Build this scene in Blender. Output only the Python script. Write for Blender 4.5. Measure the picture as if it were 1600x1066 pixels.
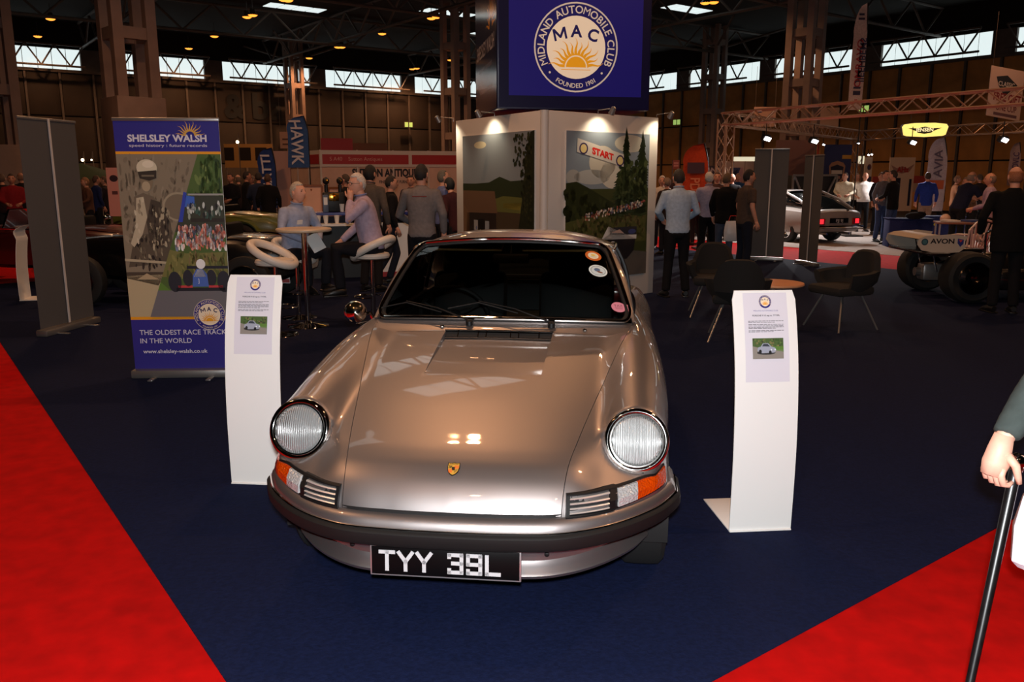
import bpy, bmesh, math, random
import numpy as np
from mathutils import Vector, Matrix
random.seed(7)
for o in list(bpy.data.objects): bpy.data.objects.remove(o)
SC = bpy.context.scene
COL = SC.collection
PI = math.pi
R = math.radians

# ------------------------------------------------------------------ camera, world, light, exposure
F_PX, PITCH, CAM_H = 1290.0, R(11.35), 1.66
cam_d = bpy.data.cameras.new('camera'); cam = bpy.data.objects.new('camera', cam_d); COL.objects.link(cam)
cam_d.sensor_width = 36.0; cam_d.lens = F_PX/1600*36.0; cam_d.clip_end = 300
cam.location = (0, 0, CAM_H); cam.rotation_euler = (PI/2 - PITCH, 0, 0)
SC.camera = cam
W = bpy.data.worlds.new('hall_surroundings'); SC.world = W; W.use_nodes = True
W.node_tree.nodes['Background'].inputs[0].default_value = (0.080, 0.045, 0.028, 1)
W.node_tree.nodes['Background'].inputs[1].default_value = 0.3
SC.view_settings.view_transform = 'Standard'; SC.view_settings.look = 'None'
SC.view_settings.gamma = 1.0; SC.view_settings.use_curve_mapping = False
SC.view_settings.exposure = 0.0
FLASH_W = 730.0          # the photographer's flash gun
LAMP_W = 80.0
fl = bpy.data.lights.new('camera_flash', 'SPOT'); fl.energy = FLASH_W; fl.shadow_soft_size = 0.03; fl.color = (0.96, 0.98, 1.0)
flo = bpy.data.objects.new('camera_flash', fl); COL.objects.link(flo); flo.location = (0.0, -0.04, CAM_H + 0.11)
flo.rotation_euler = cam.rotation_euler; fl.spot_size = R(98); fl.spot_blend = 0.45

# ------------------------------------------------------------------ pixel helpers: a real point for a place read off the photograph
def ray(px, py):
    u = (px-800)/F_PX; v = (533-py)/F_PX
    return Vector((u, math.cos(PITCH)+v*math.sin(PITCH), -math.sin(PITCH)+v*math.cos(PITCH)))
def G(px, py, z=0.0):
    r = ray(px, py); t = (z-CAM_H)/r.z
    return Vector((0, 0, CAM_H)) + r*t
def at(px, py, Y):
    r = ray(px, py)
    return Vector((0, 0, CAM_H)) + r*(Y/r.y)

def lin(c):
    def f(v):
        v /= 255.0
        return v/12.92 if v <= 0.04045 else ((v+0.055)/1.055)**2.4
    return (f(c[0]), f(c[1]), f(c[2]), 1.0)

# ------------------------------------------------------------------ materials (all node based)
MATS = {}
def mat(name, rgb, rough=0.5, metal=0.0, coat=0.0, emis=0.0, grain=0.0, scale=60.0, bump=0.0, spec=0.5, sheen=0.0):
    """rgb is 0-255 sRGB; grain = strength of a noise variation of the colour, bump = fine relief."""
    if name in MATS: return MATS[name]
    m = bpy.data.materials.new(name); m.use_nodes = True
    nt = m.node_tree; b = nt.nodes['Principled BSDF']
    c = lin(rgb)
    b.inputs['Base Color'].default_value = c
    b.inputs['Roughness'].default_value = rough; b.inputs['Metallic'].default_value = metal
    b.inputs['Coat Weight'].default_value = coat; b.inputs['Coat Roughness'].default_value = 0.03
    b.inputs['Specular IOR Level'].default_value = spec
    if sheen: b.inputs['Sheen Weight'].default_value = sheen
    if emis:
        b.inputs['Emission Color'].default_value = c; b.inputs['Emission Strength'].default_value = emis
    if grain or bump:
        tc = nt.nodes.new('ShaderNodeTexCoord'); no = nt.nodes.new('ShaderNodeTexNoise')
        no.inputs['Scale'].default_value = scale; no.inputs['Detail'].default_value = 4
        nt.links.new(tc.outputs['Object'], no.inputs['Vector'])
        if grain:
            rp = nt.nodes.new('ShaderNodeValToRGB')
            lo = [max(0, x*(1-grain)) for x in c[:3]]+[1]; hi = [min(1, x*(1+grain)) for x in c[:3]]+[1]
            rp.color_ramp.elements[0].position = 0.3; rp.color_ramp.elements[1].position = 0.7
            rp.color_ramp.elements[0].color = lo; rp.color_ramp.elements[1].color = hi
            nt.links.new(no.outputs['Fac'], rp.inputs['Fac']); nt.links.new(rp.outputs['Color'], b.inputs['Base Color'])
            if emis: nt.links.new(rp.outputs['Color'], b.inputs['Emission Color'])
        if bump:
            bp = nt.nodes.new('ShaderNodeBump'); bp.inputs['Strength'].default_value = bump; bp.inputs['Distance'].default_value = 0.01
            nt.links.new(no.outputs['Fac'], bp.inputs['Height']); nt.links.new(bp.outputs['Normal'], b.inputs['Normal'])
    MATS[name] = m
    return m
def glass_mat(name, tint, spec_rough=0.0, strength=1.0):
    if name in MATS: return MATS[name]
    m = bpy.data.materials.new(name); m.use_nodes = True; nt = m.node_tree
    nt.nodes.remove(nt.nodes['Principled BSDF'])
    t = nt.nodes.new('ShaderNodeBsdfTransparent'); t.inputs['Color'].default_value = tint
    g = nt.nodes.new('ShaderNodeBsdfGlossy'); g.inputs['Roughness'].default_value = spec_rough
    fr = nt.nodes.new('ShaderNodeFresnel'); fr.inputs['IOR'].default_value = 1.45
    mx = nt.nodes.new('ShaderNodeMixShader')
    nt.links.new(fr.outputs[0], mx.inputs[0]); nt.links.new(t.outputs[0], mx.inputs[1]); nt.links.new(g.outputs[0], mx.inputs[2])
    nt.links.new(mx.outputs[0], nt.nodes['Material Output'].inputs['Surface'])
    MATS[name] = m; return m
def print_mat(name='printed_colour', rough=0.45, emis=0.0, spec=0.4):
    """flat print: the ink colour comes from the mesh's colour attribute, with a faint paper grain."""
    if name in MATS: return MATS[name]
    m = bpy.data.materials.new(name); m.use_nodes = True; nt = m.node_tree; b = nt.nodes['Principled BSDF']
    a = nt.nodes.new('ShaderNodeAttribute'); a.attribute_name = 'Col'
    nt.links.new(a.outputs['Color'], b.inputs['Base Color'])
    b.inputs['Roughness'].default_value = rough; b.inputs['Specular IOR Level'].default_value = spec
    if emis:
        nt.links.new(a.outputs['Color'], b.inputs['Emission Color']); b.inputs['Emission Strength'].default_value = emis
    MATS[name] = m; return m

# ------------------------------------------------------------------ mesh builder
class MB:
    def __init__(s): s.v = []; s.f = []; s.m = []; s.c = []; s.cur = 0; s.col = (1, 1, 1, 1); s.s = []; s.sm = True
    def add(s, vs, fs, sm=None):
        o = len(s.v); s.v += [tuple(p) for p in vs]
        for f in fs:
            s.f.append([i+o for i in f]); s.m.append(s.cur); s.c.append(s.col); s.s.append(s.sm if sm is None else sm)
        return s
    def box(s, c, d, rz=0.0, rot=None, bev=0.0):
        x, y, z = d[0]/2, d[1]/2, d[2]/2
        M = rot if rot is not None else Matrix.Rotation(rz, 3, 'Z')
        if bev > 0:
            bm = bmesh.new(); bmesh.ops.create_cube(bm, size=1.0)
            for v in bm.verts: v.co = Vector((v.co.x*d[0], v.co.y*d[1], v.co.z*d[2]))
            bmesh.ops.bevel(bm, geom=list(bm.edges), offset=min(bev, min(d)*0.45), segments=2, affect='EDGES', profile=0.5)
            vs = [Vector(c)+M@v.co for v in bm.verts]; bm.verts.index_update(); fs = [[v.index for v in f.verts] for f in bm.faces]; bm.free()
            return s.add(vs, fs)
        vs = [Vector(c)+M@Vector((a*x, b*y, e*z)) for e in (-1, 1) for b in (-1, 1) for a in (-1, 1)]
        return s.add(vs, [(0, 2, 3, 1), (4, 5, 7, 6), (0, 1, 5, 4), (2, 6, 7, 3), (0, 4, 6, 2), (1, 3, 7, 5)], False)
    def bar(s, p, q, w, h=None, up=(0, 0, 1)):
        """a square bar from p to q"""
        p = Vector(p); q = Vector(q); d = (q-p); L = d.length; d.normalize()
        u = Vector(up)
        if abs(d.dot(u)) > 0.98: u = Vector((0, 1, 0))
        a = d.cross(u).normalized(); b = a.cross(d)
        M = Matrix((a, d, b)).transposed()
        return s.box((p+q)/2, (w, L, h or w), rot=M)
    def tube(s, pts, r, n=8, cap=True, closed=False, sc=None):
        """round tube along pts; r number or list; sc = optional (sx, sy) list of section scales"""
        P = [Vector(p) for p in pts]; N = len(P)
        rr = r if isinstance(r, (list, tuple)) else [r]*N
        vs = []; pu = None
        for i, p in enumerate(P):
            if closed: t = P[(i+1) % N]-P[i-1]
            else: t = P[min(i+1, N-1)]-P[max(i-1, 0)]
            if t.length < 1e-9: t = Vector((0, 0, 1))
            t.normalize()
            if pu is None:
                u = Vector((0, 0, 1)) if abs(t.z) < 0.9 else Vector((0, 1, 0))
                u = (u - t*u.dot(t)).normalized()
            else:
                u = pu - t*pu.dot(t)
                u = u.normalized() if u.length > 1e-6 else t.orthogonal().normalized()
            pu = u; w = t.cross(u)
            sx, sy = sc[i] if sc else (1, 1)
            for k in range(n):
                a = 2*PI*k/n
                vs.append(p + w*(math.cos(a)*rr[i]*sx) + u*(math.sin(a)*rr[i]*sy))
        fs = []
        for i in range(N if closed else N-1):
            j = (i+1) % N
            for k in range(n):
                l = (k+1) % n
                fs.append((i*n+k, i*n+l, j*n+l, j*n+k))
        if cap and not closed:
            fs.append(list(range(n-1, -1, -1))); fs.append([(N-1)*n+k for k in range(n)])
        return s.add(vs, fs)
    def cyl(s, p, q, r, r2=None, n=12): return s.tube([p, q], [r, r if r2 is None else r2], n)
    def rings(s, rings, n=16, cap=True):
        """loft of elliptical rings: (centre, rx, ry, tilt) in xy planes tilted about x by tilt"""
        vs = []
        for (c, rx, ry, tl) in rings:
            for k in range(n):
                a = 2*PI*k/n
                x, y = rx*math.cos(a), ry*math.sin(a)
                vs.append((c[0]+x, c[1]+y*math.cos(tl), c[2]+y*math.sin(tl)))
        fs = []
        N = len(rings)
        for i in range(N-1):
            for k in range(n):
                l = (k+1) % n
                fs.append((i*n+k, i*n+l, (i+1)*n+l, (i+1)*n+k))
        if cap: fs.append(list(range(n-1, -1, -1))); fs.append([(N-1)*n+k for k in range(n)])
        return s.add(vs, fs)
    def lathe(s, prof, c=(0, 0, 0), n=24, axis=None, arc=None, cap=False):
        """prof: (r, h) pairs turned about axis (default z) through c"""
        ax = Vector(axis or (0, 0, 1)).normalized()
        u = ax.orthogonal().normalized(); w = ax.cross(u)
        vs = []; C = Vector(c)
        for r, h in prof:
            for k in range(n):
                a = 2*PI*k/n
                vs.append(C + ax*h + u*(r*math.cos(a)) + w*(r*math.sin(a)))
        fs = []
        for i in range(len(prof)-1):
            for k in range(n):
                l = (k+1) % n
                fs.append((i*n+k, i*n+l, (i+1)*n+l, (i+1)*n+k))
        if cap:
            fs.append(list(range(n-1, -1, -1))); fs.append([(len(prof)-1)*n+k for k in range(n)])
        return s.add(vs, fs)
    def ball(s, c, r, n=12, m=8, rot=None):
        rx, ry, rz = r if isinstance(r, (list, tuple)) else (r, r, r)
        M = rot or Matrix.Identity(3); C = Vector(c)
        vs = [C+M@Vector((0, 0, -rz))]
        for i in range(1, m):
            la = -PI/2+PI*i/m
            for k in range(n):
                a = 2*PI*k/n
                vs.append(C+M@Vector((rx*math.cos(la)*math.cos(a), ry*math.cos(la)*math.sin(a), rz*math.sin(la))))
        vs.append(C+M@Vector((0, 0, rz))); fs = []
        for k in range(n):
            l = (k+1) % n
            fs.append((0, 1+l, 1+k)); fs.append((len(vs)-1, 1+(m-2)*n+k, 1+(m-2)*n+l))
            for i in range(m-2): fs.append((1+i*n+k, 1+i*n+l, 1+(i+1)*n+l, 1+(i+1)*n+k))
        return s.add(vs, fs)
    def grid(s, P, closed_u=False, flip=False):
        """P[i][j] points"""
        a = len(P); b = len(P[0]); vs = [p for r in P for p in r]; fs = []
        for i in range(a-1):
            for j in range(b if closed_u else b-1):
                k = (j+1) % b
                f = (i*b+j, i*b+k, (i+1)*b+k, (i+1)*b+j)
                fs.append(f[::-1] if flip else f)
        return s.add(vs, fs)
    def prism(s, poly, d, mp=None, sm=False):
        """polygon in (u,v), thickness d along w; mp(u,v,w)->xyz (default x,z plane with w = y)"""
        mp = mp or (lambda u, v, w: (u, w, v))
        n = len(poly)
        vs = [mp(u, v, 0) for u, v in poly]+[mp(u, v, d) for u, v in poly]
        fs = [list(range(n)), list(range(2*n-1, n-1, -1))]+[(i, i+n, (i+1) % n+n, (i+1) % n) for i in range(n)]
        return s.add(vs, fs, sm)
    def build(s, name, m, parent=None, sharp=35, recalc=True):
        me = bpy.data.meshes.new(name)
        me.from_pydata(s.v, [], s.f)
        ms = m if isinstance(m, (list, tuple)) else [m]
        for x in ms: me.materials.append(x)
        if len(ms) > 1: me.polygons.foreach_set('material_index', s.m)
        me.polygons.foreach_set('use_smooth', s.s)
        if any(x.name.startswith('printed') for x in ms):
            at_ = me.color_attributes.new('Col', 'FLOAT_COLOR', 'CORNER')
            cols = []
            for f, c in zip(s.f, s.c): cols += list(c)*len(f)
            at_.data.foreach_set('color', cols)
        if recalc:
            bm = bmesh.new(); bm.from_mesh(me); bmesh.ops.recalc_face_normals(bm, faces=bm.faces); bm.to_mesh(me); bm.free()
        me.update()
        if sharp: me.set_sharp_from_angle(angle=R(sharp))
        o = bpy.data.objects.new(name, me); COL.objects.link(o)
        if parent is not None: o.parent = parent
        return o

def thing(name, label, cat, loc=(0, 0, 0), rz=0.0, group=None):
    o = bpy.data.objects.new(name, None); COL.objects.link(o); o.empty_display_size = 0.1
    o.location = loc; o.rotation_euler = (0, 0, rz); o['label'] = label; o['category'] = cat
    if group: o['group'] = group
    return o
def tag(o, label, cat, group=None):
    o['label'] = label; o['category'] = cat
    if group: o['group'] = group
    return o
def struct(o, label=None):
    o['kind'] = 'structure'
    if label: o['label'] = label
    return o
def dup(root, loc, rz, label=None):
    r = root.copy(); COL.objects.link(r); r.location = loc; r.rotation_euler = (0, 0, rz)
    if label: r['label'] = label
    for ch in list(root.children):
        c = ch.copy(); COL.objects.link(c); c.parent = r
        for g in ch.children:
            d = g.copy(); COL.objects.link(d); d.parent = c
    return r
def copy_part(o, parent, loc=None, rot=None):
    c = o.copy(); COL.objects.link(c); c.parent = parent
    if loc is not None: c.location = loc
    if rot is not None: c.rotation_euler = rot
    return c

# ------------------------------------------------------------------ lettering and flat print
_tc = {}
def text_mesh(body, size=1.0, bold=0.0, align='CENTER'):
    k = (body, round(bold, 4), align)
    if k not in _tc:
        cu = bpy.data.curves.new('t', 'FONT'); cu.body = body; cu.size = 1.0; cu.offset = bold; cu.align_x = align; cu.resolution_u = 3
        o = bpy.data.objects.new('t', cu); COL.objects.link(o)
        dg = bpy.context.evaluated_depsgraph_get(); dg.update()
        me = bpy.data.meshes.new_from_object(o.evaluated_get(dg))
        _tc[k] = ([(v.co.x, v.co.y) for v in me.vertices], [list(p.vertices) for p in me.polygons])
        bpy.data.objects.remove(o); bpy.data.curves.remove(cu); bpy.data.meshes.remove(me)
    vs, fs = _tc[k]
    return [(x*size, y*size) for x, y in vs], fs
def text_w(body, size, bold=0.0):
    vs, _ = text_mesh(body, size, bold, 'LEFT')
    return (max(v[0] for v in vs) if vs else size*0.3)

class Print:
    """ink on a flat (or gently curved) sheet: mp(u, v, lift) -> xyz"""
    def __init__(s, mp, step=0.0004): s.mb = MB(); s.mb.sm = False; s.mp = mp; s.h = step; s.step = step
    def ink(s, c): s.mb.col = lin(c); return s
    def lay(s): s.h += s.step; return s
    def poly(s, pts, c):
        s.ink(c); s.mb.add([s.mp(u, v, s.h) for u, v in pts], [list(range(len(pts)))]); return s
    def rect(s, u0, v0, u1, v1, c, nv=1):
        s.ink(c)
        for i in range(nv):
            a = v0+(v1-v0)*i/nv; b = v0+(v1-v0)*(i+1)/nv
            s.mb.add([s.mp(u0, a, s.h), s.mp(u1, a, s.h), s.mp(u1, b, s.h), s.mp(u0, b, s.h)], [(0, 1, 2, 3)])
        return s
    def ell(s, u, v, a, b, c, n=28, a0=0.0, a1=2*PI, rot=0.0):
        full = abs(a1-a0-2*PI) < 1e-6
        P = []
        for k in range(n if full else n+1):
            t = a0+(a1-a0)*k/n; x, y = a*math.cos(t), b*math.sin(t)
            P.append((u+x*math.cos(rot)-y*math.sin(rot), v+x*math.sin(rot)+y*math.cos(rot)))
        return s.poly(P, c)
    def ring(s, u, v, r0, r1, c, n=48):
        s.ink(c); vs = []; fs = []
        for k in range(n):
            t = 2*PI*k/n
            vs += [s.mp(u+r0*math.cos(t), v+r0*math.sin(t), s.h), s.mp(u+r1*math.cos(t), v+r1*math.sin(t), s.h)]
            j = (k+1) % n
            fs.append((2*k, 2*k+1, 2*j+1, 2*j))
        s.mb.add(vs, fs); return s
    def text(s, body, u, v, size, c, bold=0.0, align='CENTER', sx=1.0, rot=0.0):
        s.ink(c); vs, fs = text_mesh(body, size, bold, align)
        cr, sr = math.cos(rot), math.sin(rot)
        s.mb.add([s.mp(u+x*sx*cr-y*sr, v+x*sx*sr+y*cr, s.h) for x, y in vs], fs); return s
    def arc_text(s, body, u, v, r, size, c, mid, span, bold=0.0, inward=False):
        """letters spread evenly by their widths about angle mid (radians) over span radians; inward: reads along the bottom"""
        ws = [text_w(ch, size, bold) if ch != ' ' else size*0.32 for ch in body]
        gap = 0.14*size
        T = sum(ws)+gap*(len(ws)-1); a = -span/2
        for ch, w in zip(body, ws):
            t = a+span*(w/2)/T
            a += span*(w+gap)/T
            if ch == ' ': continue
            if not inward:
                th = mid-t; s.text(ch, u+r*math.cos(th), v+r*math.sin(th), size, c, 0.0 if ch == 'M' else bold, rot=th-PI/2)
            else:
                th = mid+t; s.text(ch, u+r*math.cos(th), v+r*math.sin(th), size, c, bold, rot=th+PI/2)
        return s
    def build(s, name, parent, m=None): return s.mb.build(name, m or print_mat(), parent, sharp=0, recalc=False)

def sun_rays(p, u, v, r0, r1, c, n=11, wob=0.08, half=True):
    """the wavy rays of the rising sun emblem"""
    for i in range(n):
        t = PI*(i+0.5)/n
        ro = r1*(1.0 if i % 2 == 0 else 0.86)
        L = []; Rr = []
        for k in range(7):
            q = k/6; r = r0*1.12+(ro-r0*1.12)*q
            tt = t+wob*math.sin(q*2.2*PI)*(0.4+q*0.3)
            w = (1-q)*0.055*r1+0.004*r1
            x, y = math.cos(tt)*r, math.sin(tt)*r; nx, ny = -math.sin(tt), math.cos(tt)
            L.append((u+x+nx*w, v+y+ny*w)); Rr.append((u+x-nx*w, v+y-ny*w))
        for k in range(6): p.poly([L[k], L[k+1], Rr[k+1], Rr[k]], c)
BLUE = (38, 34, 118); CREAM = (232, 214, 186); GOLD = (226, 156, 28); WHITE = (225, 222, 222)
def club_emblem(p, u, v, r, field=BLUE, small=False):
    """round blue emblem: ring lettering, three letters and a rising sun"""
    p.ell(u, v, r, r, (200, 186, 170), 48); p.lay().ell(u, v, r*0.965, r*0.965, field, 48)
    p.lay().ell(u, v, r*0.70, r*0.70, CREAM, 40).lay()
    dk = (28, 26, 80)
    p.arc_text('MIDLAND AUTOMOBILE CLUB', u, v, r*0.755, r*0.24, (205, 190, 172), PI/2, R(236), bold=.014)
    if not small:
        p.arc_text('FOUNDED 1901', u, v, r*0.90, r*0.145, (205, 190, 172), -PI/2, R(66), inward=True, bold=.01)
        for t in (R(222), R(318)): p.ell(u+r*0.84*math.cos(t), v+r*0.84*math.sin(t), r*0.026, r*0.026, (205, 190, 172), 10)
    for ch, du, dv_, ro in (('M', -.36, .16, .24), ('A', 0, .235, 0), ('C', .37, .16, -.24)):
        if ch == 'M':
            k = r*.37; c_, s_ = math.cos(ro), math.sin(ro)
            p.poly([(u+r*du+k*(x*c_-y*s_), v+r*dv_+k*(x*s_+y*c_)) for x, y in [(-.42, 0), (-.42, .72), (-.27, .72), (0, .30), (.27, .72), (.42, .72), (.42, 0), (.28, 0), (.28, .46), (.05, .12), (-.05, .12), (-.28, .46), (-.28, 0)]], dk)
        else: p.text(ch, u+r*du, v+r*dv_, r*.37, dk, bold=.03, rot=ro)
    p.ell(u, v-r*0.44, r*0.24, r*0.24, GOLD, 20, 0, PI)
    p.rect(u-r*0.35, v-r*0.50, u+r*0.35, v-r*0.487, GOLD)
    sun_rays(p, u, v-r*0.44, r*0.24, r*0.66, GOLD, 13)
# ================================================================== the hall
HA = R(36.5); AX = Vector((math.cos(HA), math.sin(HA), 0)); BX = Vector((-math.sin(HA), math.cos(HA), 0))
C0 = Vector((3.05, 60.0, 0))
def HP(s, t, z=0.0):
    """hall frame: s metres out of the far corner along the one wall, t along the other"""
    p = C0 - AX*s - BX*t; return Vector((p.x, p.y, z))
HM = Matrix.Rotation(HA, 3, 'Z')
CLER0, CLER1, ROOF = 6.65, 7.65, 8.9
BAY = 5.9
M_red = mat('red_carpet', (168, 4, 3), rough=.92, grain=.18, scale=9, bump=.25, spec=.1)
M_blue = mat('navy_carpet', (15, 23, 52), rough=.95, grain=.22, scale=60, bump=.35, spec=.1)
M_grey = mat('grey_carpet', (156, 146, 140), rough=.95, grain=.15, scale=30, spec=.1)
M_steel = mat('dark_steel', (92, 80, 72), rough=.6, grain=.2, scale=3)
M_roof = mat('roof_deck', (24, 17, 13), rough=.9, grain=.3, scale=2)
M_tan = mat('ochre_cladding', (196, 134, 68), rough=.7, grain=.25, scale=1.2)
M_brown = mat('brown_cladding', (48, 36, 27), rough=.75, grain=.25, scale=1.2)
M_col = mat('brown_column_paint', (132, 108, 96), rough=.6, grain=.15, scale=2)
M_sky = mat('daylight_pane', (226, 240, 240), rough=.4, emis=1.0)
M_gap = mat('wall_dark_joint', (22, 15, 10), rough=.9)  # near-black backing wall that shows in the joints between cladding panels
EXT = 84.0
# floor (red aisle carpet over the whole hall)
m = MB(); m.sm = False
m.add([HP(-.3, -.3), HP(EXT, -.3), HP(EXT, EXT), HP(-.3, EXT)], [(0, 1, 2, 3)])
m.add([HP(-.3, -.3, -.2), HP(EXT, -.3, -.2), HP(EXT, EXT, -.2), HP(-.3, EXT, -.2)], [(0, 1, 2, 3)])
fl_ = struct(m.build('floor', mat('hall_floor', (62, 54, 50), rough=.8, grain=.2, scale=2), recalc=False))
m = MB(); m.sm = False
m.add([HP(-.3, -.3, ROOF), HP(EXT, -.3, ROOF), HP(EXT, EXT, ROOF), HP(-.3, EXT, ROOF)], [(0, 3, 2, 1)])
m.add([HP(-.3, -.3, ROOF+.2), HP(EXT, -.3, ROOF+.2), HP(EXT, EXT, ROOF+.2), HP(-.3, EXT, ROOF+.2)], [(0, 3, 2, 1)])
ceiling = struct(m.build('ceiling', M_roof, recalc=False))
def wall(name, fn, rot, mp, s_max):
    """backing wall, its cladding panels and its posts; fn(s, z, out) -> point"""
    m = MB(); L = s_max
    m.sm = False
    def q(z0, z1): m.add([fn(-.2, z0, 0), fn(L, z0, 0), fn(L, z1, 0), fn(-.2, z1, 0), fn(-.2, z0, -.2), fn(L, z0, -.2), fn(L, z1, -.2), fn(-.2, z1, -.2)],
        [(0, 1, 2, 3), (4, 7, 6, 5), (3, 2, 6, 7), (0, 4, 5, 1)])
    q(0, CLER0); q(CLER1, ROOF)
    w = struct(m.build(name, M_gap))
    pw = BAY/4; hs = ((0.1, 2.25), (2.32, 4.45), (4.52, CLER0-.12))
    pan = MB(); pan.box((0, 0, 0), (pw-.14, .05, 2.05), bev=.012); o0 = pan.build('panel', mp, w)
    first = True
    for i in range(int(36/pw)):
        for k, (z0, z1) in enumerate(hs):
            o = o0 if first else copy_part(o0, w); first = False
            o.location = fn((i+.5)*pw, (z0+z1)/2, .03); o.rotation_euler = (0, 0, rot); o.scale = (1, 1, (z1-z0)/2.05)
    pst = MB(); pst.box((0, 0, 0), (.10, .12, CLER0-.1)); p0 = pst.build('post', M_steel, w); first = True
    for i in range(int(36/pw)+1):
        o = p0 if first else copy_part(p0, w); first = False
        o.location = fn(i*pw, CLER0/2, .07); o.rotation_euler = (0, 0, rot)
    pr = MB(); pr.box((0, 0, 0), (.95, .25, CLER1-CLER0)); q0 = pr.build('pier', M_steel, w); first = True
    for i in range(7):
        o = q0 if first else copy_part(q0, w); first = False
        o.location = fn(i*BAY, (CLER0+CLER1)/2, -.05); o.rotation_euler = (0, 0, rot)
    b = MB(); b.sm = False
    b.bar(fn(0, CLER0-.06, .1), fn(L, CLER0-.06, .1), .16, .14); b.build('sill_beam', M_steel, w)
    return w
fL = lambda s, z, o=0.0: HP(s, 0, z) - BX*o
fR = lambda s, z, o=0.0: HP(0, s, z) - AX*o
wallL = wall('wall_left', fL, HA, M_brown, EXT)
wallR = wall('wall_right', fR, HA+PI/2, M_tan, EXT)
m = MB(); m.sm = False
for f in (lambda s, z: HP(EXT, s, z), lambda s, z: HP(s, EXT, z)):
    m.add([f(0, 0), f(EXT, 0), f(EXT, ROOF), f(0, ROOF)], [(0, 1, 2, 3)])
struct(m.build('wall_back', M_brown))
# clerestory windows: one per bay, with panes and mullions
pane0 = None; mul0 = None; k = 1
for fn, rot in ((fL, HA), (fR, HA+PI/2)):
    for i in range(6):
        m = MB(); m.box((0, 0, 0), (BAY-.95, .05, CLER1-CLER0)); w = struct(m.build('window_%d' % k, M_steel)); k += 1
        w.location = fn((i+.5)*BAY, (CLER0+CLER1)/2, -.10); w.rotation_euler = (0, 0, rot)
        sgn = -1 if fn is fL else 1
        n = 8; pw = (BAY-.95)/n
        for j in range(n):
            if pane0 is None:
                pm = MB(); pm.box((0, 0, 0), (pw-.03, .02, CLER1-CLER0-.03)); pane0 = pm.build('pane', M_sky, w); o = pane0
            else: o = copy_part(pane0, w)
            o.location = (-(BAY-.95)/2+pw*(j+.5), .035*sgn, 0)
# W-braced lattice girders hanging in front of the glazing and across the roof
ORD = ['first', 'second', 'third', 'fourth', 'fifth', 'sixth']
def lattice(name, p, q, depth, step, r=.035, flip=False, label=None, two=True):
    """name: thing; chords and zig-zag braces from p to q (top chord), depth down"""
    p = Vector(p); q = Vector(q); d = q-p; L = d.length; d.normalize()
    t = thing(name, label, 'roof truss', p)
    t['group'] = 'roof trusses'
    m = MB(); m.cyl((0, 0, 0), q-p, r*1.3, n=6); m.build('top_chord', M_steel, t)
    m = MB(); m.cyl((0, 0, -depth), q-p+Vector((0, 0, -depth)), r*1.3, n=6); m.build('bottom_chord', M_steel, t)
    m = MB(); m.cyl((0, 0, 0), (1, 0, 0), r, n=5); br = None
    n = max(2, int(L/step)); st = L/n
    for i in range(n):
        for (a0, z0, a1, z1) in ((i*st, 0, (i+.5)*st, -depth), ((i+.5)*st, -depth, (i+1)*st, 0)):
            A_ = d*a0+Vector((0, 0, z0)); B_ = d*a1+Vector((0, 0, z1)); v = B_-A_
            if br is None: br = m.build('brace', M_steel, t); o = br
            else: o = copy_part(br, t)
            o.location = A_; o.rotation_mode = 'QUATERNION'; o.rotation_quaternion = Vector((1, 0, 0)).rotation_difference(v); o.scale = (v.length, 1, 1)
    return t
T_LAB = 'dark steel lattice girder with zigzag braces running under the hall roof'
for i in range(6):
    for fn in (fL, fR):
        lattice('roof_truss', fn(i*BAY+.5, CLER1+.02, 1.1), fn((i+1)*BAY-.5, CLER1+.02, 1.1), CLER1-CLER0-.05, 1.05, .040, label='short zigzag girder before the %s clerestory window from the far corner on the %s wall' % (ORD[i], 'brown' if fn is fL else 'ochre'))
for i_, s in enumerate((12, 21, 30)): lattice('roof_truss', HP(s, .5, ROOF-.1), HP(s, 34, ROOF-.1), 1.15, 2.4, .05, label='long roof girder running towards the brown wall, %s from the far corner' % ORD[i_])
for i_, t_ in enumerate((9, 18, 27)): lattice('roof_truss', HP(.5, t_, ROOF-.12), HP(34, t_, ROOF-.12), 1.15, 2.4, .05, label='long roof girder running towards the ochre wall, %s from the far corner' % ORD[i_])
# rooflights in the deck
ks = k
for (s, t_, ls, lt) in ((17, 13, 2.6, 1.0), (23, 10, 2.6, 1.0), (27, 16, 3, 1.2), (33, 13, 3, 1.2), (12, 9, 2.4, .9), (9, 20, 2.4, 1.0), (14, 24, 2.6, 1.0), (26, 26, 3, 1.2), (30, 30, 3, 1.2), (36, 36, 3, 1.2), (30, 33.2, 3.2, 1.4)):
    m = MB(); m.box((0, 0, 0), (ls, lt, .06)); w = struct(m.build('window_%d' % k, M_steel)); k += 1
    w.location = HP(s, t_, ROOF-.02); w.rotation_euler = (0, 0, HA)
    pm = MB(); pm.box((0, 0, -.04), (ls/4-.06, lt-.08, .02)); p0 = pm.build('pane', M_sky, w)
    for j in range(4):
        o = p0 if j == 0 else copy_part(p0, w); o.location = (-ls/2+ls/4*(j+.5), 0, 0)
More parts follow.
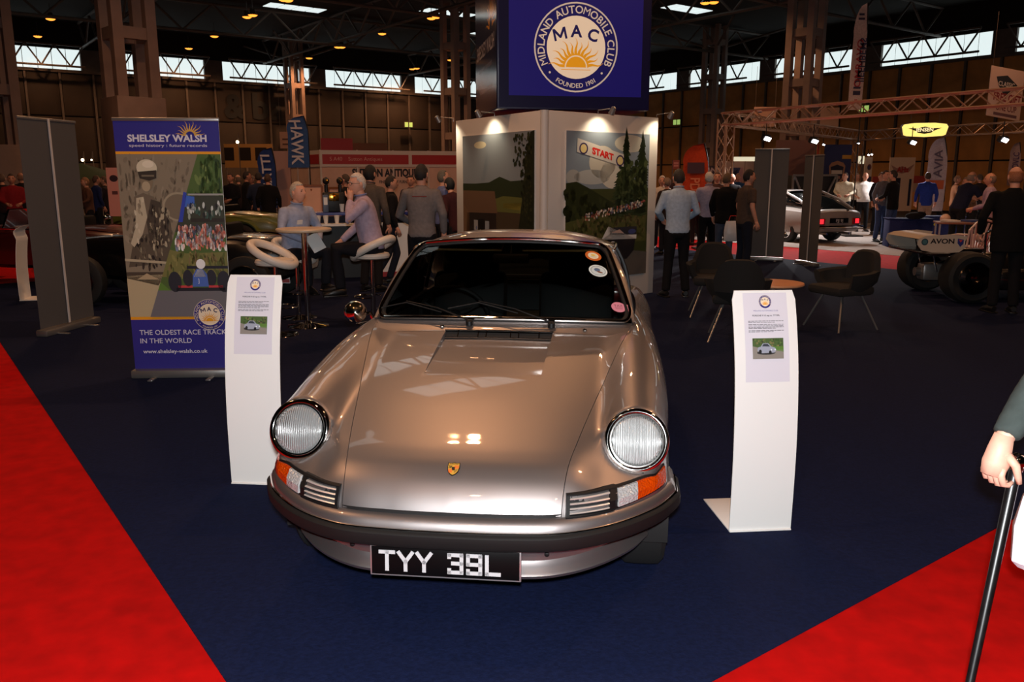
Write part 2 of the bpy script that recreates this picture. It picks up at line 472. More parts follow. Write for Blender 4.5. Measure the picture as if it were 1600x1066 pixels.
# lattice columns
def column(px, D, width, plinth, label, base=True, rung=1.65):
    p = at(px, 300, D); loc = Vector((p.x, p.y, 0))
    t = thing('lattice_column', label, 'column', loc, HA+R(8))
    h = width/2
    if plinth:
        m = MB(); m.box((0, 0, plinth/2), (width*1.12, width*1.12, plinth), bev=.02); m.build('plinth', M_col, t)
    pw = width*.235; z0 = plinth
    m = MB(); m.box((0, 0, (ROOF-z0)/2), (pw, pw, ROOF-z0)); o0 = None
    for sx in (-1, 1):
        for sy in (-1, 1):
            o = m.build('post', M_col, t) if o0 is None else copy_part(o0, t); o0 = o0 or o
            o.location = (sx*(h-pw/2), sy*(h-pw/2), z0)
    m = MB(); m.box((0, 0, 0), (width-pw*2+.02, pw*.8, .26)); r0 = None
    z = z0+1.4
    while z < ROOF-.5:
        for (x, y, rz) in ((0, h-pw/2, 0), (0, -h+pw/2, 0), (h-pw/2, 0, PI/2), (-h+pw/2, 0, PI/2)):
            o = m.build('rung', M_col, t) if r0 is None else copy_part(r0, t); r0 = r0 or o
            o.location = (x, y, z); o.rotation_euler = (0, 0, rz)
        z += rung
    # struts fanning out to the roof
    m = MB(); s0 = None
    m.cyl((0, 0, 0), (3.4, 0, 1.0), .06, n=6)
    for kk in range(4):
        o = m.build('strut', M_steel, t) if s0 is None else copy_part(s0, t); s0 = s0 or o
        o.location = (0, 0, ROOF-1.15); o.rotation_euler = (0, 0, kk*PI/2+PI/4)
    return t
column(220, 20.0, .98, 3.42, 'broad brown four-post column on a high plinth behind the blue roller banner')
column(8, 22.5, 1.0, 2.45, 'brown four-post column with plinth cut by the edge of the picture')
column(468, 47.0, .80, 0.1, 'slim four-post column between the clerestory windows above the blue feather flag')
column(714, 33.0, .82, 0.1, 'four-post column standing just behind the hanging blue cube')
column(1107, 43.0, .90, 0.1, 'slim four-post column behind the orange feather flag')
column(1243, 30.0, .98, 0.1, 'broad four-post column rising beside the tall white feather banner')
# hall lamps: pairs of small high-bay lamps, each with its own light
M_lampshell = mat('lamp_housing', (70, 60, 52), rough=.4, metal=.5)
M_bulb = mat('sodium_bulb', (255, 150, 52), rough=.4, emis=2.2)
lamp0 = None
def hall_lamp(p, label, power=None, r=.10, sc=1.0):
    global lamp0
    if lamp0 is None:
        lamp0 = thing('hall_lamp', label, 'lamp', p, 0, 'hall lamps'); t = lamp0
        m = MB(); m.lathe([(.02, .26), (.09, .24), (.10, .12), (.20, .0)], (0, 0, 0), 14); m.cyl((0, 0, .25), (0, 0, .6), .012, n=5); m.build('reflector', M_lampshell, t)
        m = MB(); m.lathe([(.0005, -.055), (.09, -.045), (.15, -.02), (.185, .02)], (0, 0, 0), 12); m.build('bulb', M_bulb, t)
    else: t = dup(lamp0, p, 0, label)
    t.location = p; t.scale = (sc, sc, sc)
    if power:
        l = bpy.data.lights.new('lamp_glow', 'SPOT'); l.energy = power; l.color = (1.0, .48, .22); l.shadow_soft_size = r
        l.spot_size = R(165); l.spot_blend = .6
        o = bpy.data.objects.new('lamp_glow', l); COL.objects.link(o); o.parent = t; o.location = (0, 0, -.10)
    return t
LAMP_WHERE = ['high above the plain grey banner', 'low down above the plain grey banner', 'just off the broad column above the blue roller banner', 'just above the clerestory window past the broad column',
 'first of a pair past the broad column', 'second of a pair past the broad column', 'cut by the top edge near the rooflight', 'first of the pair over the blue feather flag', 'second of the pair over the blue feather flag',
 'alone between the two rooflights', 'first of the pair beside the column by the cube', 'second of the pair beside the column by the cube', 'beside the slim column over the blue feather flag',
 'first of a pair low over the pink stall', 'second of a pair low over the pink stall', 'seen through the four-post column by the cube', 'first of the pair above the slim column past the cube', 'second of the pair above the slim column past the cube',
 'first of the pair just clear of the cube', 'second of the pair just clear of the cube', 'first of the pair past the slim column', 'second of the pair past the slim column',
 'alone next to the tall white feather banner', 'first of the pair over the brightest clerestory window', 'second of the pair over the brightest clerestory window', 'beside the rooflight cut by the top edge']
LAMP_LABEL = {}
LL2 = 'amber high-bay lamp over the stand, seen only as a glint in the silver hood'
LAMP_PX = [(79, 30), (59, 57), (295, 76), (335, 57), (386, 27), (395, 24), (443, 0), (528, 74), (534, 74), (597, 53), (674, 29), (682, 27), (483, 91), (644, 108), (651, 107), (704, 94),
  (1102, 5), (1115, 4), (1055, 112), (1063, 111), (1144, 100), (1151, 99), (1377, 69), (1518, 50), (1530, 48), (450, 1)]
for i, (px, py) in enumerate(LAMP_PX):
    p = G(px, py, 7.75)
    hall_lamp(p, LAMP_LABEL.get((px, py), 'small amber hall lamp %s' % LAMP_WHERE[i]), LAMP_W*3.1 if i % 2 == 0 or px > 1000 else None)
# the lamps over and behind the stand, seen only in the car's reflections
for (x, y) in ((-6, 3), (-5.6, 3), (5, 4), (5.4, 4), (-1.2, 9), (-.8, 9), (-7, 14), (-6.6, 14), (8, 13), (8.4, 13), (1, 17), (1.4, 17), (-1.9, -3.2), (2.4, -4), (14, 24), (-9, 24)):
    hall_lamp(Vector((x, y, 7.75)), LL2, LAMP_W*.50, r=.05, sc=.5)['group'] = 'lamps over the stand'
# carpets
def slab(name, pts, h, m_, label, z0=0.0):
    m = MB(); m.sm = False; n = len(pts)
    m.add([(p.x, p.y, z0+h) for p in pts]+[(p.x, p.y, z0) for p in pts], [list(range(n))]+[(i, i+n, (i+1) % n+n, (i+1) % n) for i in range(n)])
    return tag(m.build(name, m_), label, 'carpet')
K0 = Vector((-.38, 1.70, 0))
def KP(a, b, z=0.0): p = K0+AX*a+BX*b; return Vector((p.x, p.y, z))
slab('aisle_carpet', [KP(-4, -4), KP(16.1, -4), KP(16.1, 16.2), KP(-4, 16.2)], .004, M_red, 'red aisle carpet running round the navy carpet square')
slab('stand_carpet', [KP(0, 0), KP(13.6, 0), KP(13.6, 13.4), KP(0, 13.4)], .004, M_blue, 'navy blue carpet square under the silver car, with red aisle around it', z0=.004)
slab('stand_carpet', [KP(16.13, -14), KP(32, -14), KP(32, 14.5), KP(16.13, 14.5)], .008, M_grey, 'pale grey carpet under the white saloon car beyond the red aisle')
# big letters on the wall
t = thing('wall_lettering', 'huge dark letters reading & bar high on the brown hall wall', 'sign', (0, 0, 0))
M_let = mat('black_letters', (10, 8, 7), rough=.6)
for (px, ch, sz) in ((363, '&', 1.75), (403, 'b', 1.9), (428, 'a', 1.9), (452, 'r', 1.9)):
    vs, fs = text_mesh(ch, sz, .03)
    s_ = (23.1-18.8)/(470-350)*(350-px)+23.1
    m = MB(); m.sm = False
    base = fL(s_, 4.75, .12); m.add([base+AX*x+Vector((0, 0, y)) for x, y in vs], fs); m.build('letter', M_let, t, recalc=False)
# exit signs
M_exit = mat('exit_sign_lit', (190, 225, 120), rough=.4, emis=.55)
for (px, py, wall_) in ((638, 195, 'L'), (1058, 191, 'R'), (1350, 170, 'R')):
    r_ = ray(px, py)
    dirv = AX if wall_ == 'L' else BX
    M2 = Matrix(((dirv.x, r_.x), (dirv.y, r_.y))); sol = M2.inverted() @ Vector((C0.x, C0.y))
    P_ = Vector((0, 0, CAM_H))+r_*(sol[1]*.985)
    e = thing('exit_sign', {638: 'small lit green exit sign on the brown wall near the hanging cube', 1058: 'small lit green exit sign on the ochre wall above the orange flag', 1350: 'small lit green exit sign seen through the stand gantry'}[px], 'sign', P_, HA if wall_ == 'L' else HA+PI/2)
    m = MB(); m.box((0, 0, 0), (.62, .06, .34)); m.build('housing', M_black if 'M_black' in globals() else M_steel, e)
    sg_ = -1 if wall_ == 'L' else 1
    m = MB()
    for dx in (-.15, .15): m.box((dx, .04*sg_, 0), (.22, .02, .28))
    m.build('lit_panel', M_exit, e)
# ================================================================== the silver sports car
CAR_O, CAR_YAW = Vector((-0.215, 2.616, 0.008)), R(-6.26)
car = thing('sports_car', 'silver two-door sports car with round headlights and black number plate on the blue carpet', 'car', CAR_O, CAR_YAW)
M_paint = mat('silver_paint', (150, 144, 143), rough=0.44, metal=0.94, coat=0.9)
M_chrome = mat('chrome', (225, 222, 218), rough=0.07, metal=1.0)
M_black = mat('satin_black', (9, 9, 10), rough=.5, spec=.3)
M_rubber = mat('black_rubber', (15, 14, 14), rough=.6, spec=.3)
M_dark = mat('dark_void', (5, 5, 6), rough=0.8)
M_trimleather = mat('black_leatherette', (6, 6, 7), rough=.7, bump=.1, scale=200, spec=.12)
M_glass = glass_mat('clear_glass', (0.80, 0.85, 0.82, 1))
M_tyre = mat('tyre_rubber', (16, 16, 16), rough=0.75)

def nint(x, xs, ys): return np.interp(x, xs, ys)
def smx(a, b, k):
    h = np.clip(0.5+0.5*(a-b)/k, 0, 1); return b*(1-h)+a*h+k*h*(1-h)
def smn(a, b, k): return -smx(-a, -b, k)
def smooth_table(xs, ys):
    """monotone-ish cubic through a table, sampled finely"""
    xs = np.array(xs, float); ys = np.array(ys, float)
    m = np.gradient(ys, xs)
    X = np.linspace(xs[0], xs[-1], 400)
    i = np.clip(np.searchsorted(xs, X)-1, 0, len(xs)-2)
    h = xs[i+1]-xs[i]; t = (X-xs[i])/h
    Y = (2*t**3-3*t**2+1)*ys[i]+(t**3-2*t**2+t)*h*m[i]+(-2*t**3+3*t**2)*ys[i+1]+(t**3-t**2)*h*m[i+1]
    return lambda q: np.interp(q, X, Y)
Z_TOP = smooth_table([-.05, 0, .02, .055, .11, .18, .28, .50, .90, 1.40, 1.6, 3.05, 3.3, 3.6, 3.85, 4.02, 4.12],
                     [.44, .515, .555, .605, .652, .685, .715, .768, .838, .903, .925, .925, .905, .84, .75, .66, .58])
CREST = smooth_table([.2, .34, .5, .7, .9, 1.2, 1.5, 2.0, 2.5, 3.0, 3.4, 3.8, 4.1], [.80, .806, .822, .850, .872, .902, .912, .905, .896, .888, .858, .79, .70])
TUBE_R = smooth_table([.2, .4, .6, .9, 1.5, 3.0, 4.1], [.116, .117, .126, .138, .142, .160, .15])
TUBE_X = smooth_table([.2, .4, .9, 1.5, 2.4, 3.0, 3.5, 4.1], [.637, .637, .645, .648, .648, .668, .655, .56])
HALF_W = smooth_table([0, .3, .6, .9, 1.5, 2.4, 2.9, 3.13, 3.6, 4.1], [.735, .75, .775, .787, .785, .79, .82, .828, .80, .70])
FRONT_Y = smooth_table([0, .2, .4, .55, .65, .72, .79], [0, .006, .038, .125, .22, .31, .45])
def solid(x, y, z):
    fy = FRONT_Y(np.abs(x))
    zt = Z_TOP(y - fy*0.85*np.clip(1-y/0.9, 0, 1)) - 0.045*x*x
    w = np.clip((np.abs(x)-.40)/.13, 0, 1); w = w*w*(3-2*w)
    zt = zt + w*(smn(zt, .560+.60*(y-fy), .03)-zt)
    top = z - zt
    side = np.abs(x) - (HALF_W(y) - 0.45*(z-.50)**2 - 0.6*np.clip(.3-z, 0, 1)**2)
    front = (fy + 0.30*np.clip(z-.56, 0, 1)**1.0*0.4) - y
    rear = y - (4.09 - .25*np.clip(z-.55, 0, 1) - .28*x*x)
    base = smx(smx(top*.9, side, .05), smx(front, rear, .02), .02)
    r = TUBE_R(y); cx = TUBE_X(y); cz = CREST(y)-r
    tube = np.sqrt((np.abs(x)-cx)**2+(z-cz)**2)-r
    cut = -(y-HL_Y)*.932+(z-HL_Z)*.362+.004
    tube = smx(tube, cut, .012)
    tube = smx(tube, rear, .02)
    f = smn(base, tube, .045)
    # scoop in front of the headlight
    rx, ry, rz = np.abs(x)-.637, y-HL_Y, z-HL_Z
    ax = rx*0-ry*.932+rz*.362
    rad = np.sqrt(np.maximum(rx*rx+ry*ry+rz*rz-ax*ax, 0))
    carve = smx(rad-.118, -(ax+.012), .01)
    return smx(f, -carve, .018)
HL_Y, HL_Z = .345, .700
def cast(ox, oy, oz, dx, dy, dz, far=1.1):
    """outermost crossing of the solid along rays (arrays)"""
    n = 120
    ts = np.linspace(far, 0.0, n)[:, None]
    F = solid(ox+ts*dx, oy+ts*dy, oz+ts*dz)
    ins = F < 0
    k = np.where(ins.any(0), ins.argmax(0), n-1); k = np.maximum(k, 1)
    hi = ts[k-1, 0]; lo = ts[k, 0]
    for _ in range(22):
        md = (hi+lo)/2; f = solid(ox+md*dx, oy+md*dy, oz+md*dz)
        hi = np.where(f < 0, hi, md); lo = np.where(f < 0, md, lo)
    t = (hi+lo)/2
    return np.stack([ox+t*dx, oy+t*dy, oz+t*dz], -1)
PIV_F, PIV_Z, PIV_R = 0.62, 0.42, 3.62
stations = [(PIV_F, R(a)) for a in np.concatenate([np.linspace(4, 30, 22), np.linspace(31.5, 90, 34)])]
stations += [(y, R(90)) for y in np.linspace(PIV_F+.02, PIV_R, 110)]
stations += [(PIV_R, R(a)) for a in np.linspace(93, 178, 26)]
SEAM = smooth_table([-.1, 0, .05, .13, .28, .52, .92, 1.46, 1.6, 3.0, 3.3, 3.7, 4.1], [.379, .38, .385, .396, .424, .468, .545, .640, .655, .655, .60, .54, .50])
st_c = []
for (py, th) in stations:
    z0 = np.zeros(1)
    st_c.append(cast(z0, z0+py, z0+PIV_Z, z0, z0+math.cos(th)*-1, z0+math.sin(th))[0])
xs_st = [float(SEAM(c[1])) for c in st_c]
# --- hood
HOOD_END = 1.378
hood_idx = [i for i, c in enumerate(st_c) if c[1] <= HOOD_END and stations[i][1] <= R(90) and c[2] > .528]
def hood_u(uc): return np.concatenate([np.linspace(0, uc, 13), [uc+.0012], np.linspace(uc+.03, 1, 15)])
rows = []
hood_idx = [i for i in hood_idx if st_c[i][1] < HOOD_END-.006]+[-1]
for i in hood_idx:
    py, th = stations[i] if i >= 0 else (HOOD_END, R(90)); xs = (xs_st[i] if i >= 0 else float(SEAM(HOOD_END)))-.0025
    yc = st_c[i][1] if i >= 0 else HOOD_END
    xc = np.interp(yc, [.80, 1.33], [.250, .264]); uc = float(np.clip(xc/xs, .3, .6)) if yc > .80 else .250/.519
    u = hood_u(uc); x = u*xs; o = np.zeros_like(x)
    P = cast(x, o+py, o+PIV_Z, o, o-math.cos(th), o+math.sin(th))
    dep = .028*np.clip((yc-.80)/.53, 0, 1)**.85
    P[:13, 2] -= dep
    rows.append(P)
hood = MB(); FL = []
for P in rows:
    L = [(-p[0], p[1], p[2]) for p in P[:0:-1]]
    FL.append(L+[tuple(p) for p in P])
hood.grid(FL)
# turned-down edges so that the lid has thickness
n = len(FL[0])
for edge in ([r[0] for r in FL], [r[-1] for r in FL], FL[0], FL[-1]):
    hood.grid([edge, [(p[0]*0.995, p[1]+.004, p[2]-.02) for p in edge]])
hood.build('hood', M_paint, car, sharp=28)
HOOD_FRONT = [p for p in FL[0]]
# --- body shell (fenders, doors, rear), both sides
ph = np.concatenate([np.linspace(0, 90, 46)])
rowsB = []
for i, (py, th) in enumerate(stations):
    xs = xs_st[i]; a = np.radians(ph); o = np.zeros_like(a)
    dx = np.sin(a); df = np.cos(a)
    P = cast(o+xs, o+py, o+PIV_Z, dx, -df*math.cos(th), df*math.sin(th))
    zz = np.linspace(PIV_Z-.022, .17, 12); o2 = np.zeros_like(zz)
    if R(89) < th < R(91):
        Q = cast(o2+xs, o2+py, zz, o2+1, o2, o2)
    else:
        Q = np.repeat(P[-1:], 12, 0)
    rowsB.append(np.concatenate([P, Q], 0))
RB = np.array(rowsB)
def arch(y, z):
    for cy, rr in ((.86, .352), (3.13, .352)):
        d = math.hypot(y-cy, z-.30)
        if d < rr: return cy, rr, d
    return None
shell = MB(); 
for sg in (1, -1):
    vs = []; ins = []
    for i in range(RB.shape[0]):
        for j in range(RB.shape[1]):
            x, y, z = RB[i, j]
            a = arch(y, z) if x > .62 else None
            if a:
                s = a[1]/max(a[2], 1e-3); vs.append((sg*x, a[0]+(y-a[0])*s, .30+(z-.30)*s)); ins.append(True)
            else: vs.append((sg*x, y, z)); ins.append(False)
    nb = RB.shape[1]; fs = []
    for i in range(RB.shape[0]-1):
        for j in range(nb-1):
            q = (i*nb+j, i*nb+j+1, (i+1)*nb+j+1, (i+1)*nb+j)
            if all(ins[k] for k in q): continue
            if min(vs[k][2] for k in q) < .412 and max(vs[k][1] for k in q) < .68: continue
            p0, p1, p2, p3 = [Vector(vs[k]) for k in q]
            if (p1-p0).length < 1e-6 and (p3-p2).length < 1e-6: continue
            fs.append(q)
    shell.add(vs, fs)
    for cy in (.86, 3.13):   # arch lips
        lip = [[(sg*(float(HALF_W(cy))-.012-w), cy+.352*math.cos(t), .30+.352*math.sin(t)) for w in (-.004, .10, .25)] for t in np.linspace(R(-12), R(192), 30)]
        lp = MB(); lp.grid(lip); lp.build('wheel_arch_liner', M_dark, car)
    shell.grid([[(sg*p[0], p[1], p[2]), (sg*p[0]-sg*.004, p[1]+.004, p[2]-.02)] for p in RB[:, 0][:175] if p[1] < 1.5])
# cowl panel between hood and windscreen
def cowl_pt(x, y):
    z0 = float(Z_TOP(HOOD_END)-.045*x*x); y1 = 1.465+.065*abs(x/.655)**2.2; z1 = .940-.016*(x/.655)**2
    t = min(1, max(0, (y-HOOD_END)/(y1-HOOD_END)))
    return z0+.055*(y-HOOD_END)+(z1-z0-.055*(y-HOOD_END))*t**1.6
shell.grid([[(x, HOOD_END+.005+t*(1.475+.065*abs(x/.655)**2.2-HOOD_END), cowl_pt(x, HOOD_END+.005+t*(1.475+.065*abs(x/.655)**2.2-HOOD_END))) for x in np.linspace(-.655, .655, 31)] for t in np.linspace(0, 1, 9)])
# engine deck
shell.grid([[(u*.66, y, float(Z_TOP(y)-.05*(u*.66)**2)) for u in np.linspace(-1, 1, 21)] for y in np.linspace(3.2, 4.05, 18)])
body = shell.build('body_shell', M_paint, car, sharp=55)
# floor pan, wheel wells and dark space behind the grilles
u = MB()
u.box((0, 2.3, .22), (1.24, 2.6, .04)); u.box((0, .78, .42), (.98, .8, .26)); u.box((0, 3.5, .45), (1.0, .8, .4))
for sg in (1, -1):
    for cy in (.86, 3.13): u.box((sg*.50, cy, .42), (.06, .74, .42))
    u.box((sg*.52, .40, .52), (.20, .12, .20))
    u.box((sg*.68, 2.0, .30), (.12, 1.5, .22))
u.box((0, .22, .44), (.70, .12, .14))
u.build('underbody', M_dark, car)

# --- windscreen, trim, roof and glass
def ws_pt(u, v, lift=0.0):
    bx, by, bz = .655*u, 1.465+.065*abs(u)**2.2, .944-.016*u*u
    tx, ty, tz = .515*u, 1.93+.055*u*u, 1.302-.034*u*u
    b = .022*4*v*(1-v)
    return (bx+(tx-bx)*v, by+(ty-by)*v-b*.57-lift*.57, bz+(tz-bz)*v+b*.82+lift*.82)
def rrect(n=96, cr=.16, asp=1.9):
    """rounded-rectangle outline in (u in -1..1, v in 0..1)"""
    out = []
    cu, cv = cr/asp*1.0, cr
    for (cx, cy, a0) in ((1-cu, 1-cv, 0), (-1+cu, 1-cv, 90), (-1+cu, cv, 180), (1-cu, cv, 270)):
        for k in range(9):
            a = R(a0+90*k/8); out.append((cx+cu*math.cos(a), cy+cv*math.sin(a)))
    res = []
    for i in range(len(out)):
        p, q = out[i], out[(i+1) % len(out)]; m = max(1, int(math.hypot((q[0]-p[0]), q[1]-p[1])/.12))
        for k in range(m): res.append((p[0]+(q[0]-p[0])*k/m, p[1]+(q[1]-p[1])*k/m))
    return res
def pane(mb, fn, s=1.0, rings=6, out=None):
    out = out or rrect()
    vs = [fn(0, .5)]; fs = []
    N = len(out)
    for r in range(1, rings+1):
        q = r/rings*s
        vs += [fn(a*q, .5+(b-.5)*q) for a, b in out]
    for k in range(N):
        l = (k+1) % N
        fs.append((0, 1+k, 1+l))
        for r in range(rings-1): fs.append((1+r*N+k, 1+(r+1)*N+k, 1+(r+1)*N+l, 1+r*N+l))
    mb.add(vs, fs)
OUTL = rrect()
m = MB(); pane(m, ws_pt, .985); m.build('windscreen', M_glass, car, sharp=0)
m = MB(); m.tube([ws_pt(a*.985, .5+(b-.5)*.975, -.002) for a, b in OUTL], .013, 8, closed=True); m.build('windscreen_seal', M_rubber, car)
m = MB(); m.tube([ws_pt(a*1.005, .5+(b-.5)*1.01, .011) for a, b in OUTL], .0095, 8, closed=True); m.build('windscreen_trim', M_chrome, car)
def rw_pt(u, v, lift=0.0):
    bx, by, bz = .56*u, 3.36-.06*u*u, .93-.01*u*u
    tx, ty, tz = .46*u, 2.78-.06*u*u, 1.245-.03*u*u
    b = .03*4*v*(1-v)
    return (bx+(tx-bx)*v, by+(ty-by)*v+(b+lift)*.5, bz+(tz-bz)*v+(b+lift)*.85)
m = MB(); pane(m, rw_pt, .985); m.build('rear_window', M_glass, car, sharp=0)
m = MB(); m.tube([rw_pt(a*1.0, .5+(b-.5), .004) for a, b in OUTL], .011, 8, closed=True); m.build('rear_window_trim', M_chrome, car)
ROOF_Z = smooth_table([1.90, 2.0, 2.2, 2.45, 2.7, 2.9], [1.302, 1.318, 1.334, 1.332, 1.300, 1.235])
def side_bot(s): y = 1.535+1.82*s; return (.664-.03*max(0, s-.75)*2, y, .918-.01*s)
def side_top(s): y = 2.00+.93*s; return (.548+.022*math.sin(PI*min(1, s*1.3))*.8-.03*max(0, s-.7), y, 1.245+.02*math.sin(PI*s)-.035*s)
def side_pt(s, t, out=0.0):
    a, b = side_bot(s), side_top(s); k = .028*4*t*(1-t)+out
    return (a[0]+(b[0]-a[0])*t+k*.9, a[1]+(b[1]-a[1])*t, a[2]+(b[2]-a[2])*t+k*.3)
roof = MB()
g = []
for s in np.linspace(0, 1, 17):
    e = side_top(s); row = []
    yc0 = 1.925+.885*s
    for u in np.linspace(-1, 1, 25):
        y = yc0+(e[1]-yc0)*u*u
        zc = float(ROOF_Z(1.925+.885*s)); x = e[0]*math.sin(u*PI/2)/1.0 if abs(u) < 1 else e[0]*u
        z = e[2]+(zc-e[2])*(1-abs(x/e[0])**3.2)
        row.append((x, y, z))
    g.append(row)
roof.grid(g)
for sg in (1, -1):   # pillars and window frames
    def strip(s0, s1, t0, t1, ns=3, nt=6):
        roof.grid([[((lambda p: (sg*p[0], p[1], p[2]))(side_pt(s, t, .004))) for t in np.linspace(t0, t1, nt)] for s in np.linspace(s0, s1, ns)])
    strip(0, .035, 0, 1); strip(.80, 1.0, 0, 1, 6); strip(.035, .80, .955, 1, 12, 3); strip(.035, .8, 0, .03, 12, 2)
    # windscreen pillar face between screen and side glass
    roof.grid([[(sg*abs(p[0]), p[1], p[2]) for p in (ws_pt(1.0, v, .004), tuple(Vector(ws_pt(1.0, v, .004)).lerp(Vector(side_pt(0, v, .004)), .5)+Vector((.006, -.004, .006))), side_pt(0, v, .004))] for v in np.linspace(0, 1, 10)])
    roof.grid([[(sg*abs(p[0]), p[1], p[2]) for p in (rw_pt(1.0, v, .0), tuple(Vector(rw_pt(1.0, v)).lerp(Vector(side_pt(1, v)), .5)+Vector((.015, 0, .015))), side_pt(1, v, .004))] for v in np.linspace(0, 1, 8)])
    # shoulder strip joining greenhouse to the fender top
    roof.grid([[(sg*.66, y, .912), (sg*.655, y, .90)] for y in np.linspace(1.5, 3.3, 12)])
roof.build('roof', M_paint, car, sharp=50)
for sg in (1, -1):
    m = MB(); m.grid([[((sg*p[0], p[1], p[2])) for p in [side_pt(s, t, -.004) for t in np.linspace(.02, .965, 6)]] for s in np.linspace(.03, .81, 14)])
    m.build('side_window', M_glass, car, sharp=0)
    m = MB(); m.tube([(sg*p[0], p[1], p[2]) for p in [side_pt(s, 1.0, .012) for s in np.linspace(0, 1, 20)]], .007, 6)
    m.build('drip_rail', M_chrome, car)
    m = MB(); m.tube([(sg*p[0], p[1], p[2]) for p in [side_pt(.53, t, .004) for t in np.linspace(0, .98, 8)]], .010, 6); m.build('door_pillar', M_black, car)
# --- cowl grille: a black slot with a bright frame at the back of the hood
m = MB(); zf = cowl_pt(0, HOOD_END)-.004
m.add([(-.262, 1.338, zf-.026), (.262, 1.338, zf-.026), (.266, HOOD_END+.004, zf-.004), (-.266, HOOD_END+.004, zf-.004)], [(0, 1, 2, 3)], False)
gr = m.build('cowl_grille', M_dark, car)
for x in (-.20, -.10, -.06, .06, .10, .20):
    m = MB(); m.bar((x, 1.34, zf-.022), (x, HOOD_END, zf-.002), .005); m.build('grille_slat', M_chrome, gr)
m = MB()
m.tube([(-.268, HOOD_END+.004, zf+.004), (0, HOOD_END+.004, zf+.007), (.268, HOOD_END+.004, zf+.004)], .004, 6)
m.tube([(-.262, 1.336, zf-.022), (0, 1.336, zf-.020), (.262, 1.336, zf-.022)], .003, 6)
m.build('grille_frame', M_chrome, gr)
# --- wipers, washer jets
for bx, tipx in ((-.155, -.50), (.255, -.12)):
    base = Vector((bx, 1.435, cowl_pt(bx, 1.435)+.012))
    m = MB(); m.lathe([(.018, -.014), (.018, .006), (.012, .014), (.001, .016)], base, 12); w = m.build('wiper', M_black, car)
    ub = tipx/.63; tip = Vector(ws_pt(ub, .16, .02)); mid = base.lerp(tip, .5)+Vector((0, -.012, .022))
    m = MB(); m.tube([base+Vector((0, 0, .01)), mid, tip], [.0045, .0035, .003], 6); m.build('wiper_arm', M_black, w)
    c = tip
    m = MB(); m.tube([ws_pt(ub-.24, .09, .012), ws_pt(ub, .15, .016), ws_pt(ub+.32, .05, .012)], .0035, 6); m.build('wiper_blade', M_rubber, w)
for x in (-.29, .42):
    m = MB(); z = cowl_pt(x, 1.42); m.lathe([(.011, 0), (.011, .006), (.006, .012), (.001, .013)], (x, 1.42, z), 10); m.build('washer_jet', M_chrome, car)

# --- headlights
HN = Vector((0, -.932, .362)).normalized()
M_ref = mat('lamp_reflector', (205, 205, 208), rough=0.16, metal=1.0)
def lens_mat():
    """moulded headlamp glass: clear, a little milky, with vertical ribs"""
    if 'ribbed_lens' in MATS: return MATS['ribbed_lens']
    m = glass_mat('ribbed_lens', (0.90, 0.95, 0.95, 1), .05); nt = m.node_tree
    tc = nt.nodes.new('ShaderNodeTexCoord'); wv = nt.nodes.new('ShaderNodeTexWave'); wv.bands_direction = 'X'; wv.inputs['Scale'].default_value = 38; wv.inputs['Distortion'].default_value = .3
    bp = nt.nodes.new('ShaderNodeBump'); bp.inputs['Strength'].default_value = 1.0; bp.inputs['Distance'].default_value = .004
    nt.links.new(tc.outputs['Object'], wv.inputs['Vector']); nt.links.new(wv.outputs['Fac'], bp.inputs['Height'])
    old = [n for n in nt.nodes if n.type == 'MIX_SHADER'][0]
    df = nt.nodes.new('ShaderNodeBsdfDiffuse'); df.inputs['Color'].default_value = (.80, .84, .84, 1)
    gl = nt.nodes.new('ShaderNodeBsdfGlossy'); gl.inputs['Roughness'].default_value = .25
    m1 = nt.nodes.new('ShaderNodeMixShader'); m1.inputs[0].default_value = .45
    nt.links.new(df.outputs[0], m1.inputs[1]); nt.links.new(gl.outputs[0], m1.inputs[2])
    m2 = nt.nodes.new('ShaderNodeMixShader'); m2.inputs[0].default_value = .38
    nt.links.new(old.outputs[0], m2.inputs[1]); nt.links.new(m1.outputs[0], m2.inputs[2])
    nt.links.new(m2.outputs[0], nt.nodes['Material Output'].inputs['Surface'])
    for nd in nt.nodes:
        if nd.type in ('BSDF_GLOSSY', 'FRESNEL', 'BSDF_DIFFUSE'): nt.links.new(bp.outputs['Normal'], nd.inputs['Normal'])
    return m
def ribbed_reflector():
    m = mat('ribbed_reflector', (112, 114, 118), rough=.32, metal=1.0); nt = m.node_tree; b = nt.nodes['Principled BSDF']
    tc = nt.nodes.new('ShaderNodeTexCoord'); wv = nt.nodes.new('ShaderNodeTexWave'); wv.bands_direction = 'X'; wv.inputs['Scale'].default_value = 34; wv.inputs['Distortion'].default_value = .8
    bp = nt.nodes.new('ShaderNodeBump'); bp.inputs['Strength'].default_value = 1.0; bp.inputs['Distance'].default_value = .03
    nt.links.new(tc.outputs['Object'], wv.inputs['Vector']); nt.links.new(wv.outputs['Fac'], bp.inputs['Height']); nt.links.new(bp.outputs['Normal'], b.inputs['Normal'])
    return m
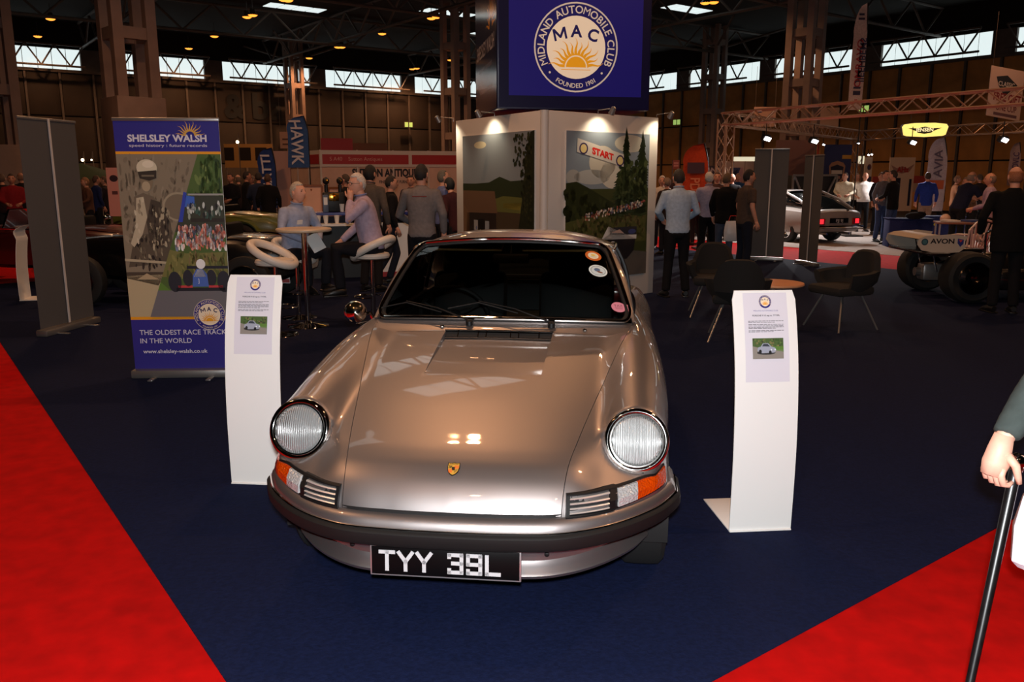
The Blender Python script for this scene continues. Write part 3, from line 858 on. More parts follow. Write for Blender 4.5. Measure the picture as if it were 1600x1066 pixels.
for sg in (1, -1):
    C = Vector((sg*.637, HL_Y, HL_Z))
    m = MB(); m.lathe([(.117, -.030), (.1195, -.004), (.118, .006), (.112, .013), (.104, .014), (.098, .010), (.094, .003), (.093, -.006)], C, 48, HN)
    h = m.build('headlight', M_chrome, car, sharp=60)
    m = MB(); m.lathe([(.100, -.13), (.114, -.10), (.1165, -.02), (.116, -.004)], C, 40, HN); m.build('headlight_bucket', M_paint, h)
    m = MB(); m.lathe([(.093, .004), (.085, -.022), (.070, -.045), (.045, -.062), (.018, -.07), (.001, -.071)], C, 40, HN); m.build('reflector', ribbed_reflector(), h, sharp=0)
    m = MB(); m.cyl(C+HN*-.065, C+HN*-.03, .012, .012); m.ball(C+HN*-.027, .0115); m.build('bulb', M_ref, h)
    m = MB(); m.lathe([(.093, .003), (.091, .010), (.080, .019), (.060, .027), (.035, .032), (.012, .0335), (.0005, .0338)], C, 48, HN); m.build('lens', lens_mat(), h, sharp=0)
    m = MB(); m.lathe([(.0985, .0115), (.0975, .0145), (.0935, .0145), (.0925, .011)], C, 40, HN); m.build('retaining_ring', M_chrome, h)

# --- indicators and horn grilles, on the curved front corner
_fp = {}
def front_y(x, z):
    k = (round(abs(x), 4), round(z, 4))
    if k not in _fp:
        o = np.zeros(1); _fp[k] = float(cast(o+abs(x), o+.7, o+z, o, o-1, o, .9)[0][1])
    return _fp[k]
def front_pt(x, z, lift=.0):
    y = front_y(x, z)
    n = (front_y(abs(x)+.012, z)-front_y(max(.0, abs(x)-.012), z))/.024
    nv = Vector((n*(1 if x > 0 else -1), -1, 0)).normalized()
    return Vector((x, y, z))+nv*lift
def front_panel(mb, x0, x1, z0, z1, lift, depth, n=8, sg=1):
    """block following the curved front: z0, z1 may be (inner, outer) pairs"""
    z0 = z0 if isinstance(z0, tuple) else (z0, z0); z1 = z1 if isinstance(z1, tuple) else (z1, z1)
    F, B = [], []
    for k in range(n+1):
        q = k/n; x = sg*(x0+(x1-x0)*q)
        a = z0[0]+(z0[1]-z0[0])*q; b = z1[0]+(z1[1]-z1[0])*q
        F.append([front_pt(x, a, lift), front_pt(x, (a+b)/2, lift+.002), front_pt(x, b, lift)])
        B.append([front_pt(x, a, lift-depth), front_pt(x, (a+b)/2, lift-depth), front_pt(x, b, lift-depth)])
    mb.grid(F); mb.grid(B)
    mb.grid([[f[0] for f in F], [f[0] for f in B]]); mb.grid([[f[2] for f in F], [f[2] for f in B]])
    mb.grid([F[0], B[0]]); mb.grid([F[-1], B[-1]])
def indicator_mat(name, rgb):
    m = mat(name, rgb, rough=.12, coat=1.0); nt = m.node_tree; b = nt.nodes['Principled BSDF']
    tc = nt.nodes.new('ShaderNodeTexCoord'); vo = nt.nodes.new('ShaderNodeTexVoronoi'); vo.inputs['Scale'].default_value = 130
    bp = nt.nodes.new('ShaderNodeBump'); bp.inputs['Strength'].default_value = .8; bp.inputs['Distance'].default_value = .004
    nt.links.new(tc.outputs['Object'], vo.inputs['Vector']); nt.links.new(vo.outputs['Distance'], bp.inputs['Height']); nt.links.new(bp.outputs['Normal'], b.inputs['Normal'])
    return m
M_amber = indicator_mat('amber_lens', (178, 56, 2)); M_clearlens = indicator_mat('clear_lens', (205, 205, 205))
M_clearlens.node_tree.nodes['Principled BSDF'].inputs['Metallic'].default_value = .5
for sg in (1, -1):
    m = MB(); front_panel(m, .556, .742, (.520, .535), (.590, .592), .004, .03, 10, sg); s = m.build('side_lamp', M_black, car)
    m = MB(); front_panel(m, .566, .632, (.529, .534), (.582, .584), .011, .012, 6, sg); m.build('clear_lens', M_clearlens, s)
    m = MB(); front_panel(m, .633, .738, (.534, .545), (.584, .588), .011, .012, 8, sg); m.build('amber_lens', M_amber, s)
    m = MB(); front_panel(m, .392, .552, (.522, .520), (.592, .591), .000, .03, 8, sg); hg = m.build('horn_grille', M_dark, car)
    m = MB(); front_panel(m, .392, .404,   .522, .592, .010, .012, 2, sg); front_panel(m, .536, .554, .520, .591, .010, .012, 2, sg)
    front_panel(m, .392, .554, .585, .593, .010, .012, 8, sg); front_panel(m, .392, .554, .519, .527, .010, .012, 8, sg); m.build('grille_surround', M_black, hg)
    for k in range(4):
        z = .531+.0145*k
        m = MB(); front_panel(m, .404, .536, z, z+.0045, .009, .005, 6, sg); m.build('grille_slat', mat('bright_slat', (215, 213, 210), rough=.35, metal=.7), hg)
# --- bumper, rubber strip, chin, filler strip
def plan(q, hw, y0, bow, back):
    """plan curve of the front, q in -1..1"""
    x = hw*math.sin(q*PI/2*.999)
    y = y0+bow*(abs(q)**2.0)*.0+float(FRONT_Y(min(.79, abs(x)*.79/hw)))
    return x, y
def sweep_front(name, prof, m, hw=.758, qmax=1.0, n=61, tail=.17, sharp=40, yend=None):
    """prof: (dy outward negative = forward, z) pairs, closed loop swept round the front corners and along the flanks"""
    P = []
    xs = [hw*math.sin(q*PI/2) for q in np.linspace(-1, 1, n)]
    base = [(x, float(FRONT_Y(min(.789, abs(x)*.778/hw)))) for x in xs]
    base = [(base[0][0]-.004, base[0][1]+tail)]+base+[(base[-1][0]+.004, base[-1][1]+tail)]
    rows = []
    for i, (x, y) in enumerate(base):
        a = base[max(0, i-1)]; b = base[min(len(base)-1, i+1)]
        t = Vector((b[0]-a[0], b[1]-a[1], 0)).normalized(); nv = Vector((t.y, -t.x, 0))
        rows.append([Vector((x, y, 0))+nv*(-d)+Vector((0, 0, z)) for d, z in prof])
    mb = MB(); mb.grid(rows, closed_u=True); k = len(prof)
    for r in (rows[0], rows[-1]): mb.add(r, [list(range(k))])
    return mb.build(name, m, car, sharp=sharp)
sweep_front('bumper', [(.03, .520), (.0, .522), (-.018, .517), (-.030, .503), (-.036, .485), (-.036, .438), (-.030, .424), (-.012, .416), (.03, .416)], M_paint)
sweep_front('bumper_rubber', [(-.033, .479), (-.046, .477), (-.054, .468), (-.054, .436), (-.046, .422), (-.030, .420)], M_rubber)
sweep_front('bumper_trim', [(-.034, .486), (-.041, .485), (-.043, .482), (-.041, .479), (-.034, .478)], M_chrome)
sweep_front('filler_strip', [(.02, .532), (.004, .532), (.002, .518), (.02, .518)], M_rubber, hw=.76)
sweep_front('front_valance', [(.06, .41), (.040, .40), (.052, .358), (.058, .340), (.046, .322), (.026, .308), (.020, .300), (.026, .288), (.046, .280), (.085, .278), (.09, .40)], M_paint, hw=.715, tail=.12)
for x in (-.36, .33):
    m = MB(); m.lathe([(.009, 0), (.009, -.004), (.004, -.006), (.0005, -.006)], (x, float(FRONT_Y(abs(x)))+.046, .372), 10, (0, 1, 0)); m.build('valance_bolt', M_black, car)
# --- number plate
pl_y = -.008
m = MB(); m.box((0, 0, 0), (.522, .008, .112), bev=.003); pl = m.build('number_plate', mat('plate_rim', (188, 188, 190), rough=.3, metal=.8), car)
pl.location = (-.012, pl_y, .358); pl.rotation_euler = (R(-3), 0, 0)
m = MB(); m.box((0, -.0045, 0), (.510, .002, .100), bev=.002); m.build('plate_field', mat('plate_black', (6, 6, 7), rough=.4, spec=.12), pl)
M_alu = mat('plate_letters', (176, 176, 178), rough=.5)
STROKES = {'T': [[(0, 1), (.62, 1)], [(.31, 1), (.31, 0)]], 'Y': [[(0, 1), (.31, .48)], [(.62, 1), (.31, .48)], [(.31, .48), (.31, 0)]],
  '3': [[(.0, .86), (0, 1), (.56, 1), (.56, .54)], [(.16, .52), (.56, .52)], [(.56, .52), (.56, 0), (0, 0), (0, .15)]],
  '9': [[(.56, .5), (0, .5), (0, 1), (.56, 1), (.56, 0), (0, 0), (0, .15)]], 'L': [[(0, 1), (0, 0), (.56, 0)]]}
def plate_letter(ch, x0, z0, h):
    mb = MB(); w = .013
    for s in STROKES[ch]:
        for p, q in zip(s[:-1], s[1:]):
            a = Vector((x0+p[0]*h, -.0062, z0+p[1]*(h-w)+w/2)); b = Vector((x0+q[0]*h, -.0062, z0+q[1]*(h-w)+w/2))
            d = (b-a).normalized()*w*.42
            mb.bar(a-d, b+d, .0035, w, up=(0, 1, 0)) if False else mb.bar(a-d, b+d, w, .0035, up=(0, 1, 0))
    return mb.build('letter', M_alu, pl, sharp=30)
xx = -.228
for ch in 'TYY 39L':
    if ch == ' ': xx += .046; continue
    plate_letter(ch, xx+.004, -.0375, .075); xx += .0645
# --- crest on the hood
def hood_z(x, y): return float(Z_TOP(y)-.045*x*x)
cy = .108
zc_ = hood_z(0, cy); sl = math.atan2(hood_z(0, cy+.01)-hood_z(0, cy-.01), .02)
cd = thing_crest = MB()
def crest_map(u, v, w): return (u, cy+v*math.cos(sl)-w*math.sin(sl), zc_+v*math.sin(sl)+w*math.cos(sl))
shield = [(-.021, .026), (-.010, .0235), (0, .027), (.010, .0235), (.021, .026), (.0215, .004), (.018, -.012), (.010, -.023), (0, -.029), (-.010, -.023), (-.018, -.012), (-.0215, .004)]
cb = MB(); cb.prism(shield, .004, crest_map); crest = cb.build('hood_crest', mat('crest_edge', (40, 34, 20), rough=.4, metal=.5), car)
p = Print(lambda u, v, l: crest_map(u, v, .004+l), .0003)
p.poly([(a*.9, b*.9) for a, b in shield], (172, 128, 48)).lay()
p.rect(-.018, .0165, .018, .0225, (150, 108, 36)).lay(); p.text('PORSCHE', 0, .0172, .0068, (20, 16, 10))
for k in range(3):
    p.rect(.003, .013-.005*k, .0185, .0105-.005*k, (196, 44, 20)); 
    p.rect(-.0175+.001*k, -.004-.005*k, -.003, -.0065-.005*k, (196, 44, 20))
    p.poly([(-.016+.004*k, .013), (-.0135+.004*k, .013), (-.0155+.004*k, .001), (-.018+.004*k, .001)], (32, 26, 18))
    p.poly([(.005+.004*k, -.003), (.007+.004*k, -.003), (.0055+.0033*k, -.017+.003*k), (.004+.0033*k, -.018+.003*k)], (32, 26, 18))
p.poly([(-.006, .007), (.006, .007), (.0055, -.004), (0, -.009), (-.0055, -.004)], (30, 26, 20)).build('crest_enamel', crest)
# --- mirrors
def mirror(sg, y):
    b = Vector((sg*.705, y+.05, .90)); c = Vector((sg*.79, y, .945))
    m = MB(); m.tube([b, b+Vector((sg*.02, -.005, .035)), c+Vector((sg*-.02, .02, -.02))], [.014, .010, .010], 8); root = m.build('door_mirror', M_chrome, car)
    ax = Vector((-sg*.25, -1, .08)).normalized()
    m = MB(); m.lathe([(.0005, .030), (.02, .028), (.042, .018), (.056, .002), (.060, -.014), (.058, -.020)], c, 24, ax); m.build('mirror_shell', M_chrome, root)
    m = MB(); m.lathe([(.0005, -.018), (.056, -.018), (.058, -.020)], c, 24, ax); m.build('mirror_glass', M_ref, root)
mirror(-1, 1.60)
# --- interior
m = MB(); m.grid([[(x, 1.50+.06*abs(x)**2+t*.32, .925-.02*x*x-.02*t+.0) for x in np.linspace(-.6, .6, 13)] for t in np.linspace(0, 1, 5)])
m.grid([[(x, 1.82+.02*t, .905-.02*x*x-.22*t) for x in np.linspace(-.6, .6, 13)] for t in np.linspace(0, 1, 3)])
m.build('dashboard', M_trimleather, car)
m = MB(); cx = -.33; ctr = Vector((cx, 1.99, .86)); ax = Vector((0, 1, .38)).normalized()
u_ = Vector((1, 0, 0)); w_ = ax.cross(u_)
m.tube([ctr+u_*.195*math.cos(2*PI*k/28)+w_*.195*math.sin(2*PI*k/28) for k in range(28)], .013, 8, closed=True)
for a in (R(90), R(210), R(330)): m.bar(ctr, ctr+u_*.19*math.cos(a)+w_*.19*math.sin(a), .03, .008)
m.lathe([(.045, 0), (.04, .02), (.001, .025)], ctr, 14, ax); m.cyl(ctr, ctr-ax*.22, .02); m.build('steering_wheel', M_trimleather, car)
for sx in (-.34, .34):
    m = MB()
    m.box((sx, 2.30, .52), (.50, .52, .16), bev=.05)
    rot = Matrix.Rotation(R(-16), 3, 'X')
    m.box((sx, 2.60, .80), (.47, .13, .52), rot=rot, bev=.05)
    seat = m.build('front_seat', M_trimleather, car)
    m = MB(); m.box((sx, 2.67, 1.105), (.36, .10, .16), rot=rot, bev=.035); m.build('headrest', M_trimleather, seat)
m = MB(); m.box((0, 3.05, .62), (1.1, .3, .22), bev=.05); m.box((0, 3.20, .80), (1.1, .10, .34), rot=Matrix.Rotation(R(-22), 3, 'X'), bev=.04); m.build('rear_seat', M_trimleather, car)
m = MB(); m.box((0, 3.27, .925), (1.05, .18, .012)); m.build('parcel_shelf', M_trimleather, car)
m = MB(); m.box((0, 1.93, 1.205), (.20, .025, .055), bev=.012); m.cyl((0, 1.93, 1.22), (0, 1.95, 1.285), .008); m.build('rear_view_mirror', M_black, car)
M_visor = mat('cream_visor', (178, 190, 168), rough=.7)
for sg in (1, -1):
    m = MB(); m.box((sg*.265, 2.03, 1.262), (.42, .13, .018), rot=Matrix.Rotation(R(14), 3, 'X'), bev=.008); m.build('sun_visor', M_visor, car)
    m = MB(); m.grid([[(sg*(.60-.0*t), y, .55+.36*t) for t in (0, .5, 1)] for y in (1.6, 2.1, 2.6)]); m.build('door_card', M_trimleather, car)
    m = MB(); m.tube([(sg*.63, 2.62, .95), (sg*.56, 2.56, 1.20)], .012, 6); m.build('seat_belt', M_black, car)
m = MB(); m.grid([[(x, y, float(ROOF_Z(min(2.85, max(1.93, y))))-.035-.10*x*x) for x in np.linspace(-.5, .5, 9)] for y in np.linspace(2.0, 2.78, 8)]); m.build('headlining', mat('headlining_cloth', (150, 150, 138), rough=.9), car)
# --- windscreen stickers
def ws_map(u0, v0):
    def f(a, b, l):
        return ws_pt(u0+a/.585, v0+b/.62, .004+l)
    return f
def sticker(u0, v0, r, outer, inner, name, art):
    p = Print(ws_map(u0, v0)); p.ell(0, 0, r, r*1.02, outer, 32); p.lay().ell(0, 0, r*.66 if art == 1 else r*.90, r*.66 if art == 1 else r*.90, inner, 28).lay()
    if art == 1:
        p.ell(0, r*.12, r*.28, r*.14, (214, 180, 40), 16); p.rect(-r*.42, -r*.18, r*.42, -r*.14, (150, 140, 110)); p.rect(-r*.3, -r*.32, r*.3, -r*.28, (150, 140, 110))
    elif art == 2:
        p.ring(0, 0, r*.74, r*.80, (110, 120, 120)); p.lay().ell(-r*.08, r*.12, r*.34, r*.30, (84, 104, 128), 18); p.lay().ell(r*.15, -r*.28, r*.34, r*.13, (120, 74, 52), 16, rot=-.4)
    else:
        p.text('TAX', 0, r*.05, r*.62, (96, 52, 62)); p.rect(-r*.55, -r*.2, r*.55, -r*.12, (120, 70, 80)); p.rect(-r*.5, -r*.42, r*.5, -r*.36, (120, 70, 80))
    p.build(name, car)
sticker(.83, .815, .046, (190, 96, 34), (216, 206, 176), 'windscreen_sticker', 1)
sticker(.835, .60, .049, (206, 212, 208), (190, 200, 198), 'windscreen_sticker', 2)
sticker(.925, .16, .034, (186, 112, 126), (190, 118, 132), 'tax_disc', 3)
# --- wheels
def wheel_bm(c, sg):
    t = MB(); ax = (sg, 0, 0)
    t.lathe([(.205, -.09), (.255, -.095), (.295, -.088), (.314, -.07), (.317, -.03), (.317, .03), (.314, .07), (.295, .088), (.255, .095), (.205, .09)], c, 40, ax)
    w = t.build('wheel', M_tyre, car)
    r = MB(); r.lathe([(.208, .088), (.200, .092), (.192, .07), (.18, .02), (.06, .05), (.03, .06), (.0005, .06)], c, 32, ax)
    for k in range(5):
        a = 2*PI*k/5; d = Vector((0, math.cos(a), math.sin(a)))
        r.bar(Vector(c)+Vector((sg*.055, 0, 0))+d*.04, Vector(c)+Vector((sg*.06, 0, 0))+d*.185, .06, .03, up=(1, 0, 0))
    r.build('wheel_rim', mat('alloy', (150, 150, 152), rough=.3, metal=.9), w)
for sg in (1, -1):
    wheel_bm((sg*.690, .86, .317), sg); wheel_bm((sg*.705, 3.13, .317), sg)
    m = MB(); m.bar((sg*.788, 2.60, .74), (sg*.800, 2.76, .74), .02, .025, up=(0, 0, 1)); m.build('door_handle', M_chrome, car)
    m = MB(); m.box((sg*.60, 4.0, .60), (.22, .10, .10), bev=.03); m.build('tail_light', mat('red_lens', (150, 12, 10), rough=.15, coat=1), car)
m = MB(); m.box((0, 4.02, .45), (1.5, .16, .12), bev=.04); m.build('rear_bumper', M_paint, car)
# ================================================================== things on the stand
M_white = mat('white_laminate', (226, 225, 222), rough=.45)
M_alum = mat('brushed_aluminium', (150, 148, 146), rough=.35, metal=.8)
M_pgrey = mat('banner_back_grey', (72, 72, 74), rough=.7)
M_dgrey = mat('banner_seam_grey', (190, 184, 182), rough=.5)
M_black2 = mat('black_plastic', (15, 14, 14), rough=.5)
rnd = random.Random(3)
def blobs(p, region, n, r0, r1, cols, ry=1.0, inside=None):
    u0, v0, u1, v1 = region
    for _ in range(n):
        u = rnd.uniform(u0, u1); v = rnd.uniform(v0, v1)
        if inside and not inside(u, v): continue
        r = rnd.uniform(r0, r1); p.ell(u, v, r, r*ry, rnd.choice(cols), 7, rot=rnd.uniform(0, 3))
def shade(c, k): return tuple(max(0, min(255, x*k)) for x in c)

# ---- curved white information stands
def info_stand(loc, rz, label, w=.30, h=1.13, sheet=True):
    t = thing('information_stand', label, 'display stand', loc, rz, 'curved information stands')
    prof = [(0.0, 0.0), (-.004, .2), (-.002, .4), (.012, .6), (.040, .8), (.085, .98), (.135, h)]
    def cz(z):
        for (a, b), (c, d) in zip(prof[:-1], prof[1:]):
            if b <= z <= d:
                q = (z-b)/(d-b); return a+(c-a)*q
        return prof[-1][0]
    fn = smooth_table([b for a, b in prof], [a for a, b in prof])
    rows = []
    for z in np.linspace(0, h, 28):
        y = float(fn(z)); k = .012 if z > h-.012 else 0
        rows.append([(-w/2+k, y, z), (-w/2+.012, y-.0005, z), (w/2-.012, y-.0005, z), (w/2-k, y, z)])
    m = MB(); m.grid(rows); m.grid([[(x, y+.006, z) for x, y, z in r] for r in rows], flip=True)
    for side in (0, 3): m.grid([[r[side] for r in rows], [(r[side][0], r[side][1]+.006, r[side][2]) for r in rows]])
    m.grid([rows[-1], [(x, y+.006, z) for x, y, z in rows[-1]]])
    m.build('panel', M_white, t)
    m = MB(); m.box((0, .19, .004), (w, .40, .008), bev=.003); m.build('foot', M_white, t)
    if sheet:
        z1, z0 = h-.006, h-.41
        def mp(u, v, l):
            z = z0+v*.985; y = float(fn(min(z, h)))
            return (u, y-.0008-l, z)
        p = Print(mp)
        W_ = .112; H_ = .405
        p.rect(-W_+.012, 0, W_-.004, H_, (208, 205, 214), nv=10); p.lay()
        club_emblem(p, .004, H_-.040, .030, small=True); p.lay()
        p.text('MIDLAND AUTOMOBILE CLUB', .004, H_-.083, .0085, (80, 76, 140))
        p.text('PORSCHE 911E reg no. TYY39L', .004, H_-.105, .0098, (30, 26, 30), bold=.015)
        v = H_-.128
        for n_ in (2, 4, 2):
            for i in range(n_):
                e = .085 if i < n_-1 else .03+.03*rnd.random()
                u_ = -.082
                while u_ < e:
                    q = rnd.uniform(.008, .022); p.rect(u_, v, min(u_+q, e), v+.0026, (98, 94, 100)); u_ += q+.0025
                v -= .0058
            v -= .004
        a, b = -.066, H_-.298; ww, hh = .146, .094
        p.rect(a, b, a+ww, b+hh, (96, 104, 70)); p.lay()
        p.rect(a, b+hh*.55, a+ww, b+hh, (70, 92, 48)); blobs(p, (a+.006, b+hh*.60, a+ww-.006, b+hh*.95), 50, .003, .006, [(52, 80, 36), (92, 116, 60), (120, 110, 70), (60, 60, 44)])
        p.lay().poly([(a, b), (a+ww, b), (a+ww, b+hh*.42), (a+ww*.5, b+hh*.42), (a, b+hh*.62)], (132, 126, 118))
        p.poly([(a+ww*.65, b+hh*.42), (a+ww, b+hh*.34), (a+ww, b+hh*.6), (a+ww*.6, b+hh*.6)], (84, 120, 50)).lay()
        p.ell(a+ww*.43, b+hh*.30, ww*.30, hh*.10, (50, 48, 50), 20).lay()
        car_c = [(.14, .40), (.17, .56), (.26, .60), (.33, .76), (.50, .76), (.60, .60), (.72, .54), (.76, .42), (.70, .30), (.30, .28)]
        p.poly([(a+ww*x, b+hh*y) for x, y in car_c], (146, 152, 166)).lay()
        p.poly([(a+ww*x, b+hh*y) for x, y in [(.30, .61), (.35, .73), (.48, .73), (.56, .60)]], (54, 60, 70))
        for x, y in ((.24, .36), (.56, .31)): p.ell(a+ww*x, b+hh*y, ww*.045, hh*.10, (24, 24, 26), 12)
        for x, y in ((.60, .44), (.72, .45)): p.ell(a+ww*x, b+hh*y, ww*.022, hh*.04, (220, 222, 226), 8)
        p.build('information_sheet', t)
    return t
pR = (G(1137, 833)+G(1237, 831))/2; pL = G(404, 759)
info_stand(Vector((pR.x, pR.y, .008)), R(5), 'white curved information stand with printed sheet, alone on navy carpet beside the car\'s offside headlight'.replace('offside ', ''))
info_stand(Vector((pL.x, pL.y, .008)), R(-5), 'white curved information stand with printed sheet, overlapping the blue roller banner')
pb = G(40, 468)
info_stand(Vector((pb.x, pb.y, .008)), R(-78), 'curved white stand half hidden behind the plain grey banner', sheet=False, w=.42, h=1.0)

# ---- roller banner with the hill climb print
def roller(name, label, bl, br, h, front=True, mat_=None, group=None, lean=0.0):
    """banner whose foot runs from bl to br (ground points)"""
    c = (bl+br)/2; d = br-bl; w = d.length; rz = math.atan2(d.y, d.x)
    t = thing(name, label, 'banner', Vector((c.x, c.y, .008)), rz, group)
    m = MB(); m.box((0, 0, .035), (w*1.02, .13, .07), bev=.015); m.build('base', M_alum, t)
    for sx in (-.28, .28):
        m = MB(); m.box((sx*w, 0, .006), (.04, .34, .012), bev=.004); m.build('foot', M_alum, t)
    m = MB(); m.box((0, .012, h/2+.05), (w*.985, .004, h-.06)); pnl = m.build('panel', mat_ or M_pgrey, t)
    m = MB(); m.box((0, .010, h+.01), (w, .025, .028), bev=.006); m.build('top_rail', M_alum, t)
    m = MB(); m.cyl((0, .035, .05), (0, .035, h), .010, n=8); m.build('pole', M_alum, t)
    return t, w
bl, br = G(211, 591), G(369, 589)
t, bw = roller('roller_banner', 'tall blue roller banner with hill climb photographs and gold sun emblem, behind a white stand', bl, br, 2.075, mat_=M_white)
H_ = 2.02
p = Print(lambda u, v, l: (u*bw*.985, .0095-l, .07+v*H_))
BV = (44, 40, 128)
p.rect(-.5, 0, .5, .205, BV); p.rect(-.5, .205, .5, .217, (222, 150, 30)); p.rect(-.5, .865, .5, .875, (222, 150, 30)); p.rect(-.5, .875, .5, 1, BV)
# sepia half
y0, y1 = .217, .865
def dv(v): return -.30+(.28-(-.30))*(v-y0)/(y1-y0)
p.poly([(-.5, y0), (dv(y0), y0), (dv(y1), y1), (-.5, y1)], (128, 116, 96))
p.lay()
left = lambda u, v: u < dv(v)-.03
blobs(p, (-.48, .52, .2, .85), 190, .012, .03, [(116, 104, 86), (138, 126, 106), (106, 95, 78), (124, 112, 92)], .45, left)
p.lay().poly([(-.5, y0), (dv(y0), y0), (dv(.39), .39), (-.5, .385)], (176, 160, 126))
p.poly([(-.5, .40), (dv(.40), .40), (dv(.36), .36), (-.2, .345), (-.5, .375)], (70, 60, 48)).lay()
p.poly([(-.47, .42), (-.02, .44), (-.03, .60), (-.12, .66), (-.30, .64), (-.42, .5)], (82, 72, 58))
p.lay()
blobs(p, (-.40, .42, -.04, .62), 120, .008, .022, [(52, 44, 36), (150, 138, 112), (94, 82, 66), (36, 30, 26), (120, 108, 86)], .6, lambda u, v: u < dv(v)-.06)
p.lay().ell(.06, .66, .155, .058, (150, 138, 114), 28).lay().ell(.06, .66, .135, .05, (112, 100, 82), 28).lay()
p.poly([(-.36, .70), (-.27, .715), (-.17, .70), (-.12, .64), (-.14, .56), (-.30, .55), (-.36, .60)], (104, 92, 76)).lay()
p.poly([(-.34, .695), (-.27, .70), (-.25, .62), (-.31, .55), (-.40, .50), (-.43, .515), (-.37, .58)], (176, 164, 138)).lay()
blobs(p, (-.42, .51, -.26, .69), 26, .008, .018, [(150, 138, 114), (190, 178, 152), (130, 118, 98)], .7, lambda u, v: abs(u-(-.41+.62*(v-.5))) < .04); p.lay()
p.poly([(-.20, .69), (-.12, .68), (-.05, .60), (-.08, .50), (-.24, .50), (-.26, .60)], (66, 57, 46)).lay()
blobs(p, (-.24, .50, -.04, .66), 90, .006, .016, [(40, 34, 28), (140, 128, 104), (90, 80, 64), (170, 158, 130), (54, 46, 38)], .7); p.lay()
p.ell(-.225, .757, .060, .034, (120, 106, 84), 18).lay(); p.ell(-.235, .740, .040, .020, (164, 148, 120), 14)
p.ell(-.215, .812, .098, .033, (198, 188, 162), 26); p.lay().poly([(-.305, .797), (-.125, .803), (-.13, .772), (-.20, .762), (-.29, .772)], (52, 44, 36)).lay()
p.ell(-.20, .826, .055, .014, (214, 204, 180), 16); p.rect(-.27, .778, -.15, .785, (110, 98, 80)).lay()
p.poly([(-.5, .455), (-.02, .44), (-.02, .43), (-.5, .445)], (170, 156, 128)); p.poly([(-.40, .37), (-.30, .395), (-.18, .37)], (170, 150, 116)).lay()
# colour half
p.poly([(dv(y0), y0), (.5, y0), (.5, y1), (dv(y1), y1)], (74, 96, 46)).lay()
right = lambda u, v: u > dv(v)+.035
blobs(p, (-.05, .66, .48, .855), 170, .015, .035, [(52, 78, 32), (86, 110, 54), (66, 94, 40), (40, 62, 28), (104, 124, 66)], .5, right)
p.lay().poly([(dv(.56)+.0, .56), (.5, .56), (.5, .70), (.24, .715), (dv(.66), .66)], (56, 60, 48)).lay()
p.rect(.16, .705, .5, .712, (150, 150, 146)); p.rect(.17, .60, .5, .615, (46, 42, 36)).lay()
blobs(p, (.15, .62, .48, .67), 40, .008, .014, [(190, 196, 190), (60, 90, 80), (150, 160, 150), (40, 40, 40)], 1.2, right)
p.poly([(.05, .60), (.09, .60), (.15, .715), (.12, .72)], (48, 66, 168)); p.poly([(.12, .66), (.22, .66), (.22, .70), (.14, .705)], (60, 100, 190))
blobs(p, (.0, .495, .49, .585), 230, .008, .019, [(226, 150, 130), (236, 200, 190), (230, 230, 226), (190, 96, 80), (60, 60, 74), (216, 130, 110), (120, 130, 150)], .8, right)
p.lay().poly([(dv(.38), .38), (.5, .38), (.5, .48), (.1, .475), (dv(.49), .49)], (112, 110, 60)).lay()
blobs(p, (-.1, .38, .48, .47), 90, .012, .025, [(96, 98, 50), (130, 124, 70), (84, 92, 44), (120, 104, 66)], .5, right)
p.lay().poly([(dv(y0), y0), (.5, y0), (.5, .325), (dv(.325), .325)], (104, 102, 106)); p.poly([(dv(.325), .325), (dv(.36), .36), (-.08, .325)], (86, 122, 48)); p.lay()
for (u, v, a, b) in ((-.03, .36, .065, .042), (.45, .36, .065, .044), (.10, .375, .05, .034), (.33, .375, .05, .034)): p.ell(u, v, a, b, (38, 40, 48), 18)
p.rect(-.02, .322, .46, .336, (32, 32, 40)); p.rect(.0, .336, .14, .345, (190, 60, 66)); p.rect(.30, .336, .44, .345, (190, 60, 66)); p.rect(.10, .413, .5, .424, (30, 32, 44)).lay()
p.poly([(.14, .34), (.30, .34), (.29, .39), (.25, .412), (.19, .412), (.15, .385)], (70, 100, 176)); p.poly([(.16, .38), (.28, .38), (.25, .41), (.2, .41)], (200, 206, 220)).lay()
p.ell(.235, .432, .045, .020, (226, 226, 226), 18); p.text('3', .205, .352, .03, (230, 230, 230)).lay()
# lettering
p.text('SHELSLEY WALSH', 0.0, .917, 1, (205, 200, 214), bold=.03, sx=0) if False else None
def btxt(body, u, v, s, c, bold=0.0, align='CENTER', wid=None):
    vs, fs = text_mesh(body, 1.0, bold, align); x0 = min(a for a, b in vs); x1 = max(a for a, b in vs)
    k = (wid/(x1-x0)) if wid else s/(bw*.985)
    p.ink(c); p.mb.add([p.mp(u+(a-(x0 if wid else 0))*k if wid else u+a*k, v+b*s/H_, p.h) for a, b in vs], fs)
btxt('SHELSLEY WALSH', -.37, .913, .074, (208, 204, 214), .035, 'LEFT', .75)
btxt('speed history : future records', -.36, .893, .030, (196, 192, 204), .01, 'LEFT', .74)
btxt('THE OLDEST RACE TRACK', -.42, .143, .058, (205, 202, 216), .006, 'LEFT', .86)
btxt('IN THE WORLD', -.42, .108, .058, (205, 202, 216), .006, 'LEFT', .51)
btxt('www.shelsley-walsh.co.uk', -.40, .066, .045, (214, 212, 222), .012, 'LEFT', .64)
uw = bw*.985
p2 = Print(lambda u, v, l: (u, .0095-l, .07+v), step=.0004); p2.h = p.h+.0004
p3 = Print(p2.mp, step=.0004); p3.h = p2.h
sun_rays(p3, .225*uw, .935*H_, .030, .118, (206, 160, 70), 11)
club_emblem(p2, .285*uw, .225*H_, .128)
p.build('printed_panel', t); p2.build('printed_emblem', t); p3.build('printed_sun', t)

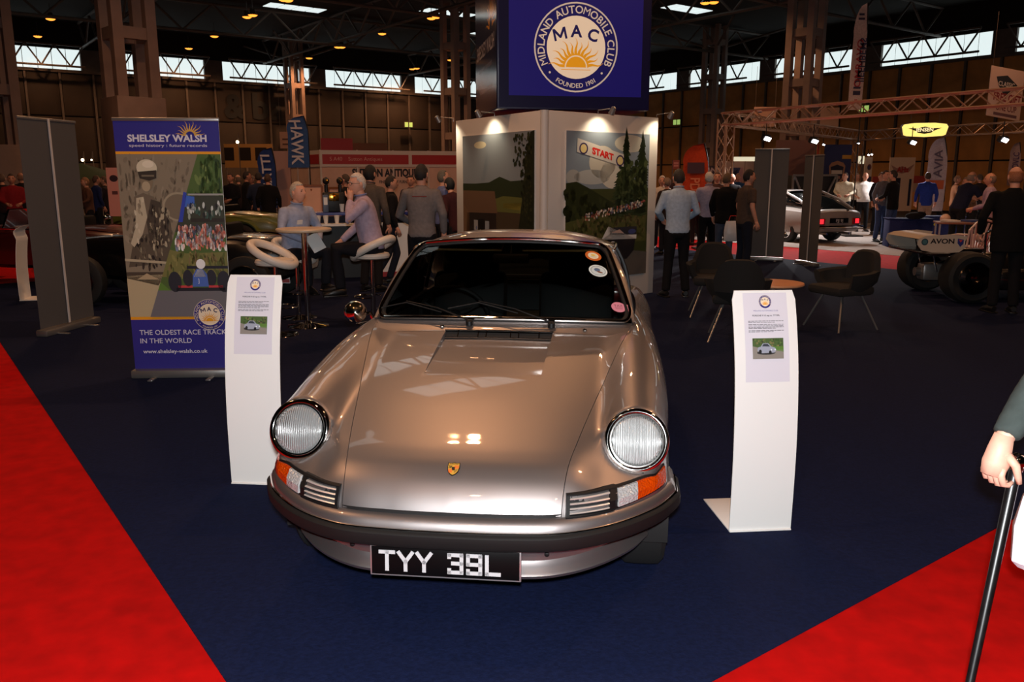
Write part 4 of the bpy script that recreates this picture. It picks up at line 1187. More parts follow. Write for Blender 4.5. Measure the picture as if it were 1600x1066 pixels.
# ---- plain grey roller banners seen from behind, with a seam pole
for (a, b, h, lab) in ((G(66, 528), G(150, 505), 2.21, 'plain dark grey roller banner back beside the blue hill climb banner'),
                       (G(1170, 407), G(1223, 409), 2.14, 'wide dark grey roller banner back behind the black chairs'),
                       (G(1246, 412), G(1275, 418), 2.00, 'narrow brownish grey roller banner back in front of the white saloon car')):
    rz = b-a
    t, w_ = roller('grey_banner', lab, a, b, h, group='grey banner backs')
    m = MB(); m.box((0, -.004, h/2+.05), (.022, .012, h-.06)); m.build('seam_pole', M_dgrey, t)

# ---- corner display with large photographs
TC = Vector((.39, 10.35, 0)); dR_ = Vector((math.cos(R(41)), math.sin(R(41)), 0)); dL_ = Vector((math.cos(R(120)), math.sin(R(120)), 0))
tower = thing('photo_display', 'tall white corner display with two big hill climb photographs behind the car', 'display', (TC.x, TC.y, .008))
M_wall = mat('white_display_board', (202, 198, 194), rough=.55)
LR, LL_ = 2.16, 2.42
for d, L, nm in ((dR_, LR, 'board'), (dL_, LL_, 'board')):
    m = MB(); nrm = Vector((d.y, -d.x, 0)) if d is dR_ else Vector((-d.y, d.x, 0))
    c = d*(L/2)-nrm*.03; m.box((c.x, c.y, 1.215), (L, .06, 2.43), rz=math.atan2(d.y, d.x), bev=.004); m.build(nm, M_wall, tower)
nR = Vector((dR_.y, -dR_.x, 0)); nL = Vector((-dL_.y, dL_.x, 0))
if nL.y > 0: nL = -nL
m = MB(); q = -(nR+nL)*.025; m.cyl((q.x, q.y, 0), (q.x, q.y, 2.43), .052, n=16); m.build('corner_post', M_wall, tower)
m = MB()
pts = [dR_*(LR-.02)-nR*.10, dL_*(LL_-.02)-nL*.10]
for nn in pts: m.cyl((nn.x, nn.y, 0), (nn.x, nn.y, 2.3), .02, n=8)
# photographs (flat prints on thin boards)
def photo(d, nrm, a0, a1, z0, z1):
    W_, H2 = a1-a0, z1-z0
    rzz = math.atan2(d.y, d.x)
    c = d*((a0+a1)/2)+nrm*.012
    m = MB(); m.box((c.x, c.y, (z0+z1)/2), (W_, .022, H2), rz=rzz); bd = m.build('photo_board', M_wall, tower)
    return W_, H2, (lambda u, v, l: tuple(d*(a0+u*W_)+nrm*(.0235+l)+Vector((0, 0, z0+v*H2))))
W_, H2, mp = photo(dR_, nR, .36, 1.96, .30, 2.20)
p = Print(mp)
p.rect(0, .62, 1, 1, (126, 138, 150)); p.rect(0, 0, 1, .62, (60, 66, 34)).lay()
for (u, v, a, b, c) in ((.42, .80, .20, .11, (196, 190, 176)), (.30, .70, .26, .05, (170, 172, 170)), (.55, .72, .2, .1, (200, 196, 184)), (.08, .70, .1, .05, (160, 160, 156)), (.75, .93, .24, .06, (190, 186, 172))): p.ell(u, v, a*.8, b, c, 26)
p.lay().poly([(0, .40), (0, .66), (.12, .67), (.28, .62), (.45, .56), (.56, .52), (.56, .40)], (38, 46, 22)).lay()
blobs(p, (.0, .42, .5, .66), 80, .02, .04, [(32, 40, 18), (48, 56, 26), (40, 46, 22)], .9, lambda u, v: v < .63-.22*u)
p.lay().poly([(0, .40), (.56, .47), (.98, .52), (.98, .24), (0, .24)], (74, 78, 40)).lay()
blobs(p, (.03, .26, .95, .50), 200, .02, .04, [(64, 70, 34), (84, 86, 46), (58, 60, 30), (92, 84, 52)], .4, lambda u, v: v < .39+.11*u)
for (cx, w_, top) in ((.70, .21, 1.0), (.91, .20, .985)):   # conifers
    for k in range(30):
        q = k/29; ww = min(.995-cx, w_*(.10+.95*(1-q))) if False else w_*(.10+.95*(1-q)); v = .45+(top-.45)*q
        for s_ in (-1, 1): p.poly([(cx, v+.045), (min(.995, cx+s_*ww*rnd.uniform(.55, 1.1)), v-.016), (cx, v-.03)], rnd.choice([(30, 42, 24), (38, 52, 28), (46, 60, 32)]))
    p.lay()
blobs(p, (.60, .50, .97, .80), 110, .015, .035, [(40, 54, 28), (56, 70, 38), (34, 46, 24), (70, 82, 48)], .9)
p.lay()
for k in range(190):
    u = rnd.uniform(.22, .96); v = .415+.125*(u-.2)+rnd.uniform(-.012, .03); p.ell(u, v, .009, .009, rnd.choice([(206, 196, 186), (160, 80, 70), (90, 96, 120), (60, 50, 44), (220, 214, 206), (190, 150, 120)]), 6)
p.lay().poly([(0, 0), (1, 0), (1, .16), (.6, .20), (0, .20)], (86, 82, 78)).lay()
p.poly([(.46, .18), (.52, .33), (.86, .33), (.83, .18), (.74, .12), (.56, .12)], (34, 32, 36)); p.lay()
p.poly([(.42, .27), (.50, .36), (.50, .28), (.86, .26), (.86, .29), (.50, .30)], (206, 206, 206)); p.poly([(.52, .30), (.86, .29), (.86, .35), (.52, .35)], (44, 44, 52)).lay()
p.poly([(.54, .315), (.7, .305), (.64, .335)], (190, 160, 150)); p.ell(.80, .315, .05, .018, (60, 70, 120), 14)
# the start banner across the lane
p.lay().poly([(.12, .955), (.67, .855), (.67, .77), (.115, .865)], (198, 192, 184)); p.lay()
for (u, v) in ((.19, .888), (.625, .812)): p.ell(u, v, .05, .038, (54, 40, 84), 24).lay().ell(u, v, .036, .028, (210, 190, 130), 20)
p.lay(); vs, fs = text_mesh('START', .09, .05); p.ink((206, 40, 30)); p.mb.add([p.mp(.415+x*.95, .835+y*.66-(x)*.165, p.h) for x, y in vs], fs)
p.build('photograph', tower)
W_, H2, mp = photo(dL_, nL, .18, 2.16, .25, 2.20)
p = Print(mp)   # u runs away from the corner, so the picture is mirrored: f(u) = 1-u
mp0 = p.mp; p.mp = lambda u, v, l: mp0(1-u, v, l)
p.rect(0, .60, 1, 1, (128, 136, 142)); p.rect(0, 0, 1, .60, (70, 58, 42)).lay()
p.ell(.27, .93, .09, .025, (198, 190, 160), 20)
p.poly([(0, .55), (0, .66), (.2, .66), (.4, .67), (.55, .71), (.7, .68), (.9, .69), (1, .66), (1, .52)], (40, 50, 30)).lay()
p.poly([(.45, .47), (1, .47), (1, .57), (.6, .58), (.45, .55)], (96, 98, 50)); p.poly([(.6, .50), (.82, .49), (.84, .54), (.6, .53)], (136, 126, 56)).lay()
p.poly([(0, .61), (.48, .61), (.52, .46), (.06, .45), (0, .5)], (104, 78, 58)); p.lay().poly([(.05, .28), (.50, .28), (.50, .46), (.06, .45)], (40, 32, 28)); p.poly([(0, 0), (.10, 0), (.10, .45), (0, .52)], (112, 84, 60)); p.lay()
p.rect(.17, .30, .23, .40, (150, 150, 150)); p.rect(.24, .28, .33, .41, (20, 18, 18)); p.rect(.34, .30, .40, .40, (140, 144, 150)).lay()
for k in range(260): p.ell(rnd.uniform(.1, .96), .05+.30*rnd.random()**1.3, .011, .014, rnd.choice([(206, 190, 176), (150, 116, 96), (60, 60, 80), (40, 34, 32), (190, 160, 140), (96, 110, 150), (120, 60, 54)]), 6)
p.lay().poly([(.32, .22), (.42, .27), (.54, .17), (.42, .16)], (96, 112, 160)); p.poly([(.52, .24), (.62, .26), (.80, .16), (.68, .15)], (96, 112, 160)); p.poly([(.62, .08), (.94, .09), (.92, -.0), (.68, -.0)], (150, 146, 160))
p.poly([(.80, .33), (.97, .34), (.97, .25), (.82, .26)], (110, 78, 60)).lay()
p.poly([(.80, .34), (.86, .60), (.90, .86), (.95, .99), (1, 1), (1, .30)], (30, 36, 20)).lay()
blobs(p, (.74, .36, .97, .98), 260, .006, .018, [(28, 34, 18), (40, 46, 24), (50, 54, 30)], .9, lambda u, v: u > .80+.1*(1-v) or (v > .78 and u > .72))
p.build('photograph', tower)
# spotlights clipped along the top of the boards
M_spot = mat('spot_housing', (150, 146, 142), rough=.35, metal=.6)
M_hot = mat('halogen_face', (255, 232, 190), rough=.4, emis=6.0)
def spot(d, nrm, a, label, on=13.0):
    b = TC+d*a+Vector((0, 0, 2.43)); o = nrm*.26
    t = thing('spotlight', label, 'spotlight', b, 0)
    m = MB(); m.tube([(0, 0, 0), (0, 0, .05), tuple(o*.8+Vector((0, 0, .06)))], .006, 6); m.build('arm', M_spot, t)
    dn = (-nrm*.62+Vector((0, 0, -1))).normalized(); c = o+Vector((0, 0, .05))
    m = MB(); m.lathe([(.012, -.03), (.03, -.02), (.036, .03), (.040, .07), (.036, .07)], c, 14, dn); m.build('housing', M_spot, t)
    m = MB(); m.lathe([(.0005, .064), (.036, .066)], c, 14, dn); m.build('bulb', M_hot, t)
    l = bpy.data.lights.new('spot_glow', 'SPOT'); l.energy = on; l.color = (1.0, .80, .55); l.spot_size = R(120); l.spot_blend = .7; l.shadow_soft_size = .03
    q = bpy.data.objects.new('spot_glow', l); COL.objects.link(q); q.parent = t; q.location = c+dn*.09; q.rotation_euler = dn.to_track_quat('-Z', 'Y').to_euler()
spot(dL_, nL, 2.50, 'silver spotlight clamped at the far end of the display board by the beer counter')
spot(dL_, nL, 1.25, 'silver spotlight above the photograph of the barn and crowd')
spot(dR_, nR, .95, 'silver spotlight above the photograph with the start banner')
spot(dR_, nR, 2.12, 'silver spotlight at the outer corner of the display, above the plain board edge')

# ---- blue cube sign above the display
CB = Vector((-.19, 11.0, 0)); ca = R(10); cx_ = Vector((math.cos(ca), math.sin(ca), 0)); cy_ = Vector((-math.sin(ca), math.cos(ca), 0)); CW = 2.04; CZ0 = 2.50
cube = thing('cube_sign', 'big blue cube sign with a round white and gold club emblem above the corner display', 'sign', (CB.x, CB.y, 0))
M_navy = mat('navy_frame', (22, 24, 66), rough=.35)
cc = cx_*(CW/2)+cy_*(CW/2)
m = MB(); m.box((cc.x, cc.y, CZ0+CW/2), (CW, CW, CW), rz=ca, bev=.012); m.build('body', M_navy, cube)
p = Print(lambda u, v, l: tuple(cx_*(CW/2+u)-cy_*(.004+l)+Vector((0, 0, CZ0+CW/2+v))))
p.rect(-CW/2+.02, -CW/2+.02, CW/2-.02, CW/2-.02, (9, 8, 34)).lay()
p.rect(-CW/2+.15, -CW/2+.17, CW/2-.12, CW/2-.12, (26, 22, 98)).lay()
club_emblem(p, .012, -.245, .555, field=(26, 24, 88))
p.build('printed_face', cube, print_mat('printed_backlit', .3, .42))
p = Print(lambda u, v, l: tuple(-cx_*(.004+l)+cy_*(CW/2-u)+Vector((0, 0, CZ0+CW/2+v))))
p.rect(-CW/2+.02, -CW/2+.02, CW/2-.02, CW/2-.02, (20, 22, 60)).lay()
p.text('SHELSLEY WALSH', 0, -.22, .26, (190, 184, 190), .02, sx=.80); p.text('speed history : future records', 0, -.42, .115, (150, 146, 160), sx=.85)
p.text('The oldest race track in the world', 0, -.72, .115, (150, 146, 160), sx=.8)
sun_rays(p, .52, .06, .10, .44, GOLD, 11)
p.build('printed_face', cube, print_mat('printed_gloss', .12))
m = MB(); m.cyl((cc.x, cc.y, 0), (cc.x, cc.y, CZ0), .06, n=10); m.build('support_post', M_steel, cube)

# ---- bar stools and high table
M_cushion = mat('white_stool_vinyl', (214, 206, 196), rough=.4)
def stool(loc, rz, label, dz=0.0):
    t = thing('bar_stool', label, 'stool', loc, rz, 'white bar stools')
    m = MB(); m.lathe([(.0005, .03), (.03, .03), (.06, .022), (.16, .012), (.205, .006), (.208, 0)], (0, 0, 0), 28); m.build('base', M_chrome, t)
    m = MB(); m.cyl((0, 0, .02), (0, 0, .40), .028, n=14); m.cyl((0, 0, .38), (0, 0, .74+dz), .02, n=12); m.build('column', M_chrome, t)
    m = MB(); m.tube([(.17*math.sin(a)*1.0, .06+.15*math.cos(a), .30) for a in np.linspace(-2.4, 2.4, 18)], .010, 6); m.bar((0, -.0, .30), (0, .2, .30), .014); m.build('footrest', M_chrome, t)
    m = MB(); m.lathe([(.0005, .73), (.15, .73), (.195, .745), (.205, .77), (.195, .795), (.14, .806), (.0005, .806)], (0, 0, dz), 28); m.build('seat', M_cushion, t)
    m = MB(); N = 40; pts = []; sc = []
    for k in range(N):
        a = 2*PI*k/N; y = -.215*math.cos(a); x = .225*math.sin(a)
        pts.append((x, y-.02, .85+dz-(y)*.52)); sc.append((1, 1))
    m.tube(pts, .043, 12, closed=True); m.build('ring_back', M_cushion, t)
    return t
s1 = G(436, 524); stool(Vector((s1.x, s1.y, .008)), R(-102), 'empty white ring-back bar stool beside the white information stand')
MAN1 = Vector((-2.52, 9.65, .008)); MAN2 = Vector((-1.58, 9.30, .008))
stool(MAN1, R(-105), 'white ring-back bar stool under the seated man facing the table', -.06)
stool(MAN2, R(72), 'white ring-back bar stool under the seated man with glasses')
tb = G(482, 510); t = thing('bar_table', 'small round high bar table with a chrome column between the seated men', 'table', (tb.x, tb.y, .008))
m = MB(); m.lathe([(.0005, 1.05), (.29, 1.05), (.30, 1.062), (.30, 1.075), (.29, 1.085), (.0005, 1.085)], (0, 0, 0), 36); m.build('tabletop', mat('birch_top', (196, 176, 150), rough=.4), t)
m = MB(); m.cyl((0, 0, .02), (0, 0, 1.05), .032, n=14); m.build('column', M_chrome, t)
m = MB(); m.lathe([(.0005, .06), (.034, .06), (.05, .035), (.13, .02), (.225, .010), (.23, 0)], (0, 0, 0), 30); m.build('base', M_chrome, t)

# ---- black tub chairs and low table
M_chair = mat('black_felt', (13, 12, 12), rough=.9, bump=.2, scale=120)
def tub_chair(loc, rz, label):
    """seat faces local +y"""
    t = thing('tub_chair', label, 'chair', loc, rz, 'black tub chairs')
    m = MB(); rows = []
    N = 26
    for i in range(N):   # wrap-round shell: angle from one arm round the back to the other
        a = R(-30)+R(240)*(1-i/(N-1)) if False else R(-28+236*i/(N-1))
        q = abs(i/(N-1)-.5)*2
        h = .64+.20*max(0, 1-(q/.34)**4)**.7 if q < .34 else .64-.05*(q-.34)
        x, y = math.cos(a), math.sin(a)
        r0 = .235; r1 = .30+(.03 if q < .4 else 0)
        rows.append([(x*r0, -y*r0*.95, .40), (x*(r1+.012), -y*(r1+.012), .52), (x*(r1+.035), -y*(r1+.035), h), (x*(r1+.0), -y*(r1+.0), h+.012), (x*(r1-.03), -y*(r1-.03), h-.01), (x*(r1-.045), -y*(r1-.045), .52), (x*r0*.8, -y*r0*.8, .44)])
    m.grid(rows)
    for r in (rows[0], rows[-1]): m.add(r, [list(range(len(r)))])
    m.build('shell', M_chair, t)
    m = MB(); m.box((0, .03, .43), (.50, .50, .10), bev=.04); m.build('seat', M_chair, t)
    for sx in (-1, 1):
        for sy in (-1, 1):
            m = MB(); m.cyl((sx*.13, sy*.13, .39), (sx*.27, sy*.27, 0), .011, n=8); m.build('leg', M_alum, t)
    return t
ca_ = G(1312, 513)
tub_chair(Vector((ca_.x, ca_.y, .008)), R(112), 'black felt tub chair on four splayed metal legs, alone on the open carpet')
tub_chair(Vector((2.30, 8.35, .008)), R(-14), 'black felt tub chair directly behind the white information stand')
tub_chair(Vector((2.42, 9.85, .008)), R(170), 'black felt tub chair with its back nearest the standing man in brown shirt')
lt = at(1207, 449, 9.05); t = thing('low_table', 'low round table with pale wooden top among the black tub chairs', 'table', (lt.x, lt.y, .008))
m = MB(); m.lathe([(.0005, .47), (.33, .47), (.335, .48), (.33, .495), (.0005, .495)], (0, 0, 0), 30); m.build('tabletop', mat('pale_wood', (206, 150, 112), rough=.35), t)
m = MB(); m.cyl((0, 0, .02), (0, 0, .47), .03, n=10); m.lathe([(.0005, .03), (.2, .012), (.205, 0)], (0, 0, 0), 24); m.build('pedestal', M_alum, t)
# ================================================================== people
def voxel(mb, name, m, parent, size, smooth=6, extra=None):
    """one continuous skin grown round overlapping lofts"""
    t = mb.build('tmp', m, None, sharp=0)
    a = t.modifiers.new('r', 'REMESH'); a.mode = 'VOXEL'; a.voxel_size = size
    b = t.modifiers.new('s', 'SMOOTH'); b.factor = .5; b.iterations = smooth
    dg = bpy.context.evaluated_depsgraph_get(); dg.update()
    me = bpy.data.meshes.new_from_object(t.evaluated_get(dg)); me.name = name
    old = t.data; bpy.data.objects.remove(t); bpy.data.meshes.remove(old)
    if extra is not None:
        v0 = [tuple(v.co) for v in me.vertices]; f0 = [list(p.vertices) for p in me.polygons]
        ms = list(m) if isinstance(m, (list, tuple)) else [m]
        extra.v, extra.f, extra.m, extra.s, extra.c = v0+extra.v, f0+[[i+len(v0) for i in f] for f in extra.f], [0]*len(f0)+extra.m, [True]*len(f0)+extra.s, [(1, 1, 1, 1)]*len(f0)+extra.c
        bpy.data.meshes.remove(me)
        return extra.build(name, ms, parent, sharp=0, recalc=False)
    me.polygons.foreach_set('use_smooth', [True]*len(me.polygons))
    if not me.materials: me.materials.append(m if not isinstance(m, (list, tuple)) else m[0])
    o = bpy.data.objects.new(name, me); COL.objects.link(o); o.parent = parent
    return o
def head_pts(k=1.0, nl=18, nm=26):
    P = []
    for i in range(nl+1):
        th = -PI/2+PI*i/nl; row = []
        for j in range(nm):
            f = 2*PI*j/nm
            x = .076*math.cos(th)*math.sin(f); y = .096*math.cos(th)*math.cos(f); z = .120*math.sin(th)
            q = max(0, -z/.12)
            x *= 1-.30*q**1.6
            if y > 0: y *= 1-.06*q
            else: y *= 1-.40*q**1.3
            x *= k; y *= k; z *= k
            if y > 0 and k == 1.0:
                y += .024*math.exp(-(x/.012)**2-((z+.022)/.020)**2)+.010*math.exp(-(x/.010)**2-((z+.0)/.022)**2)
                y -= .009*math.exp(-((abs(x)-.032)/.015)**2-((z-.010)/.012)**2)
                y += .005*math.exp(-((z-.034)/.010)**2-(x/.05)**2)
                y += .006*math.exp(-(x/.022)**2-((z+.062)/.010)**2)+.008*math.exp(-(x/.025)**2-((z+.102)/.016)**2)
            row.append((x, y, z))
        P.append(row)
    return P
HEAD = head_pts()
def hand(mb, w, d, side, s=1.0, curl=.5, palm_dir=None):
    """wrist w, direction d of the hand, palm normal roughly inwards; five fingers"""
    d = Vector(d).normalized(); pn = Vector(palm_dir or (-side, 0, 0)); pn = (pn-d*pn.dot(d))
    pn = pn.normalized() if pn.length > 1e-3 else d.orthogonal().normalized()
    sd = d.cross(pn)*side
    w = Vector(w)
    mb.tube([w-d*.02*s, w+d*.02*s, w+d*.06*s, w+d*.095*s], [.026*s, .032*s, .036*s, .030*s], 8, sc=[(1, 1)]*4)
    for k, (off, L) in enumerate(((-.027, .062), (-.009, .074), (.010, .070), (.027, .055))):
        b = w+d*.088*s+sd*off*s; a1 = d*math.cos(curl*.6)+pn*math.sin(curl*.6); a2 = d*math.cos(curl*1.5)+pn*math.sin(curl*1.5); a3 = d*math.cos(curl*2.3)+pn*math.sin(curl*2.3)
        p1 = b+a1*L*.45*s; p2 = p1+a2*L*.32*s; p3 = p2+a3*L*.26*s
        mb.tube([b-d*.02*s, b, p1, p2, p3], [.0095*s, .0098*s, .009*s, .0082*s, .006*s], 6)
    b = w+d*.03*s-sd*.026*s; t1 = (d*.6-sd*.6+pn*.45).normalized(); t2 = (d*.9-sd*.1+pn*.5).normalized()
    mb.tube([b, b+t1*.035*s, b+t1*.035*s+t2*.032*s, b+t1*.035*s+t2*.052*s], [.013*s, .0115*s, .0095*s, .007*s], 6)
SKIN = [(196, 140, 116), (206, 152, 128), (180, 122, 98), (214, 164, 142)]
_mc = {}
def cloth(c, rough=.9):
    k = 'cloth_%d_%d_%d' % tuple(int(x) for x in c)
    return mat(k, c, rough=rough, grain=.12, scale=25, bump=.25, spec=.2)
def person(label, loc, rz, h=1.75, top=(120, 120, 130), trou=(24, 24, 28), shoe=(16, 14, 14), skin=0, hair=(60, 46, 36), style='short',
           sleeve=1.0, pose=None, vox=.022, collar=None, belly=0.0, name='person', jacket_len=0.0, wide=1.0, detail=False, group=None):
    P = dict(hip=(0, 0, .93), lean=2, twist=0, head_yaw=0, head_pitch=0,
             lkn=(-.105, .02, .50), lan=(-.12, -.02, .085), rkn=(.105, .02, .50), ran=(.12, -.02, .085),
             lel=(-.265, -.02, 1.16), lwr=(-.255, .07, .92), rel=(.265, -.02, 1.16), rwr=(.255, .07, .92), lhd=None, rhd=None, curl=.55, lpalm=None, lfoot=None, rfoot=None)
    if pose: P.update(pose)
    k = h/1.75
    t = thing(name, label, 'person', loc, rz, group)
    def S(p): return Vector(p)*k
    hip = S(P['hip']); le = R(P['lean']); up = Vector((0, math.sin(le), math.cos(le)))
    tw = R(P['twist'])
    rt = Vector((math.cos(tw), math.sin(tw)*1.0, 0))
    SP = .565*k
    def sp(f, x=0.0, y=0.0): return hip+up*(SP*f)+rt*(x*k)+Vector((0, y*k, 0))
    neck = sp(1.0); hd = neck+up*(.128*k)*.55+Vector((0, .014*k, .128*k*.45))+Vector((0, math.sin(le)*.02, 0))
    shL, shR = sp(.85, -.172*wide), sp(.85, .172*wide)
    m_top, m_tr = cloth(top), cloth(trou)
    m_skin = mat('skin_%d' % skin, SKIN[skin], rough=.55, grain=.06, scale=40)
    # upper garment
    g = MB(); tl = -le
    R_ = [(-.10-jacket_len, .172*wide, .122), (0, .174*wide, .126+belly*.6), (.2, .160*wide, .118+belly), (.42, .170*wide, .124+belly*.6), (.66, .186*wide, .130), (.82, .186*wide, .118), (.90, .150*wide, .098), (.955, .092, .078), (1.01, .062, .060)]
    g.rings([(tuple(sp(f, 0, (belly*.35 if .0 <= f <= .5 else 0))), a*k, b*k, tl) for f, a, b in R_], 18)
    for sh, el, wr, q in ((shL, S(P['lel']), S(P['lwr']), -1), (shR, S(P['rel']), S(P['rwr']), 1)):
        if P['lel'] is None: continue
        if sleeve >= .99: g.tube([sh-rt*q*.04*k, sh, sh.lerp(el, .5), el, el.lerp(wr, .5), el.lerp(wr, .94)], [.060*k, .070*k, .060*k, .053*k, .049*k, .040*k], 10)
        elif sleeve > .4: g.tube([sh-rt*q*.04*k, sh, sh.lerp(el, .5), el, el.lerp(wr, .25)], [.060*k, .070*k, .062*k, .056*k, .052*k], 10)
        else: g.tube([sh-rt*q*.04*k, sh, sh.lerp(el, .5), sh.lerp(el, .78)], [.060*k, .071*k, .066*k, .066*k], 10)
    voxel(g, 'jacket' if jacket_len > 0 else 'shirt', m_top, t, vox, 5)
    # trousers
    g = MB()
    g.rings([(tuple(sp(f)), a*k, b*k, tl) for f, a, b in ((-.20, .10, .10), (-.12, .168, .122), (0, .170, .120), (.08, .160, .112))], 16)
    for q, kn, an in ((-1, S(P['lkn']), S(P['lan'])), (1, S(P['rkn']), S(P['ran']))):
        hj = hip+Vector((q*.088*k, 0, -.05*k))
        g.tube([hj+Vector((0, 0, .05*k)), hj, hj.lerp(kn, .5), kn, kn.lerp(an, .5), an+(kn-an).normalized()*.005], [.09*k, .094*k, .083*k, .068*k, .064*k, .060*k], 12)
    voxel(g, 'trousers', m_tr, t, vox, 4)
    # shoes
    for q, kn, an, ft in ((-1, S(P['lkn']), S(P['lan']), P['lfoot']), (1, S(P['rkn']), S(P['ran']), P['rfoot'])):
        f = Vector(ft or (q*.18, 1, 0)).normalized()
        m = MB(); m.tube([an-f*.055*k+Vector((0, 0, -.03*k)), an+Vector((0, 0, -.028*k)), an+f*.09*k+Vector((0, 0, -.042*k)), an+f*.165*k+Vector((0, 0, -.055*k)), an+f*.20*k+Vector((0, 0, -.06*k))],
                         [.030*k, .046*k, .040*k, .032*k, .016*k], 10, sc=[(1, 1.1), (1, 1.2), (1.05, 1), (1.15, .85), (1, .9)])
        m.box(tuple(an+f*.065*k+Vector((0, 0, -.076*k))), (.085*k, .27*k, .02*k), rz=math.atan2(-f.x, f.y), bev=.008)
        m.build('shoe', mat('shoe_leather_%d' % shoe[0], shoe, rough=.4), t)
    # body: one surface for neck, arms and trunk, then head and hands welded on
    g = MB()
    g.tube([sp(.5), sp(.88), neck, hd+Vector((0, -.012*k, -.06*k))], [.10*k, .08*k, .052*k, .054*k], 12)
    for sh, el, wr, q in ((shL, S(P['lel']), S(P['lwr']), -1), (shR, S(P['rel']), S(P['rwr']), 1)):
        g.tube([sp(.84), sh, sh.lerp(el, .5), el, el.lerp(wr, .4), wr], [.05*k, .052*k, .046*k, .040*k, .038*k, .027*k], 10)
    g.tube([sp(.6), hip], [.10*k, .10*k], 10)
    for q, kn, an in ((-1, S(P['lkn']), S(P['lan'])), (1, S(P['rkn']), S(P['ran']))):
        hj = hip+Vector((q*.088*k, 0, -.05*k)); g.tube([hip, hj, kn, an], [.08*k, .07*k, .050*k, .038*k], 8)
    ex = MB()
    M3 = Matrix.Rotation(R(P['head_yaw']), 3, 'Z') @ Matrix.Rotation(-R(P['head_pitch'])-le*.5, 3, 'X')
    def HT(p): return hd+M3@(Vector(p)*k)
    ex.cur = 0; ex.grid([[HT(p) for p in r] for r in HEAD], closed_u=True, flip=True)
    for sx in (-1, 1):
        ex.cur = 0; ex.ball(HT((sx*.078, -.008, -.004)), (.010*k, .020*k, .032*k), 8, 6, M3)
        ex.cur = 1; ex.ball(HT((sx*.031, .0815, .010)), (.013*k, .008*k, .006*k), 8, 6, M3)
        ex.cur = 3; ex.ball(HT((sx*.032, .089, .030)), (.018*k, .006*k, .0045*k), 8, 4, M3)
    ex.cur = 2; ex.ball(HT((0, .089, -.063)), (.022*k, .007*k, .006*k), 8, 6, M3)
    ex.cur = 0
    for q, el, wr, hdn in ((-1, S(P['lel']), S(P['lwr']), P['lhd']), (1, S(P['rel']), S(P['rwr']), P['rhd'])):
        hand(ex, wr, hdn or (wr-el), q, k, P['curl'] if q < 0 else .55, P['lpalm'] if q < 0 else None)
    m_hair = mat('hair_%d_%d' % (hair[0], hair[2]), hair, rough=.75, grain=.3, scale=90, bump=.4)
    voxel(g, 'body', [m_skin, mat('eye_dark', (40, 34, 32), rough=.2), mat('lip_%d' % skin, shade(SKIN[skin], .74), rough=.5), m_hair], t, max(.016, vox*.85), 4, ex)
    # hair
    if style != 'none':
        Hp = head_pts(1.075)
        def keep(p):
            x, y, z = p
            if style == 'balding': return z > -.065 and z < .070 and y < .028 and not (y > -.0 and z < -.005)
            if style == 'bob': return (z > .070-.16*max(0, (.07-y)/.07) if y > .0 else z > -.115)
            lim = .072 if y > .055 else (.072-(.055-y)/.055*.085 if y > 0 else -.013-.055*min(1, -y/.05))
            return z > lim
        hm = MB(); nl = len(Hp)-1; nm = len(Hp[0]); idx = {}; vs = []; fs = []
        for i in range(nl):
            for j in range(nm):
                q = [(i, j), (i, (j+1) % nm), (i+1, (j+1) % nm), (i+1, j)]
                if all(keep(Hp[a][b]) for a, b in q):
                    f = []
                    for ab in q:
                        if ab not in idx: idx[ab] = len(vs); vs.append(HT(Hp[ab[0]][ab[1]]))
                        f.append(idx[ab])
                    fs.append(f[::-1])
        if fs:
            hm.add(vs, fs); o = hm.build('hair', m_hair, t, sharp=0, recalc=False)
            so = o.modifiers.new('thick', 'SOLIDIFY'); so.thickness = .012*k; so.offset = -1
    t['_k'] = k
    if collar:
        m = MB(); m.tube([neck+Vector((math.cos(a)*.068*k, math.sin(a)*.066*k+.004, .012*k-.012*math.sin(a))) for a in np.linspace(0, 2*PI, 18)[:-1]], .009*k, 6, closed=True); m.build('collar', cloth(collar), t)
    return t, HT, S
def ground(px, D): p = at(px, 300, D); return Vector((p.x, p.y, .008))
def toward(loc, px_dir): pass
SIT = dict(hip=(0, -.02, .87), lkn=(-.15, .40, .86), rkn=(.15, .40, .86), lan=(-.13, .36, .42), ran=(.13, .36, .42))
# two seated men
t, HT, S = person('seated man in pale blue shirt with name badge, holding a paper on his lap', MAN1, R(-128), 1.72, (150, 160, 186), (26, 26, 32), hair=(176, 166, 152), style='short', skin=1, vox=.016,
    pose=dict(SIT, hip=(0, -.04, .80), lkn=(-.15, .38, .80), rkn=(.15, .38, .80), lean=10, head_yaw=14, head_pitch=-10, lel=(-.27, .10, 1.06), lwr=(-.06, .36, .93), rel=(.27, .10, 1.06), rwr=(.10, .37, .93)), belly=.03, collar=(150, 160, 186))
bt = MB(); bt.box(tuple(S((.09, .215, 1.15))), (.075, .006, .05), rot=Matrix.Rotation(R(-14), 3, 'X')); bt.build('name_badge', M_white, t)
m = MB(); c = MAN1+Matrix.Rotation(R(-128), 3, 'Z')@Vector((.07, .45, .91)); m.box((0, 0, 0), (.15, .006, .21), bev=.001); o = tag(m.build('folded_leaflet', M_white), 'white leaflet with yellow edge held by the seated man in pale blue', 'leaflet'); o.location = c; o.rotation_euler = (R(28), R(24), R(-150))
m = MB(); m.box((0, -.001, .103), (.15, .007, .006)); m.build('yellow_edge', mat('yellow_edge', (214, 196, 60), rough=.5), o)
